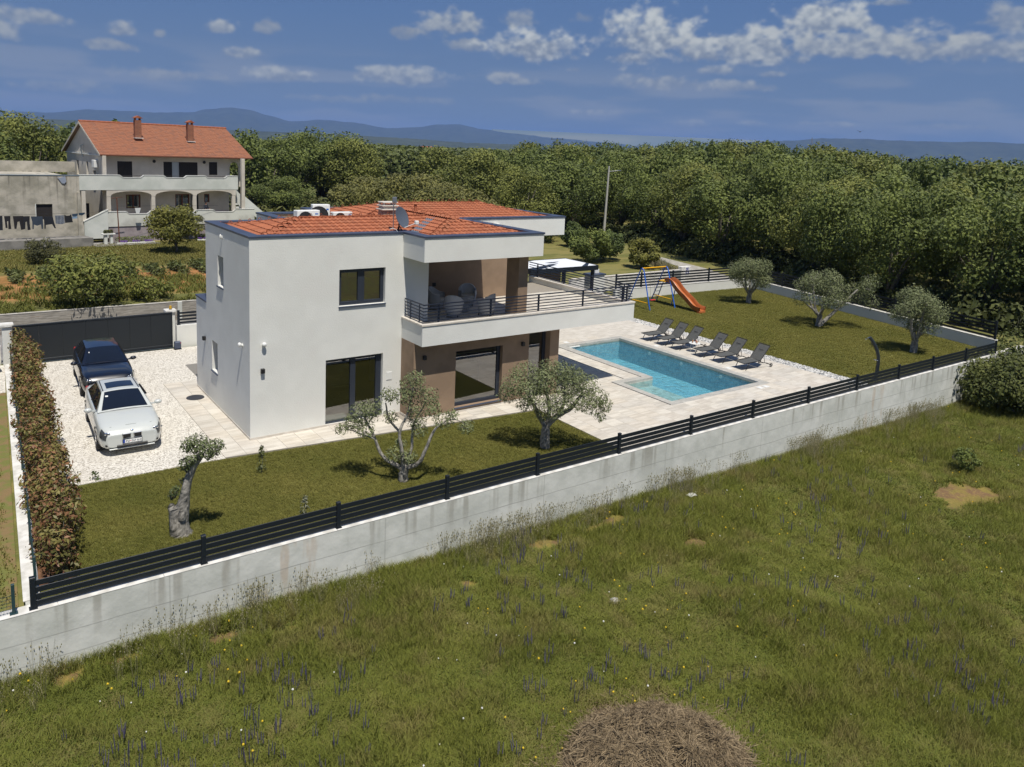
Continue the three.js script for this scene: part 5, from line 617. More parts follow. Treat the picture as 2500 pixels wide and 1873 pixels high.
// ---------------------------------------------------------------- other trees and shrubs
function crownTree(name, label, cat, p, seed, o) {                    // o: h, r, base, clumps, n, size, tones, aspect, flat, lean
  const R = rng(seed), t = thing(name, label, cat, p, 0, o.group), { h, r, base = h * .3, n = 6000, size = .3, nc = 34 } = o, cl = [], limbs = [];
  for (let k = 0; k < nc; k++) { const th = R() * 6.283, u = R() * 2 - 1, s = Math.sqrt(1 - u * u), q = .62 + .38 * Math.sqrt(R()), hh = (h - base) / 2, top = u > 0 ? 1 : .85, taper = o.cone ? 1 - .75 * clamp((u + 1) / 2) : 1; cl.push([Math.cos(th) * s * q * r * .8 * taper, base + hh + u * hh * .82 * q * top, Math.sin(th) * s * q * r * .8 * taper, r * (.22 + .16 * R()) * (o.cone ? .7 : 1), .2 + .6 * R()]); }
  if (o.trunk !== false) { const tr = o.tr || r * .06; limbs.push(tube([[0, -.1, 0], [.05, base * .5, .03], [0, base, 0], [0, lerp(base, h, .5), 0]], [tr, tr * .85, tr * .7, tr * .3], 7)); for (let k = 0; k < 7; k++) { const c = cl[k * 4 % nc]; limbs.push(tube([[0, base * (.55 + .3 * R()), 0], [c[0] * .4, lerp(base, c[1], .5), c[2] * .4], [c[0], c[1], c[2]]], [tr * .5, tr * .35, tr * .12], 5)); } part(t, 'trunk', limbs, M.bark); }
  part(t, 'crown', leaves(R, n, onClumps(cl, o.inner || .6, .4), size, { aspect: o.aspect || .62, tones: o.tones, spread: .85 }), o.mat || M.leaf); return t;
}
const G1 = [[.065, .095, .02], [.21, .25, .055]], G2 = [[.09, .115, .022], [.27, .285, .065]], G3 = [[.055, .085, .022], [.165, .21, .058]], GY = [[.11, .12, .02], [.25, .24, .05]];
crownTree('walnut_tree', 'broad leafy tree in the field hanging over the retaining wall behind the gate', 'tree', [-1.9, .78, -20.3], 401, { h: 2.35, r: 2.5, base: .5, n: 4600, size: .24, nc: 34, tones: G2, aspect: .42, inner: .45, tr: .1 });
crownTree('walnut_tree', 'leafy branches of a low tree at the left end of the retaining wall', 'tree', [1.2, .78, -20.4], 402, { h: 1.1, r: 1.2, base: .15, n: 900, size: .22, nc: 16, tones: G2, aspect: .42, inner: .45, tr: .07 }).userData.label = 'lower leafy tree at the wall, right of the broad leafy one';
crownTree('fruit_tree', "small round fruit tree on the neighbour's grass before the arcade", 'tree', [7.0, .34, -41.3], 403, { h: 3.7, r: 2.35, base: .75, n: 6500, size: .2, nc: 44, tones: GY, inner: .5, tr: .1 });
crownTree('shrub', "olive green rounded shrub alone on the neighbour's grass", 'shrub', [-2.3, .33, -38.6], 404, { h: 1.75, r: 1.35, base: .1, n: 3000, size: .13, nc: 26, tones: [[.05, .055, .018], [.125, .125, .045]], trunk: false });
[[43.9, -40.7, 2.1, 3.2, 'dark green shrub beside the light pole beyond the road', G3], [44.4, -36.6, 1.6, 2.6, 'dark shrub in the row of garden shrubs left of the pale wall', G3], [38.3, -27.2, 2.0, 3.1, 'broad green shrub behind the pergola roof', G1], [41.0, -27.6, 1.7, 2.9, 'glossy dark shrub between the broad and the yellow green shrub', G3], [40.6, -22.9, 1.55, 2.7, 'bright yellow green shrub at the end of the pale wall', GY], [47.5, -47, 2.6, 4.6, 'tall shrub in front of the wood left of the light pole', G1]].forEach(([x, z, r, h, l, tn], i) => crownTree('shrub', l, 'shrub', [x, -.06, z], 410 + i, { h, r, base: .1, n: 3600, size: .22, nc: 30, tones: tn, trunk: false, group: undefined }));
crownTree('shrub', 'dark bushy shrub overhanging the right end of the concrete wall', 'shrub', [33.9, fieldY(33.9, 8.5) - .2, 8.5], 421, { h: 3.0, r: 2.3, base: .1, n: 9000, size: .17, nc: 46, tones: [[.06, .08, .016], [.16, .175, .042]], trunk: false, inner: .5 });
crownTree('shrub', 'dark thicket on the meadow at the right edge of the picture', 'shrub', [38.4, fieldY(38.4, 8.6) - .4, 8.6], 422, { h: 3.3, r: 3.1, base: .1, n: 9000, size: .18, nc: 46, tones: [[.052, .072, .015], [.14, .16, .04]], trunk: false, inner: .5 });
crownTree('shrub', 'low dark shrub at the foot of the thicket on the meadow', 'shrub', [34.6, fieldY(34.6, 10.6) - .2, 10.6], 424, { h: 2.0, r: 1.7, base: .05, n: 5000, size: .16, nc: 30, tones: [[.052, .072, .015], [.14, .16, .04]], trunk: false, inner: .5 });
crownTree('shrub', 'thin scraggly young bush standing in the meadow near the red soil', 'shrub', [23.6, fieldY(23.6, 11.3), 11.3], 423, { h: 1.1, r: .55, base: .1, n: 900, size: .1, nc: 14, tones: G1, trunk: false });
// ---------------------------------------------------------------- meadow: grass, flowers, stalks, hay
function tuft(R, n, h, spread, w, lean) { const v = [], nn = []; for (let i = 0; i < n; i++) { const a = R() * 6.28, q = spread * Math.sqrt(R()), x = Math.cos(a) * q, z = Math.sin(a) * q, b = R() * 6.28, L = h * (.55 + .6 * R()), dx = Math.cos(b) * L * lean * (.4 + R()), dz = Math.sin(b) * L * lean * (.4 + R()), c = R() * 6.28, wx = Math.cos(c) * w / 2, wz = Math.sin(c) * w / 2; const m = [x + dx * .35, L * .6, z + dz * .35], t = [x + dx, L * (1 - lean * .25), z + dz]; v.push(x - wx, 0, z - wz, x + wx, 0, z + wz, m[0] - wx * .8, m[1], m[2] - wz * .8, m[0] - wx * .8, m[1], m[2] - wz * .8, x + wx, 0, z + wz, m[0] + wx * .8, m[1], m[2] + wz * .8, m[0] - wx * .8, m[1], m[2] - wz * .8, m[0] + wx * .8, m[1], m[2] + wz * .8, ...t); } for (let i = 0; i < v.length; i += 9) { const ny = (v[i + 5] - v[i + 2]) * (v[i + 6] - v[i]) - (v[i + 3] - v[i]) * (v[i + 8] - v[i + 2]); if (ny < 0) for (let k = 0; k < 3; k++) [v[i + 3 + k], v[i + 6 + k]] = [v[i + 6 + k], v[i + 3 + k]]; }
  const g = new THREE.BufferGeometry(); g.setAttribute('position', new THREE.Float32BufferAttribute(v, 3)); g.computeVertexNormals(); const nr = g.attributes.normal; for (let i = 0; i < nr.count; i++) { const q = V(nr.getX(i), nr.getY(i) + .55, nr.getZ(i)).normalize(); nr.setXYZ(i, q.x, q.y, q.z); } return g; }
const bladeMat = phys({ color: C(1, 1, 1), roughness: .8, transmission: .3, thickness: 0, specularIntensity: .3 });
function scatter(name, label, cat, geo, mat, count, seed, pick, parent) { const R = rng(seed), m = new THREE.InstancedMesh(geo, mat, count), o = new THREE.Object3D(), col = new THREE.Color(); let k = 0, guard = 0; while (k < count && guard++ < count * 12) { const s = pick(R); if (!s) continue; o.position.set(s[0], s[1], s[2]); o.rotation.set((R() - .5) * .25, R() * 6.28, (R() - .5) * .25); o.scale.set(s[3], s[3] * (s[5] || 1), s[3]); o.updateMatrix(); m.setMatrixAt(k, o.matrix); m.setColorAt(k, col.setRGB(...s[4])); k++; } m.count = k; m.name = numbered(name); m.userData.kind = 'stuff'; if (label) { m.userData.label = label; m.userData.category = cat; } m.castShadow = m.receiveShadow = true; scene.add(m); return m; }
// where the photograph can see the meadow, a little wider
const inMeadow = R => { const far_ = R() < .55, x = far_ ? lerp(-9, 40, R()) : lerp(-8, 14, R()), z = 6.95 + (far_ ? 13 : 12) * R(); const dx = x + 7.37, dz = z - 23.856, f = dx * .589 - dz * .808, l = dx * .808 + dz * .589; if (f < 7.5 || Math.abs(l) > f * .72 + .8) return null; return [x, z, f]; };
const patchy = (x, z, s, f) => fbm(x * f, z * f, 3, s);
{ const R0 = rng(500);
  const g1 = tuft(R0, 15, .17, .10, .011, .7), g2 = tuft(R0, 11, .34, .09, .008, .45), g3 = tuft(R0, 9, .13, .12, .035, .9), g4 = tuft(R0, 6, .62, .07, .006, .3);
  const tone = (R, x, z) => { const n = patchy(x, z, 61, .5), m = patchy(x, z, 62, 2.1); return mix3(mix3([.125, .155, .024], [.235, .245, .048], n * .6 + R() * .5), [.27, .225, .09], clamp((m - .5) * 1.6 + (R() < .14 ? .55 : 0))); };
  const pick = (sc, hv) => R => { const p = inMeadow(R); if (!p) return null; const [x, z] = p; if (soilAt(x, z) > .35 + R() * .4 || hayAt(x, z) > .3 + .5 * R()) return null; const n = patchy(x, z, 63, .7); return [x, fieldY(x, z) - .01, z, sc * (.55 + .8 * n + .35 * R()), tone(R, x, z), hv * (.65 + .7 * patchy(x, z, 64, .9))]; };
  scatter('meadow_grass', 'short green meadow grass covering the slope in the foreground', 'grass', g1, bladeMat, 88000, 501, pick(1, 1));
  scatter('tall_grass', 'longer blades of grass standing in the meadow', 'grass', g2, bladeMat, 30000, 502, R => { const s = pick(1, 1)(R); if (!s || patchy(s[0], s[2], 65, .45) < .42 + .2 * R()) return null; return s; });
  scatter('broad_weeds', 'low broad leaved weeds among the meadow grass', 'weeds', g3, bladeMat, 26000, 503, R => { const s = pick(1, 1)(R); if (!s || patchy(s[0], s[2], 66, .6) < .4 + .25 * R()) return null; s[4] = mix3([.09, .13, .02], [.20, .225, .05], R()); return s; });
  const spike = merge([tuft(R0, 4, .16, .02, .012, .5), ...[0, 1, 2].map(k => { const b = bar([.03 * Math.cos(k * 2.1), 0, .03 * Math.sin(k * 2.1)], [.05 * Math.cos(k * 2.1), .3, .05 * Math.sin(k * 2.1)], .006, .004, 4); return b; })]);
  const bloom = merge([0, 1, 2].map(k => bar([.045 * Math.cos(k * 2.1), .2, .045 * Math.sin(k * 2.1)], [.055 * Math.cos(k * 2.1), .36 + .05 * k, .055 * Math.sin(k * 2.1)], .009, .004, 5)));
  const fl = R => { const p = inMeadow(R); if (!p) return null; const [x, z] = p; if (soilAt(x, z) > .2 || hayAt(x, z) > .2 || patchy(x, z, 67, .42) < .46 + .16 * R()) return null; return [x, fieldY(x, z), z, .7 + .5 * R(), mix3([.05, .045, .10], [.10, .085, .17], R()), 1]; };
  scatter('sage_flowers', 'blue violet sage flowers scattered over the meadow', 'flowers', bloom, std({ roughness: .9 }), 650, 504, fl);
  scatter('flower_stalks', 'green stalks of the violet meadow flowers', 'weeds', spike, bladeMat, 650, 504, R => { const s = fl(R); if (s) s[4] = [.09, .11, .04]; return s; });
  scatter('yellow_flowers', 'tiny yellow flowers in the meadow towards the right', 'flowers', new THREE.IcosahedronGeometry(.02, 0).translate(0, .2, 0), std({ roughness: .9 }) , 200, 505, R => { const p = inMeadow(R); if (!p || patchy(p[0], p[1], 68, .3) < .52 - p[0] * .004) return null; return [p[0], fieldY(p[0], p[1]), p[1], .7 + .7 * R(), [.60, .42, .02], 1]; });
  scatter('white_flowers', 'tiny white flowers dotted in the meadow', 'flowers', new THREE.IcosahedronGeometry(.016, 0).translate(0, .17, 0), std({ roughness: .9 }), 130, 506, R => { const p = inMeadow(R); return p ? [p[0], fieldY(p[0], p[1]), p[1], .7 + .8 * R(), [.7, .7, .66], 1] : null; });
  const oat = merge([g4, ...[...Array(5)].map((_, k) => bar([.06 * Math.cos(k), 0, .06 * Math.sin(k)], [.14 * Math.cos(k * 1.3), .75 + .05 * k, .14 * Math.sin(k * 1.3)], .0035, .002, 3)), ...[...Array(14)].map((_, k) => new THREE.OctahedronGeometry(.014, 0).scale(1, 2.2, 1).translate(.14 * Math.cos((k % 5) * 1.3) + (R0() - .5) * .1, .62 + .03 * k * .6, .14 * Math.sin((k % 5) * 1.3) + (R0() - .5) * .1))]);
  scatter('wild_oats', 'dry wild oat stalks along the foot of the concrete wall', 'grass', oat, bladeMat, 430, 507, R => { const x = lerp(-7.5, 31, R()), z = 6.98 + Math.pow(R(), 2) * 1.1; if (patchy(x, 3, 69, .55) < .36 + .25 * R()) return null; return [x, fieldY(x, z), z, .6 + .5 * R(), mix3([.24, .23, .11], [.40, .36, .21], R()), 1]; });
  scatter('verge_grass', 'longer grass fringe where the meadow meets the concrete wall', 'grass', g2, bladeMat, 9000, 508, R => { const x = lerp(-8, 34, R()), z = 6.93 + Math.pow(R(), 1.6) * .9; if (soilAt(x, z) > .5) return null; return [x, fieldY(x, z), z, .7 + .5 * R(), tone(R, x, z), 1]; });
  scatter('lawn_grass', 'mown grass of the lawn in front of the villa', 'grass', tuft(R0, 12, .05, .07, .008, .8), bladeMat, 62000, 509, R => { const x = lerp(-6.0, 9.9, R()), z = lerp(1.0, 6.58, R()); if (z < 1.1 + .098 * (x + 1)) return null; if (x < -1 && z < 1.02) return null; return [x, 0, z, .6 + .7 * R(), mix3([.11, .125, .02], [.225, .205, .05], patchy(x, z, 71, .8) * .7 + R() * .4), 1]; });
  scatter('lawn_grass', 'mown grass of the wide lawn beyond the pool', 'grass', tuft(R0, 12, .06, .11, .012, .8), bladeMat, 62000, 510, R => { const x = lerp(25, 41, R()), z = lerp(-12.6, 6.55, R()); if (x > 37.2 - (z - 6.6) * .223) return null; return [x, 0, z, .6 + .7 * R(), mix3([.12, .13, .02], [.23, .21, .05], patchy(x, z, 73, .5) * .8 + R() * .35), 1]; });
  const peb = new THREE.IcosahedronGeometry(.04, 0).scale(1, .6, .8);
  scatter('pebbles', 'strip of pale pebbles between pool paving and lawn', 'pebbles', peb, std({ roughness: .9 }), 5200, 511, R => { const z = lerp(-8.8, 6.5, R()), x = lerp(24.22, 24.96, R()); const w = R(); return [x, .0 + .03 * R(), z, .6 + .9 * R(), w < .2 ? [.16, .17, .18] : mix3([.34, .34, .33], [.68, .67, .64], R()), 1]; });
  struct('pebble_strip', slab([[24.2, 6.56], [24.98, 6.56], [24.98, -9], [24.2, -9]], -.06, .002), M.gravel);
  // hay heap
  const t = thing('hay_heap', 'heap of dry grey brown hay on the meadow at the bottom edge', 'hay heap', [HAY[0], fieldY(...HAY), HAY[1]]); const hm = std({ map: mottle([.12, .09, .055], [.25, .20, .13], 24, 1, 521), roughness: 1, bumpMap: coarse, bumpScale: .05 });
  const hh = (x, z) => { const a = Math.atan2(z, x), d = Math.hypot(x / 1.8, z / 1.5) / (.84 + .36 * fbm(Math.cos(a) * 1.4 + 7, Math.sin(a) * 1.4 + 3, 3, 524)); return .98 * Math.pow(Math.max(0, 1 - d * d), .75) * (1.12 - .55 * Math.abs(fbm(x * 1.1 + 5 + z * .4, z * .9, 3, 522) * 2 - 1) - .2 * fbm(x * 3.1, z * 3.1, 3, 526)) + .1 * (fbm(x * 4, z * 4, 3, 523) - .5) - .05; };
  part(t, 'heap', gridSheet(range(-1.9, 1.9, .08), range(-1.7, 1.7, .08), hh), hm);
  const R = rng(525), n = 17000, sm = new THREE.InstancedMesh(new THREE.BoxGeometry(.0075, .006, .46).toNonIndexed(), std({ roughness: .95 }), n), o = new THREE.Object3D(), col = new THREE.Color(); let k = 0;
  while (k < n) { const a = R() * 6.283, q = Math.pow(R(), .6) * 2.5, x = Math.cos(a) * q, z = Math.sin(a) * q * .9; if (q > 1.7 && R() < .55) continue; const y = Math.max(hh(x, z), fieldY(HAY[0] + x, HAY[1] + z) - fieldY(...HAY)), e = .06, sx = (hh(x + e, z) - hh(x - e, z)) / (2 * e), sz = (hh(x, z + e) - hh(x, z - e)) / (2 * e), down = Math.atan2(sx, sz) + (R() - .5) * (q > 1.4 ? 5 : 2.2); const dx = Math.sin(down), dz = Math.cos(down), slope = q < 1.6 ? dx * sx + dz * sz : 0; o.rotation.order = 'YXZ'; o.rotation.set(-Math.atan(slope) + (R() - .5) * .6, down, R() * 3); o.position.set(x, y + .015 + .06 * R(), z); const s = .5 + .9 * R(); o.scale.set(1, 1, s); o.updateMatrix(); sm.setMatrixAt(k, o.matrix); sm.setColorAt(k, col.setRGB(...mix3([.12, .088, .05], [.36, .275, .165], Math.pow(R(), 1.6)))); k++; }
  sm.name = 'straw'; sm.userData.kind = 'stuff'; sm.castShadow = true; t.add(sm);
  // stones, litter
  const rock = (x, z, s, seed, label) => { const q = rng(seed), g = new THREE.IcosahedronGeometry(s, 2), p = g.attributes.position; for (let i = 0; i < p.count; i++) { const f = .75 + .5 * fbm(p.getX(i) * 4 / s + seed, p.getY(i) * 4 / s + p.getZ(i) * 3 / s, 3, seed); p.setXYZ(i, p.getX(i) * f, p.getY(i) * f * .6, p.getZ(i) * f * .8); } const f = flat(g); f.computeVertexNormals(); tag(part(scene, 'field_stone', boxUV(f.translate(0, 0, 0)), std({ map: mottle([.26, .25, .23], [.44, .42, .39], 9, .6, seed) })), label, 'stone').position.set(x, fieldY(x, z) + s * .25, z); };
  rock(5.7, 10.9, .17, 531, 'grey stone lying in the middle of the meadow'); rock(2.0, 7.15, .1, 532, 'larger of the two pale stones at the foot of the concrete wall'); rock(1.5, 7.1, .07, 533, 'smaller of the two pale stones at the foot of the concrete wall');
  const lit = new THREE.PlaneGeometry(.32, .22, 8, 6).rotateX(-Math.PI / 2), lp = lit.attributes.position; for (let i = 0; i < lp.count; i++) lp.setY(i, .09 * fbm(lp.getX(i) * 8, lp.getZ(i) * 8, 3, 9)); lit.computeVertexNormals(); lone('plastic_sheet', boxUV(lit), M.plastic, 'crumpled white plastic scrap in the grass near the concrete wall', 'litter').position.set(12.15, fieldY(12.15, 7.75) + .16, 7.75);
}
// ---------------------------------------------------------------- the neighbour's house
{ const at = [3.64, .35, -49.02], turn = THREE.MathUtils.degToRad(7), cs = Math.cos(turn), sn = Math.sin(turn), W = (x, y, z) => [at[0] + x * cs + z * sn, at[1] + y, at[2] - x * sn + z * cs];
  const cream = std({ map: mottle([.52, .48, .415], [.60, .56, .49], 6, 5, 601), roughness: .95 }), pale = std({ map: mottle([.50, .53, .49], [.62, .64, .60], 5, 6, 602), roughness: .92 }), stain = std({ map: mottle([.40, .40, .36], [.62, .63, .58], 4, 5, 603), roughness: .95 }), mauve = std({ map: mottle([.26, .22, .23], [.33, .29, .295], 8, 3, 604), roughness: 1 }), lilac = std({ map: mottle([.52, .47, .48], [.58, .53, .53], 5, 5, 605), roughness: .95 }), shut = std({ color: C(.018, .014, .012), roughness: .7 }), wood = std({ color: C(.14, .045, .02), roughness: .6 }), curt = std({ color: C(.45, .45, .44), roughness: .9 }), trim = std({ color: C(.62, .63, .61), roughness: .8 });
  const h = thing('neighbour_house', 'older cream two storey house with red tiled gable roof, arcade and long balconies', 'house', at, turn);
  part(h, 'wall', [wallHoles('x', -1.8, .3, -.2, 10.9, 1.55, 7.35, [[1.06, 2.27, 5.35, 6.82], [4.91, 7.95, 4.62, 6.85], [9.01, 9.79, 5.7, 6.9], [1.69, 2.89, 2.72, 3.93], [5.89, 7.18, 2.72, 3.93], [7.25, 8.0, 1.6, 3.95], [8.51, 9.02, 3.15, 3.93]]), wallHoles('z', -.2, .3, -13, -2.1, 0, 7.35, [[-9.6, -8.9, 5.3, 6.6], [-6.4, -5.8, 5.4, 6.6], [-4.4, -3.5, 4.7, 5.9]]), box(10.6, 10.9, 0, 7.35, -13, -2.1), box(.1, 10.6, 0, 7.35, -13, -12.7), prismZ([[0, 0], [1, 0], [.5, 1]], 0, 1).scale(0, 0, 0)].slice(0, 4), cream);
  const gab = prismZ([[-13.1, 7.35], [-1.5, 7.35], [-7.3, 9.98]], -.001, .3); gab.rotateY(-Math.PI / 2); part(h, 'gable', [gab.clone().translate(.1, 0, 0), gab.clone().translate(10.9, 0, 0)], cream);
  part(h, 'arch_wall', prismZ([[10.9, 4.6], [11.0, 4.6], [11.0, 6.4], [11.12, 6.8], [11.45, 7.0], [11.8, 6.8], [11.92, 6.4], [11.92, 4.6], [12.3, 4.6], [12.3, 7.35], [10.9, 7.35]], -2.1, -1.85), cream);
  // roof: rafters' sheet, tiles in courses, ridge, verge, gutter
  const rf = part(h, 'roof', [prismZ([[-1.0, 7.36], [-7.3, 10.1], [-13.6, 7.36], [-13.6, 7.30], [-7.3, 10.02], [-1.0, 7.30]], 0, 13.4).rotateY(-Math.PI / 2).translate(12.9, 0, 0)], std({ color: C(.20, .13, .09), roughness: .9 }));
  { const R = rng(611), list = [[], [], []], pit = Math.atan2(2.74, 6.3), L = Math.hypot(6.3, 2.74), rows = 21, n = 54; for (let r = 0; r < rows; r++) for (let k = 0; k < n; k++) { const d = (r + .5) / rows * L, g = new THREE.BoxGeometry(.245, .03, L / rows + .06); g.rotateX(pit - .045 + (R() - .5) * .02); g.translate(-.5 + 13.4 * (k + .5) / n, 7.40 + Math.sin(pit) * d + (R() - .5) * .012, -1.0 - Math.cos(pit) * d); list[R() < .6 ? 0 : R() < .55 ? 1 : 2].push(g); }
    [[.27, .108, .056], [.25, .10, .054], [.225, .098, .058]].forEach((c, i) => part(rf, 'roof_tiles', list[i].map(g => boxUV(g)), std({ color: C(...c), roughness: .9 }), 'stuff'));
    part(rf, 'ridge_tiles', [...Array(32)].map((_, k) => bar([-.5 + k * .42, 10.16, -7.3], [-.5 + k * .42 + .44, 10.17, -7.3], .11, .1, 8)), M.terra[1], 'stuff'); }
  part(h, 'gutter', [bar([-.5, 7.33, -.95], [12.9, 7.33, -.95], .06, .06, 8)], wood); part(h, 'verge_board', [beam([-.5, 7.3, -1.05], [-.5, 10.04, -7.3], .04, .16), beam([-.5, 10.04, -7.3], [-.5, 7.3, -13.6], .04, .16)], cream);
  part(h, 'gable_beam', [beam([-.26, 7.28, -13], [-.26, 7.28, -1.9], .08, .1)], trim);
  for (const [x, y] of [[3.5, 9.35], [8.15, 9.2]]) { const c = part(h, 'chimney', [chBox(x - .27, x + .27, y - .9, y + 1.1, -4.35, -3.85, .02)], std({ map: tex(256, 256, .5, .5, (u, v) => { const r = Math.floor(v * 8), e = (v * 8) % 1 < .14 || ((u * 2 + (r % 2) * .5) % 1) < .06; return e ? [.2, .16, .13] : mix3([.20, .07, .035], [.30, .11, .055], hsh(r, Math.floor(u * 2 + (r % 2) * .5), 4)); }), roughness: .95 })); part(c, 'chimney_cap', [box(x - .24, x - .16, y + 1.1, y + 1.3, -4.3, -3.9), box(x + .16, x + .24, y + 1.1, y + 1.3, -4.3, -3.9), beam([x, y + 1.29, -4.42], [x, y + 1.29, -3.78], .74, .04), prismZ([[x - .36, y + 1.3], [x + .36, y + 1.3], [x, y + 1.5]], -4.42, -3.78)], M.terra[1]); part(c, 'flashing', box(x - .36, x + .36, y - .52, y - .46, -4.2, -3.6), trim); }
  // windows and shutters
  const shutter = (x0, x1, y0, y1) => { const s = part(h, 'shutter', [chBox(x0, x1, y0, y1, -1.86, -1.80, .01)], shut); part(s, 'slats', [...Array(Math.round((y1 - y0) / .11))].map((_, k) => rawBox(x0 + .06, x1 - .06, y0 + .05 + k * .11, y0 + .09 + k * .11, -1.80, -1.785)), shut); };
  shutter(1.06, 1.66, 5.35, 6.82); shutter(1.665, 2.27, 5.35, 6.82); shutter(4.91, 5.66, 4.62, 6.85); shutter(6.3, 7.1, 4.62, 6.85); shutter(7.105, 7.95, 4.62, 6.85); shutter(9.01, 9.79, 5.7, 6.9);
  part(h, 'balcony_door', [box(5.66, 6.3, 4.62, 6.82, -1.95, -1.9)], std({ color: C(.40, .44, .46), roughness: .3 }));
  const win = (x0, x1, y0, y1, n) => { const f = part(h, 'window', [box(x0, x1, y1 - .08, y1, -1.95, -1.85), box(x0, x1, y0, y0 + .08, -1.95, -1.85), ...[...Array(n + 1)].map((_, k) => { const x = lerp(x0 + .05, x1 - .05, k / n); return box(x - .05, x + .05, y0 + .08, y1 - .08, -1.95, -1.85); })], wood); part(f, 'pane', box(x0 + .03, x1 - .03, y0 + .04, y1 - .04, -1.92, -1.915), M.glass); part(f, 'curtain', [...Array(n * 2)].map((_, k) => { const a = lerp(x0 + .1, x1 - .1, (k + .1) / (n * 2)), b = lerp(x0 + .1, x1 - .1, (k + .75) / (n * 2)); return prismZ([[a, y1 - .1], [b, y1 - .1], [k % 2 ? b : b - .1, y0 + .1], [k % 2 ? a + .1 : a, y0 + .1]], -2.0, -1.98); }), curt); };
  win(1.69, 2.89, 2.72, 3.93, 2); win(5.89, 7.18, 2.72, 3.93, 2); win(8.51, 9.02, 3.15, 3.93, 1); part(h, 'door', [chBox(7.27, 7.98, 1.6, 3.93, -1.98, -1.9, .01)], std({ color: C(.02, .02, .025), roughness: .5 })); part(h, 'inner_room', box(.2, 10.5, 1.6, 7.2, -3.2, -3.15), M.room);
  for (const z of [[-9.6, -8.9, 5.3, 6.6], [-6.4, -5.8, 5.4, 6.6], [-4.4, -3.5, 4.7, 5.9]]) part(h, 'side_shutter', chBox(.02, .06, z[2], z[3], z[0], z[1], .005), shut);
  for (const x of [4.1, 8.55]) part(h, 'wall_lamp', [new THREE.CylinderGeometry(.12, .12, .06, 14).rotateX(Math.PI / 2).translate(x, 6.87, -1.77), new THREE.TorusGeometry(.12, .025, 6, 16).translate(x, 6.87, -1.74)], M.dark);
  part(h, 'side_air_conditioner', [chBox(-.55, -.22, 6.2, 6.85, -3.4, -2.7, .03)], M.plastic); part(h, 'side_pipe', [tube([[-.25, 7.0, -7.2], [-.4, 7.6, -7.2], [-.42, 8.0, -7.1], [-.3, 8.1, -6.9]], .05, 6)], M.zinc);
  // upper balcony and arcade
  const scallop = (x0, x1, y0, y1, cuts_) => { const p = [[x0, y0], [x1, y0], [x1, y1]]; for (const [a, b, d] of [...cuts_].reverse()) p.push([b + .16, y1], [b + .07, y1 - .05], [b, y1 - d + .08], [b - .12, y1 - d], [a + .12, y1 - d], [a, y1 - d + .08], [a - .07, y1 - .05], [a - .16, y1]); p.push([x0, y1]); return p; };
  const cap = (p, z0, z1, w) => { const g = []; for (let i = 2; i < p.length - 1; i++) g.push(beam([p[i][0], p[i][1] + .01, (z0 + z1) / 2], [p[i + 1][0], p[i + 1][1] + .01, (z0 + z1) / 2], w, .05)); return g; };
  const up = scallop(-2.4, 11.0, 4.45, 5.7, [[.85, 2.5, .2], [4.45, 6.15, .2], [8.1, 9.85, .2]]); part(h, 'balcony_wall', prismZ(up, -.14, 0), pale); part(h, 'balcony_cap', cap(up, -.14, 0, .2), trim); part(h, 'balcony_wall', box(10.86, 11.0, 4.45, 5.7, -1.8, -.141), pale);
  part(h, 'balcony_floor', box(-2.4, 11.0, 4.45, 4.6, -2.1, -.141), cream); part(h, 'ground_floor', box(-.2, 11.9, 1.35, 1.58, -2.1, -.141), cream);
  for (const [a, b] of [[.85, 2.5], [4.45, 6.15], [8.1, 9.85]]) part(h, 'balcony_rail', bar([a, 5.66, -.07], [b, 5.66, -.07], .02, .02, 6), M.dark);
  const arch = [[-.35, 4.449], [-.35, 3.9]]; for (const [a, b] of [[-.02, 3.25], [3.58, 6.83], [7.16, 10.45]]) { arch.push([a, 3.9]); for (let k = 0; k <= 12; k++) { const t = Math.PI * (1 - k / 12); arch.push([(a + b) / 2 + (b - a) / 2 * Math.cos(t), 3.95 + .4 * Math.sin(t)]); } arch.push([b, 3.9]); } arch.push([10.8, 3.9], [10.8, 4.449]); part(h, 'arcade_arches', prismZ(arch, -.34, -.02), cream);
  for (const x of [-.18, 3.41, 6.99, 10.61, -2.1]) part(h, 'column', chBox(x - .16, x + .16, x < -1 ? .7 : 1.5, x < -1 ? 4.45 : 3.9, -.33, -.03, .02), cream);
  part(h, 'tall_column', [chBox(11.4, 11.72, .6, 7.32, -.4, -.08, .02)], cream); part(h, 'tall_column', chBox(-.35, -.05, 4.6, 7.3, -1.2, -.9, .02), cream).visible = true;
  const lo = scallop(-.32, 12.6, 1.34, 2.6, [[1.3, 3.0, .22], [5.0, 6.95, .22], [8.8, 10.6, .22]]); part(h, 'terrace_wall', prismZ(lo, -.14, 0), stain); part(h, 'terrace_cap', cap(lo, -.14, 0, .2), trim); part(h, 'plinth', box(-.25, 12.5, -.5, 1.34, -.5, -.06), mauve);
  for (const [a, b] of [[1.3, 3.0], [5.0, 6.95], [8.8, 10.6]]) part(h, 'terrace_rail', bar([a, 2.52, -.07], [b, 2.52, -.07], .015, .015, 6), M.dark);
  part(h, 'arcade_back', box(-.19, 10.6, 1.58, 2.4, -1.795, -1.79), lilac);
  part(h, 'stair_wall', [prismZ([[-.33, .4], [-.33, 2.78], [-.5, 2.78], [-2.15, 1.85], [-2.15, .4]], -.1, .1)], pale); part(h, 'stair_cap', [beam([-.3, 2.8, 0], [-2.2, 1.86, 0], .26, .06)], trim); part(h, 'stair', [0, 1, 2, 3, 4, 5].map(k => box(-2.1 + k * .3, -.35, .6 + k * .16, .76 + k * .16, -1.2, -.11)), cream);
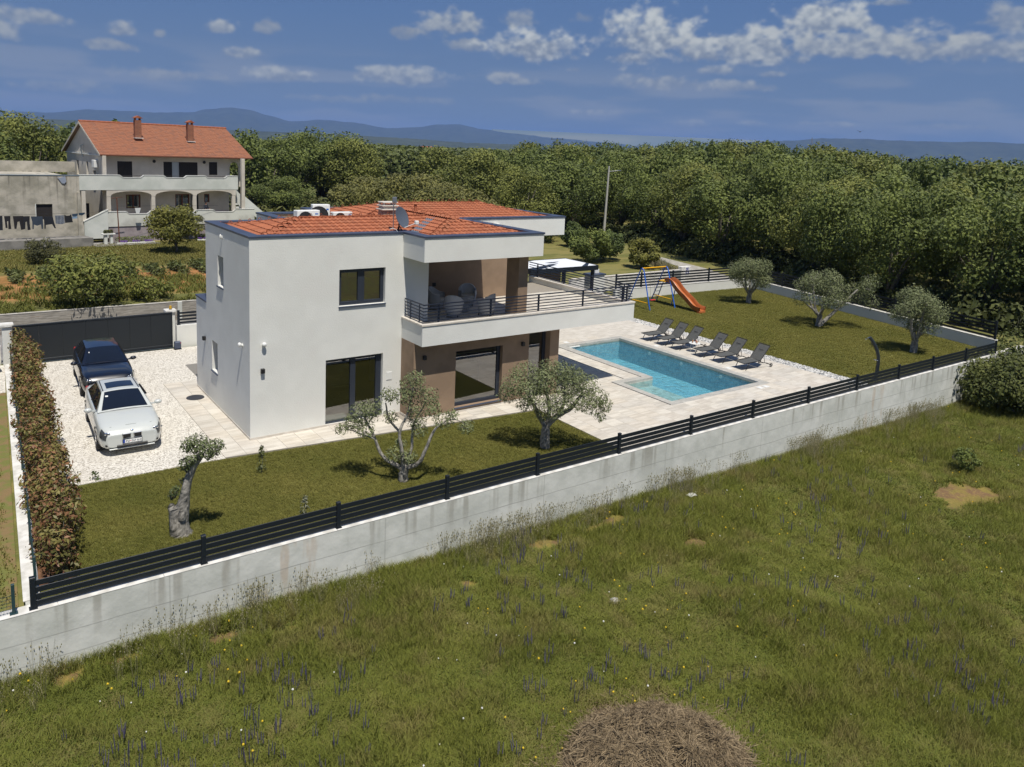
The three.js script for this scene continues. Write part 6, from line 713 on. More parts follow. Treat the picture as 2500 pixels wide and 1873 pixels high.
  part(h, 'side_stair', [0, 1, 2, 3, 4, 5, 6, 7, 8].map(k => box(11.7, 12.6, 1.6 + k * .3, 1.72 + k * .3, -.6 - (k + 1) * .3 + .3 - 1.2, -.6 - k * .3 + .3 - 1.2 + .3)), trim); part(h, 'side_stair_wall', [prismZ([[11.2, 4.4], [12.9, 2.6], [12.9, 1.4], [11.2, 3.2]], -1.1, -.98), prismZ([[11.7, 3.9], [13.6, 2.3], [13.6, 1.2], [11.7, 2.8]], -.5, -.4)], pale);
  // annex
  const grey = std({ map: tex(1024, 512, 10, 5.6, (u, v) => { const n = fbm(u * 14, v * 8, 6, 621, 14, 8), s = smooth(.5, .8, fbm(u * 60, v * 2, 3, 622, 60, 2)) * smooth(.3, 1, v); let c = mix3([.30, .285, .235], [.46, .43, .365], smooth(.25, .7, n)); return mix3(c, [.11, .10, .085], s * .6); }), roughness: 1, bumpMap: coarse, bumpScale: .02 });
  const a = thing('annex', 'weathered grey concrete garage annex left of the neighbouring house with dark door', 'annex', at, turn);
  part(a, 'wall', [wallHoles('x', 0, .3, -16, -2.4, .7, 4.45, [[-5.6, -4.4, 2.1, 3.35]]), box(-16, -2.4, 4.45, 5.62, -.3, 0), box(-2.7, -2.4, .7, 4.45, -8, -.3), box(-2.7, -2.4, 4.6, 5.62, -1.8, -.3), box(-16, -2.7, 5.4, 5.5, -9, -.3)], grey); part(a, 'coping', chBox(-16, -2.38, 5.62, 5.68, -.34, .03, .01), M.zinc); part(a, 'rear_parapet', box(-16, -.5, 5.5, 6.45, -9.3, -9), grey); part(a, 'garage_door', [chBox(-5.58, -4.42, 2.0, 3.33, -.16, -.12, .01)], shut); part(a, 'door_frame', [box(-5.62, -5.56, 2.0, 3.38, -.1, .02)], pale); part(a, 'side_door', box(-1.95, -1.2, .8, 3.2, -2.05, -2.0), shut);
  part(a, 'buttress', prismZ([[-2.62, .7], [-2.2, .7], [-2.42, 4.3], [-2.62, 4.3]], -.02, .25), grey);
  struct('concrete_apron', [slab([[-16, .2], [-2.2, .2], [-2.0, 2.0], [-16, 2.2]], -.4, .72).applyMatrix4(new THREE.Matrix4().makeRotationY(turn).setPosition(...at)), slab([[-2.1, .15], [2.6, .15], [3.2, 2.3], [-1.9, 2.6]], -.4, .06).applyMatrix4(new THREE.Matrix4().makeRotationY(turn).setPosition(...at))], M.road);
  // washing line
  const ln = thing('washing_line', 'rusty washing line pole with wires in front of the neighbouring terrace', 'washing line', at, turn); part(ln, 'pole', [bar([.18, 0, 1.3], [.05, 3.9, 1.3], .05, .04, 7), bar([-.4, 3.85, 1.3], [.5, 3.95, 1.3], .025)], wood); part(ln, 'wire', [bar([.1, 3.0, 1.3], [-2.4, 2.62, 1.3], .008, .008, 4), bar([-2.4, 2.70, 1.3], [-16, 2.55, 1.3], .008, .008, 4), bar([.1, 3.2, 1.3], [9, 3.0, .2], .008, .008, 4)], M.dark); part(ln, 'pole', [bar([-15.8, .7, 1.3], [-15.8, 2.6, 1.3], .04)], wood);
  const drape = (pts, z, seed) => { const g = prismZ(pts, z - .015, z + .015), p = g.attributes.position; for (let i = 0; i < p.count; i++) p.setZ(i, p.getZ(i) + .05 * (fbm(p.getX(i) * 4, p.getY(i) * 2, 2, seed) - .5)); g.computeVertexNormals(); return g; };
  const cloth = (name, pts, col, label, z = 1.3) => { const x = pts.reduce((s, q) => s + q[0], 0) / pts.length, y = Math.min(...pts.map(q => q[1])); const t = thing(name, label, 'laundry', W(x, y, z), turn); part(t, 'fabric', drape(pts.map(q => [q[0] - x, q[1] - y]), 0, pts.length + Math.round(x * 10)), col instanceof THREE.Material ? col : std({ color: C(...col), roughness: 1 })); };
  const trousers = (x0, x1, y0, y1) => [[x0, y1], [x1, y1], [x1 - .02, lerp(y0, y1, .5)], [x1 + .02, y0 + .02], [x1 - .17, y0], [lerp(x0, x1, .62), lerp(y0, y1, .62)], [lerp(x0, x1, .42), lerp(y0, y1, .58)], [x0 + .2, y0 + .08], [x0 + .07, y0 + .1], [x0 + .05, lerp(y0, y1, .5)]];
  cloth('dark_garment', [[-8.6, 1.5], [-8.1, 1.5], [-8.08, 2.6], [-8.6, 2.6]], [.015, .018, .025], 'dark garment cut off by the left picture edge on the washing line'); cloth('trousers', trousers(-7.98, -7.56, 1.56, 2.58), [.016, .015, .018], 'leftmost of three pairs of dark trousers on the washing line'); cloth('trousers', trousers(-7.4, -6.72, 1.48, 2.56), [.016, .015, .018], 'middle of three pairs of dark trousers on the washing line'); cloth('trousers', trousers(-6.81, -6.28, 1.44, 2.53), [.014, .015, .02], 'rightmost of three pairs of dark trousers on the washing line');
  cloth('shirt', [[-6.2, 2.5], [-5.4, 2.48], [-5.38, 2.0], [-5.4, 1.5], [-5.5, 1.5], [-5.52, 1.85], [-5.8, 1.76], [-6.02, 1.86], [-6.05, 1.5], [-6.13, 1.5], [-6.12, 2.1]], [.035, .05, .075], 'dark blue shirt hung upside down beside the trousers'); cloth('shirt', [[-5.32, 2.47], [-4.7, 2.46], [-4.6, 1.9], [-4.5, 1.5], [-4.6, 1.52], [-4.76, 1.85], [-5.2, 1.8], [-5.22, 1.5], [-5.3, 1.5]], [.014, .017, .024], 'black shirt hung upside down in front of the garage door');
  cloth('plaid_shirt', [[-4.54, 2.54], [-3.9, 2.53], [-3.86, 1.9], [-4.1, 1.82], [-4.5, 1.88]], std({ map: tex(128, 128, .3, .3, (u, v) => { const e = (u * 3) % 1 < .2 || (v * 3) % 1 < .2; return e ? [.38, .42, .46] : [.02, .03, .06]; }), roughness: 1 }), 'checked dark blue and white shirt on the washing line'); cloth('tank_top', [[-3.87, 2.58], [-3.72, 2.48], [-3.5, 2.5], [-3.38, 2.62], [-3.28, 1.96], [-3.84, 1.92]], [.012, .014, .018], 'black sleeveless top on the washing line'); cloth('briefs', [[-3.33, 2.62], [-2.9, 2.66], [-2.92, 2.5], [-3.05, 2.4], [-3.3, 2.42]], [.03, .055, .09], 'left one of two blue underpants at the end of the washing line'); cloth('briefs', [[-2.84, 2.68], [-2.38, 2.72], [-2.42, 2.58], [-2.6, 2.48], [-2.82, 2.52]], [.025, .05, .085], 'right one of two blue underpants at the end of the washing line'); cloth('towel', [[-3.33, 2.38], [-2.95, 2.44], [-2.95, 2.26], [-3.3, 2.24]], [.2, .3, .42], 'pale blue cloth below the left underpants');
  cloth('hanging_cloth', [[-4.0, 5.5], [-3.8, 5.44], [-3.42, 5.6], [-3.36, 5.15], [-3.5, 4.98], [-3.68, 5.02]], [.26, .30, .38], 'pale blue cloth hanging from the top edge of the grey annex', .06); cloth('hanging_cloth', [[1.66, 2.95], [2.14, 2.95], [2.02, 2.5], [1.76, 2.48]], [.62, .64, .64], 'white cloth on the line in front of the terrace', .6);
  // planter, flower bed
  const pl = thing('planter', 'stone planter table with green plants beside the stair', 'planter', W(-.65, .05, 1.2), turn); part(pl, 'slab', chBox(-.5, .5, .78, .88, -.25, .25, .02), trim); part(pl, 'foot', [chBox(-.35, -.1, 0, .78, -.15, .15, .02), chBox(.12, .32, 0, .78, -.15, .15, .02)], stain); part(pl, 'plants', leaves(rng(631), 260, R => [(R() - .5) * .7, .92 + R() * .25, (R() - .5) * .3, 0, 1, 0, R()], .14, { tones: [[.07, .08, .02], [.2, .2, .05]] }), M.leaf);
  const bed = (name, x, z, w, label) => { const t = thing(name, label, 'flower bed', W(x, .02, z), turn); part(t, 'stone_edge', chBox(-w / 2, w / 2, -.1, .14, .25, .4, .03), stain); part(t, 'foliage', leaves(rng(x * 10 | 0), 900, R => [(R() - .5) * w, .1 + R() * .45, (R() - .5) * .6 - .25, 0, 1, 0, R()], .13, { tones: G1 }), M.leaf); part(t, 'purple_flowers', leaves(rng(x * 20 | 0), 700, R => { const c = Math.floor(R() * 3) / 3 - .33; return [(c + (R() - .5) * .2) * w, .16 + R() * .14, .28 + (R() - .5) * .25, 0, 1, .3, R()]; }, .07, { tones: [[.14, .06, .30], [.28, .14, .52]] }), M.leaf); };
  bed('flower_bed', 1.4, 1.3, 3.0, 'flower bed with purple blossoms along the mauve plinth'); bed('flower_bed', 7.2, 1.4, 1.4, 'clump of purple flowers right of the round fruit tree'); crownTree('shrub', 'airy shrub with pale leaves against the terrace wall behind the fruit tree', 'shrub', W(6.3, 0, 1.3), 633, { h: 2.6, r: 1.0, base: .3, n: 1500, size: .16, nc: 16, tones: [[.09, .10, .04], [.2, .2, .1]], trunk: false });
  // the neighbour standing at the wall
  const fig = thing('person', 'person in dark clothes standing behind the terrace wall, seen from the waist up', 'person', W(8.2, 1.58, -.62), turn + .5);
  const cap3 = [[[0, .95, 0], [0, 1.2, 0], .15, .16], [[0, 1.2, 0], [0, 1.38, 0], .17, .13], [[-.17, 1.38, 0], [.17, 1.38, 0], .07, .07], [[0, 1.4, 0], [0, 1.52, .02], .055, .055], [[0, 1.6, .02], [0, 1.66, .02], .095, .09], [[.09, .92, 0], [.1, .5, .02], .095, .07], [[.1, .5, .02], [.11, .08, 0], .065, .045], [[.11, .06, 0], [.12, .04, .14], .05, .04], [[-.09, .92, 0], [-.1, .5, .02], .095, .07], [[-.1, .5, .02], [-.11, .08, 0], .065, .045], [[-.11, .06, 0], [-.12, .04, .14], .05, .04], [[.2, 1.37, 0], [.27, 1.12, .08], .055, .045], [[.27, 1.12, .08], [.2, .98, .32], .042, .032], [[-.2, 1.37, 0], [-.27, 1.12, .06], .055, .045], [[-.27, 1.12, .06], [-.2, .98, .32], .042, .032], [[0, 1.6, .1], [0, 1.59, .125], .018, .016], [[.095, 1.63, .02], [.1, 1.6, .02], .02, .018], [[-.095, 1.63, .02], [-.1, 1.6, .02], .02, .018]];
  for (const s of [-1, 1]) { cap3.push([[s * .2, .98, .32], [s * .19, .965, .39], .032, .03]); for (let f = 0; f < 4; f++) cap3.push([[s * (.165 + f * .018), .965, .39], [s * (.16 + f * .018), .945, .45 + (f === 1 || f === 2 ? .012 : 0)], .010, .008]); cap3.push([[s * .17, .965, .35], [s * .14, .95, .39], .011, .009]); }
  const field = (x, y, z) => { let d = 9; for (const [a, b, r0, r1] of cap3) { const bx = b[0] - a[0], by = b[1] - a[1], bz = b[2] - a[2], t = clamp(((x - a[0]) * bx + (y - a[1]) * by + (z - a[2]) * bz) / (bx * bx + by * by + bz * bz + 1e-9)), e = Math.hypot(x - a[0] - bx * t, y - a[1] - by * t, z - a[2] - bz * t) - lerp(r0, r1, t), k = Math.min(.03, r1 * .9), q = clamp(.5 + .5 * (d - e) / k); d = lerp(d, e, q) - k * q * (1 - q); } return d; };
  const N = 84, mc = new MarchingCubes(N, std(), false, false, 120000), sz = 1.0; mc.isolation = 0; for (let k = 0; k < N; k++) for (let j = 0; j < N; j++) for (let i = 0; i < N; i++) { const p = q => (q - N / 2) / (N / 2); mc.field[k * N * N + j * N + i] = -field(p(i) * .5, p(j) * .95 + .9, p(k) * .5 + .12); }
  mc.update(); const cnt = mc.count, bp = new Float32Array(mc.positionArray.slice(0, cnt * 3)), bn = new Float32Array(mc.normalArray.slice(0, cnt * 3)), bc = new Float32Array(cnt * 3); for (let i = 0; i < cnt; i++) { const x = bp[i * 3] * .5, y = bp[i * 3 + 1] * .95 + .9, z = bp[i * 3 + 2] * .5 + .12; bp[i * 3] = x; bp[i * 3 + 1] = y; bp[i * 3 + 2] = z; const skin = y > 1.47 || (z > .2 && y > .8), hairy = y > 1.60 && (z < .05 || y > 1.69); bc.set(hairy ? [.16, .15, .14] : skin ? [.38, .22, .15] : y > .9 ? [.014, .018, .03] : [.03, .035, .05], i * 3); }
  const bg = new THREE.BufferGeometry(); bg.setAttribute('position', new THREE.BufferAttribute(bp, 3)); bg.setAttribute('normal', new THREE.BufferAttribute(bn, 3)); bg.setAttribute('color', new THREE.BufferAttribute(bc, 3)); part(fig, 'body', bg, std({ vertexColors: true, roughness: .9 }));
  part(fig, 'hair', [new THREE.SphereGeometry(.105, 14, 10, 0, 6.283, 0, 1.5).scale(1, 1, 1.1).rotateX(-.35).translate(0, 1.645, .01)], std({ color: C(.22, .21, .20), roughness: 1 })); part(fig, 'eyes', [-1, 1].map(s => new THREE.SphereGeometry(.012, 8, 6).translate(s * .034, 1.63, .108)), M.dark);
  // field rows behind the retaining wall
  scatter('vegetable_rows', 'leafy vegetable rows on the red soil beyond the retaining wall', 'vegetables', leaves(rng(641), 26, R => [(R() - .5) * .5, .05 + R() * .35, (R() - .5) * .5, 0, 1, 0, R()], .2, { tones: [[.6, .6, .6], [1, 1, 1]] }), M.leaf, 620, 642, R => { const row = Math.floor(R() * 15), x = -9 + row * 1.55 + (R() - .5) * .35, z = lerp(-34, -29.5, R()) + (R() < .3 ? R() * 1.2 : 0); return [x, yardY(x, z) - .06, z, .7 + .7 * R(), mix3([.07, .10, .02], [.17, .19, .05], R()), .8 + .5 * R()]; });
  scatter('field_weeds', 'weeds on the bank behind the retaining wall', 'weeds', tuft(rng(643), 9, .28, .14, .03, .6), bladeMat, 3000, 644, R => { const x = lerp(-14, 10, R()), z = -18.9 - Math.pow(R(), 1.6) * 10; if (patchy(x, z, 74, .5) < .42) return null; return [x, yardY(x, z) - .06, z, .7 + .9 * R(), mix3([.09, .11, .02], [.2, .2, .05], R()), 1]; });
  scatter('yard_grass', "grass of the neighbour's yard and strip beside the drive", 'grass', tuft(rng(645), 9, .09, .16, .02, .7), bladeMat, 16000, 646, R => { if (R() < .25) { const x = lerp(-12, -6.7, R()), z = lerp(-8.8, 6.5, R()); return patchy(x, z, 75, .9) > .55 ? null : [x, -.02, z, .7 + .6 * R(), mix3([.11, .125, .02], [.22, .19, .06], R()), 1]; } const x = lerp(-10, 16, R()), z = lerp(-48, -35, R()); return [x, yardY(x, z) - .06, z, 1 + R(), mix3([.12, .13, .028], [.23, .20, .06], R()), 1]; });
}
// ---------------------------------------------------------------- beyond: hedges, wall, road, wood, plain and hills
{ const w = thing('garden_wall', 'long pale concrete wall behind the swing, ending in a pier with a sign', 'wall', [26.6, 0, -16.0], .02); part(w, 'wall', [chBox(0, 11.2, -.2, .95, -.12, .12, .01)], M.copeWhite); part(w, 'wall_cap', box(0, 11.2, .95, .99, -.15, .15), M.coping); part(w, 'pier', chBox(11.21, 12.3, -.2, 1.2, -.18, .18, .015), M.copeWhite);
  const cv = document.createElement('canvas'); cv.width = 96; cv.height = 160; const q = cv.getContext('2d'); q.fillStyle = '#f2f3f5'; q.fillRect(0, 0, 96, 160); q.fillStyle = '#141f74'; q.fillRect(8, 8, 80, 144); q.fillStyle = '#f2f3f5'; q.font = 'bold 62px sans-serif'; q.textAlign = 'center'; q.fillText('13', 48, 70); q.fillText('B', 48, 134); const px = new THREE.CanvasTexture(cv); px.colorSpace = THREE.SRGBColorSpace;
  const s = thing('number_sign', 'small blue and white number sign on the pale pier', 'sign', [38.45, .55, -16.06], .02); part(s, 'plate', chBox(-.24, .24, 0, .62, 0, .02, .004), M.trimWhite); part(s, 'plate_face', new THREE.PlaneGeometry(.44, .58).translate(0, .31, .0215), std({ map: px, roughness: .4 }));
  const c = thing('meter_cabinet', 'grey metal meter cabinet set into the pale wall beside the sign', 'cabinet', [37.0, .05, -15.95], .02); part(c, 'cabinet_body', chBox(-.55, .55, 0, .95, -.05, .1, .01), std({ color: C(.20, .21, .20), roughness: .5 })); part(c, 'door_gap', [box(-.005, .005, .05, .9, .1, .104)], M.dark);
  struct('paved_lane', gridSheet([0, .5, 1], range(0, 1, .1), (u, v) => 0).scale(1, 1, 1), M.road).visible = true;
  scene.remove(scene.children[scene.children.length - 1]); used.delete('paved_lane');
  struct('paved_lane', slab([[31, -18.6], [31, -15.5], [42.0, -13.4], [43.8, -15.2], [46.1, -20.8], [47.6, -27.5], [46.4, -27.5], [44.4, -22], [41.2, -18.6]], -.06, -.03), std({ map: mottle([.30, .285, .25], [.40, .38, .34], 9, 3, 701), roughness: .95 }));
  scatter('ornamental_grass', 'feathery ornamental grass between lane and pale wall', 'grass', tuft(rng(702), 26, .75, .16, .02, .5), bladeMat, 90, 703, R => { const k = R(), x = lerp(40.2, 44.2, k), z = lerp(-18.2, -24.5, k) + (R() - .5) * 1.6; return [x - .6, -.05, z, .8 + .5 * R(), mix3([.10, .11, .05], [.25, .22, .14], R()), 1]; });
  // light pole, power pylons, transformer pole
  const p = thing('light_pole', 'grey concrete light pole with a short lamp arm before the wood', 'street lamp', [51.1, -.06, -39.4], 0); part(p, 'pole', [tube([[0, 0, 0], [.1, 4, .02], [.2, 8.3, .04]], [.16, .13, .09], 9)], std({ color: C(.42, .41, .38), roughness: .9 })); part(p, 'lamp_arm', [bar([.19, 7.7, .04], [1.05, 7.85, .7], .03), chBox(.95, 1.35, 7.8, 7.9, .6, .8, .02)], M.alu);
  const dirAz = (az, d) => [camera.position.x + d * Math.sin(az * Math.PI / 180), camera.position.z - d * Math.cos(az * Math.PI / 180)];
  const pm = std({ color: C(.20, .21, .23), roughness: .7 }); const pylon = thing('power_pylon', 'distant lattice power pylon above the wood, left of the right hand hills', 'pylon', [0, 0, 0], 0, 'power pylons on the plain'); { const g = []; for (const [a, b] of [[-1, -1], [1, -1], [-1, 1], [1, 1]]) g.push(bar([a * 2, 0, b * 2], [a * .3, 34, b * .3], .22, .14, 4)); for (let k = 0; k < 8; k++) { const y = k * 4, w = lerp(2, .3, y / 34), w2 = lerp(2, .3, (y + 4) / 34); g.push(bar([-w, y, w], [w2, y + 4, w2], .1, .1, 4), bar([w, y, w], [-w2, y + 4, w2], .1, .1, 4)); } part(pylon, 'lattice', g, pm); part(pylon, 'cross_arm', [22, 26, 30].map((y, i) => beam([-4 + i * .6, y, 0], [4 - i * .6, y, 0], .3, .3)), pm); }
  [[56.61, 760, 'tallest of the distant power pylons, on the right above the wood'], [47.01, 1150, 'distant power pylon in the middle of the skyline'], [41.12, 1300, 'distant power pylon beside the hazy blue ridge'], [37.5, 1900, 'faint far power pylon left of the transformer pole']].forEach(([az, d, l], i) => { const [x, z] = dirAz(az, d); if (!i) { pylon.position.set(x, -2, z); pylon.rotation.y = .5; pylon.userData.label = l; } else copyOf(pylon, [x, -2, z], .5 + i * .2, l); });
  { const [x, z] = dirAz(39.0, 205), t = thing('transformer_pole', 'thick grey transformer pole rising out of the wood', 'pole', [x, 0, z]); part(t, 'pole', [bar([0, 0, 0], [0, 12.6, 0], .42, .34, 10)], std({ color: C(.33, .31, .28), roughness: .9 })); part(t, 'cross_arm', [beam([-2, 12.7, 0], [2, 12.7, 0], .2, .2), chBox(-.8, .8, 11.4, 12.2, -.5, .5, .05)], M.zinc); for (const q of [-1.8, 0, 1.8]) part(t, 'insulator', bar([q, 12.8, 0], [q, 13.2, 0], .1, .06, 6), M.dark); }
  { const [x, z] = dirAz(59.55, 150), b = thing('bird', 'small dark bird flying above the right hand hills', 'bird', [x, 15.2, z], .6); part(b, 'body', new THREE.SphereGeometry(.11, 10, 8).scale(2.4, .8, .9), M.dark); for (const s of [-1, 1]) part(b, 'wing', prismZ([[-.12, 0], [.14, 0], [.05, .62], [-.1, .5]], -.01, .01).rotateX(s * 1.1), M.dark); part(b, 'tail', prismZ([[-.25, -.02], [-.45, -.1], [-.45, .1], [-.25, .02]], -.01, .01).rotateX(1.57), M.dark); }
  // far houses
  const hut = thing('far_house', 'tiny white house with a red roof in the far wood, left of centre', 'house', [0, 0, 0], .4); part(hut, 'wall', [box(-6, 6, 0, 5.5, -4, 4)], M.white); part(hut, 'roof', prismZ([[-5, 5.4], [5, 5.4], [0, 8.2]], -6.4, 6.4).rotateY(Math.PI / 2), M.terra[0]); for (const x of [-4, 0, 4]) part(hut, 'window', box(x - .5, x + .5, 2.8, 4.2, 4, 4.05), M.dark);
  { const [x, z] = dirAz(29.5, 560); hut.position.set(x, 1.5, z); const [a, b] = dirAz(33.6, 330); copyOf(hut, [a, -2.2, b], .9, 'small roof half hidden among the trees behind the villa roof', .8); const [c, d] = dirAz(12.3, 700); copyOf(hut, [c, 6, d], .2, 'tiny far house with red roof left of the blue mountain', .9); }
  // the wood
  const sky = [[0, 1.3], [3, 1.45], [4.6, 1.5], [6.4, .8], [9, 1.45], [11, .9], [13, -.1], [18, 1.2], [20, 1.1], [22, 1.6], [25, .7], [26.5, .3], [30.8, .5], [35.5, .8], [42, .75], [45.5, .9], [48, 1.15], [50.7, 1.35], [53.2, 1.3], [55.6, 1.6], [56.8, 1.5], [58, 1.0], [60.9, .85], [63.6, .65], [69, .65], [90, .7]];
  const limit = (az, d) => { let k = 0; while (k < sky.length - 2 && az > sky[k + 1][0]) k++; return 9.52 + d * Math.tan(lerp(sky[k][1], sky[k + 1][1], clamp((az - sky[k][0]) / (sky[k + 1][0] - sky[k][0]))) * Math.PI / 180); };
  const grp = 'trees of the wood beyond the garden', lab = 'broad leaved tree of the dense green wood beyond the garden fence';
  const protoNear = [0, 1, 2].map(i => crownTree('woodland_tree', lab, 'tree', [0, 0, 0], 800 + i, { h: 10, r: 4.6, base: 1.2, n: 10500, size: .29, nc: 46, tones: [G1, G2, G1][i], group: grp, tr: .24 }));
  const protoMid = [0, 1, 2, 3].map(i => crownTree('woodland_tree', lab, 'tree', [0, 0, 0], 820 + i, { h: 10, r: 4.6, base: 1.6, n: 4300, size: .44, nc: 38, tones: [G1, G2, G3, G1][i], group: grp, tr: .24 }));
  const usedP = new Set(), R = rng(840), placed = [];
  const plant = (protos, i, x, z, h, r, label, group) => { const P = protos[i], turn = R() * 6.28, s = [r / 4.6, h / 10, r / 4.6]; if (!usedP.has(P)) { usedP.add(P); P.position.set(x, -.1, z); P.rotation.y = turn; P.scale.set(...s); if (label) { P.userData.label = label; delete P.userData.group; } return P; } const c = copyOf(P, [x, -.1, z], turn, label || lab, s); if (label) delete c.userData.group; else c.userData.group = grp; return c; };
  // edge of the wood, seen large
  const edge = [[46.0, 2.2], [47.5, 6.5], [44.6, -3.5], [46.5, -8.5], [49.6, -12.5], [51.6, -18.2], [51.8, -24], [53.5, -30], [56, -36.5], [57, -43], [53.0, 3.2], [51.5, -2], [52.2, -7.5], [55.5, -14], [57.5, -21], [59.8, -28], [61, -35], [54, -50], [59.5, 0], [58.5, -7], [62.5, -13.5], [64, -21.5], [49.5, 12], [56, 10], [66, -4], [67, -30]];
  edge.forEach(([x, z], k) => { const dx = x + 7.37, dz = z - 23.856, d = Math.hypot(dx, dz), az = Math.atan2(dx, -dz) * 180 / Math.PI; placed.push([x, z]); plant(protoNear, k % 3, x, z, Math.min(limit(az, d) - .3 - R() * 1.4, 8 + 2.4 * R()), 3.3 + 1.5 * R()); });
  let guard = 0, count = 0; while (count < 152 && guard++ < 9000) { const az = 36.5 + R() * 40, d = 68 + Math.pow(R(), .8) * 105, [x, z] = [camera.position.x + d * Math.sin(az * Math.PI / 180), camera.position.z - d * Math.cos(az * Math.PI / 180)]; if (z < -24 && x < 57 + (z + 60) * -.05 || x < 56 || placed.some(q => Math.hypot(q[0] - x, q[1] - z) < 5.0)) continue; placed.push([x, z]); count++; plant(protoMid, Math.floor(R() * 4), x, z, Math.min(limit(az, d) - R() * R() * 2.6, 9 + d * .02 + 2 * R()), 3.5 + 2.0 * R()); }
  // trees one can tell apart behind the two houses
  const named = (az, d, h, r, label, near, tn) => { const [x, z] = dirAz(az, d); placed.push([x, z]); return plant(near ? protoNear : protoMid, tn, x, z, h, r, label); };
  named(.6, 88, 11.4, 5.5, 'big dark tree at the left picture edge behind the annex', 1, 0); named(4.2, 96, 11.7, 5.0, 'tall bushy tree behind the annex, second from the left edge', 1, 1); named(7.2, 99, 10.3, 4.6, 'tree behind the gable corner of the older house', 0, 2); named(2.6, 108, 11.5, 5, 'tree standing behind the two big trees at the left edge', 0, 0);
  named(18.4, 112, 11.6, 5.4, 'dark tree right of the older house roof', 1, 0); named(20.4, 118, 11.4, 5, 'dense tree in the group right of the older house', 1, 2); named(22.2, 122, 12.6, 6.4, 'largest oak of the group between the two houses', 1, 0); named(24.2, 118, 10.8, 5.2, 'lower rounded tree on the right side of the big oak', 1, 1); named(16.6, 104, 10.4, 4.4, 'tree close behind the right end of the red tiled roof', 0, 0); named(19.4, 100, 5.5, 4.0, 'low bushy tree at the foot of the dark trees beside the stair', 1, 2); named(14.5, 108, 9.3, 4.2, 'tree crown showing over the red roof ridge', 0, 1); named(12.6, 116, 9.0, 4, 'small crown showing behind the right chimney', 0, 3);
  named(33.0, 96, 10.0, 4.9, 'dense bright green tree behind the villa roof', 1, 1); named(35.6, 104, 10.7, 4.6, 'tall leafy tree right of the dense bright green one', 1, 0); named(36.8, 84, 8.2, 3.8, 'soft olive green tree at the right end of the villa roof', 1, 1); named(38.6, 92, 9.6, 4.4, 'dark tree behind the light pole', 1, 0); named(30.6, 112, 9.6, 4.4, 'tree behind the acacia canopy', 0, 1); named(40.6, 90, 8.9, 4.4, 'rounded tree right of the light pole', 1, 2);
  for (const [az, h] of [[8.9, 12.4], [9.9, 11.6], [11.1, 11.2], [12.0, 10.3]]) { const [x, z] = dirAz(az, 108); crownTree('locust_tree', ['slender feathery tree top showing over the ridge left of the first chimney', 'slender feathery tree directly behind the first chimney', 'slender feathery tree right of the first chimney', 'small feathery tree between the two chimneys'][[8.9, 9.9, 11.1, 12.0].indexOf(az)], 'tree', [x, 0, z], 850 + az * 10 | 0, { h, r: 2.3, base: 3, n: 1500, size: .55, nc: 24, tones: G1, cone: 1 }); }
  const acacia = (az, d, h, r, label, seed) => { const [x, z] = dirAz(az, d), Q = rng(seed), t = thing('acacia_tree', label, 'tree', [x, 0, z]), cl = []; for (let k = 0; k < 60; k++) { const a = Q() * 6.283, q = Math.sqrt(Q()) * r; cl.push([Math.cos(a) * q, h * (.80 - .30 * (q / r) ** 2 + .16 * Q()), Math.sin(a) * q, .8 + .5 * Q(), Q()]); } part(t, 'trunk', cl.slice(0, 9).map(c => tube([[0, 0, 0], [c[0] * .3, h * .4, c[2] * .3], [c[0], c[1], c[2]]], [.22, .14, .04], 6)), M.bark); const g = leaves(Q, 8200, onClumps(cl, .4, .6), .34, { aspect: .45, tones: [[.10, .11, .025], [.23, .22, .06]], spread: .6 }); part(t, 'crown', g, M.leaf); };
  acacia(28.3, 84, 6.4, 6.0, 'wide flat topped pale acacia behind the satellite dish', 861); acacia(31.4, 80, 5.6, 5.0, 'lower pale acacia canopy right of the chimney', 862); acacia(25.6, 92, 5.8, 4.2, 'pale acacia canopy left of the villa chimney', 863);
  const [cx, cz] = dirAz(62.7, 118); crownTree('cypress_tree', 'single dark cypress standing out of the wood on the right', 'tree', [cx, 0, cz], 870, { h: 12.0, r: 1.1, base: 1, n: 1500, size: .4, nc: 26, tones: [[.02, .035, .012], [.05, .07, .02]], cone: 1 });
  // undergrowth along the edge and under the crowns
  const bush = leaves(rng(881), 260, onClumps([[0, .5, 0, .8], [.6, .4, .3, .6], [-.5, .45, -.3, .6], [.1, .9, -.2, .5]], .5, .4), .34, { tones: [[.6, .6, .6], [1, 1, 1]] });
  scatter('undergrowth', 'shrubby undergrowth along the edge of the wood', 'undergrowth', bush, M.leaf, 620, 882, Q => { const z = lerp(-52, 14, Q()), e = z > -12 ? lerp(45.2, 43.2, clamp((z + 12) / 16)) : lerp(48.5, 55, clamp((-12 - z) / 40)), x = e + Q() * 5; return [x, -.1, z, .7 + Q() * .8, mix3([.06, .08, .016], [.16, .18, .045], Q()), .7 + .6 * Q()]; });
  scatter('garden_shrubs', 'low shrubs and hedges on the plots behind the two houses', 'undergrowth', bush, M.leaf, 260, 883, Q => { const az = 15 + 22 * Q(), d = 88 + 40 * Q(), [x, z] = dirAz(az, d); return [x, -.1, z, .7 + Q() * 1.2, mix3([.07, .09, .02], [.18, .19, .05], Q()), 1]; });
  // the plain: woodland to the horizon
  const far1 = leaves(rng(891), 300, onClumps([...Array(14)].map((_, k) => { const q = rng(900 + k), a = q() * 6.28, u = q(); return [Math.cos(a) * 3 * (1 - u * .5), 3 + u * 3.6, Math.sin(a) * 3 * (1 - u * .5), 1.5 + q()]; }), .6, .5), 1.1, { tones: [[.55, .55, .55], [1, 1, 1]] });
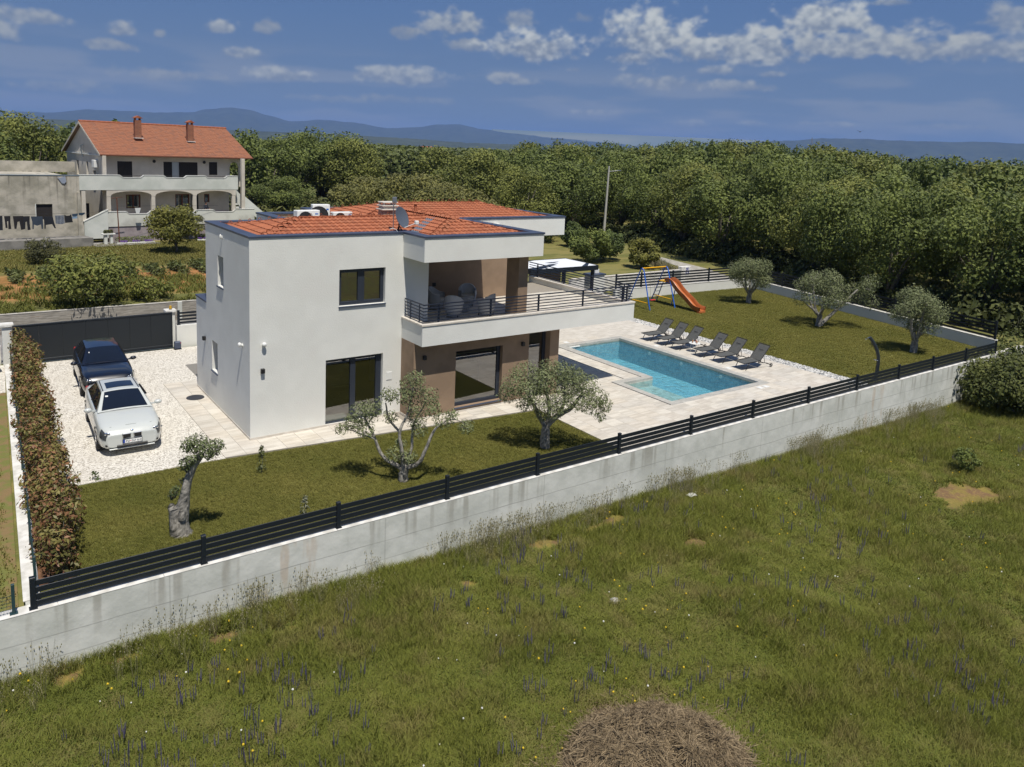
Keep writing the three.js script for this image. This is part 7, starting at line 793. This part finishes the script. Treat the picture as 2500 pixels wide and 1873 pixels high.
  scatter('distant_woodland', 'endless green woodland covering the plain to the horizon', 'woodland', far1, M.leaf, 15000, 892, Q => { const az = -4 + 82 * Q(), d = 140 * Math.exp(Q() * Math.log(22)), [x, z] = dirAz(az, d); if (az < 34 && d < 165) return null; if (az >= 34 && d < 150) return null; const n = fbm(x / 130, z / 130, 3, 33); if (d < 900 && az < 36 && n > .60) return null; const h = 7 + 3 * Q(); const ly = Math.min(0, limit(az, d) - h * 1.02 - Q() * 1.5); return [x, d > 350 ? -1.2 + 6 * (fbm(x / 900, z / 900, 3, 5) - .75) * smooth(300, 2500, d) : ly, z, (d > 500 ? 1.5 : 1.05) * (.75 + .5 * Q()), mix3([.08, .11, .024], [.2, .235, .06], Q() * .6 + n * .5), d > 500 ? .75 : .95]; });
  // hills
  const hill = (name, pts, d0, seed, rough, mat) => { const n = 240, rows = 9, pos = [], idx = [], az0 = pts[0][0], az1 = pts[pts.length - 1][0]; for (let j = 0; j < rows; j++) for (let i = 0; i <= n; i++) { const az = lerp(az0, az1, i / n); let k = 0; while (k < pts.length - 2 && az > pts[k + 1][0]) k++; const u = clamp((az - pts[k][0]) / (pts[k + 1][0] - pts[k][0])), el = lerp(pts[k][1], pts[k + 1][1], u * u * (3 - 2 * u)), f = j / (rows - 3), d = d0 * (.80 + .2 * f), [x, z] = dirAz(az, d), H = 9.5 + d0 * Math.tan(el * Math.PI / 180), q = f <= 1 ? Math.pow(f, 1.5) : Math.max(0, 1 - (f - 1) * 2); const y = -12 + (H + 12) * q * (f >= 1 && f < 1.01 ? 1 : .82 + .36 * fbm(az * rough, f * 3, 4, seed)) + (f >= .99 && f < 1.01 ? (fbm(az * 3, 1, 3, seed) - .5) * d0 * .0012 : 0); pos.push(x, y, z); if (j && i) { const a = (j - 1) * (n + 1) + i - 1, b = a + n + 1; idx.push(a, b, a + 1, b, b + 1, a + 1); } } const g = new THREE.BufferGeometry(); g.setAttribute('position', new THREE.Float32BufferAttribute(pos, 3)); g.setIndex(idx); g.computeVertexNormals(); struct(name, boxUV(g), mat); };
  const hm = std({ map: tex(512, 512, 700, 700, (u, v) => mix3([.02, .032, .022], [.06, .075, .045], fbm(u * 12, v * 12, 6, 911, 12, 12))), roughness: 1 });
  hill('far_mountains', [[-30, .9], [-12, 1.0], [2.7, 1.1], [5.1, 1.13], [7.7, 1.46], [11.7, 1.5], [13.4, 1.61], [14.6, 1.9], [15.8, 2.08], [17.3, 2.0], [18.5, 1.67], [20, 1.36], [22.2, 1.58], [24.2, 1.48], [26.8, 1.2], [28.8, 1.35], [30.4, 1.63], [31.8, 1.68], [33.5, 1.42], [35.8, 1.2], [38.9, 1.0], [41.9, .85], [46, .6], [52, .4]], 9800, 921, .5, hm);
  hill('wooded_ridge', [[-30, .3], [2, .75], [9, .7], [16, .55], [22, .6], [27, .55], [33, .4], [38, .45], [44, .5], [50, .45], [56, .4]], 3300, 923, .9, hm);
  hill('low_hills', [[46, .5], [50, 1.0], [51.9, 1.22], [55, 1.43], [57.4, 1.66], [59.4, 1.7], [62.1, 1.66], [64.8, 1.66], [66.6, 1.74], [68.8, 1.69], [75, 1.6], [95, 1.2], [115, .5]], 7200, 922, .6, hm);
}
// the picture
scene.traverse(o => { if (o.isMesh) { o.castShadow = true; o.receiveShadow = true; } });
renderer.render(scene, camera);
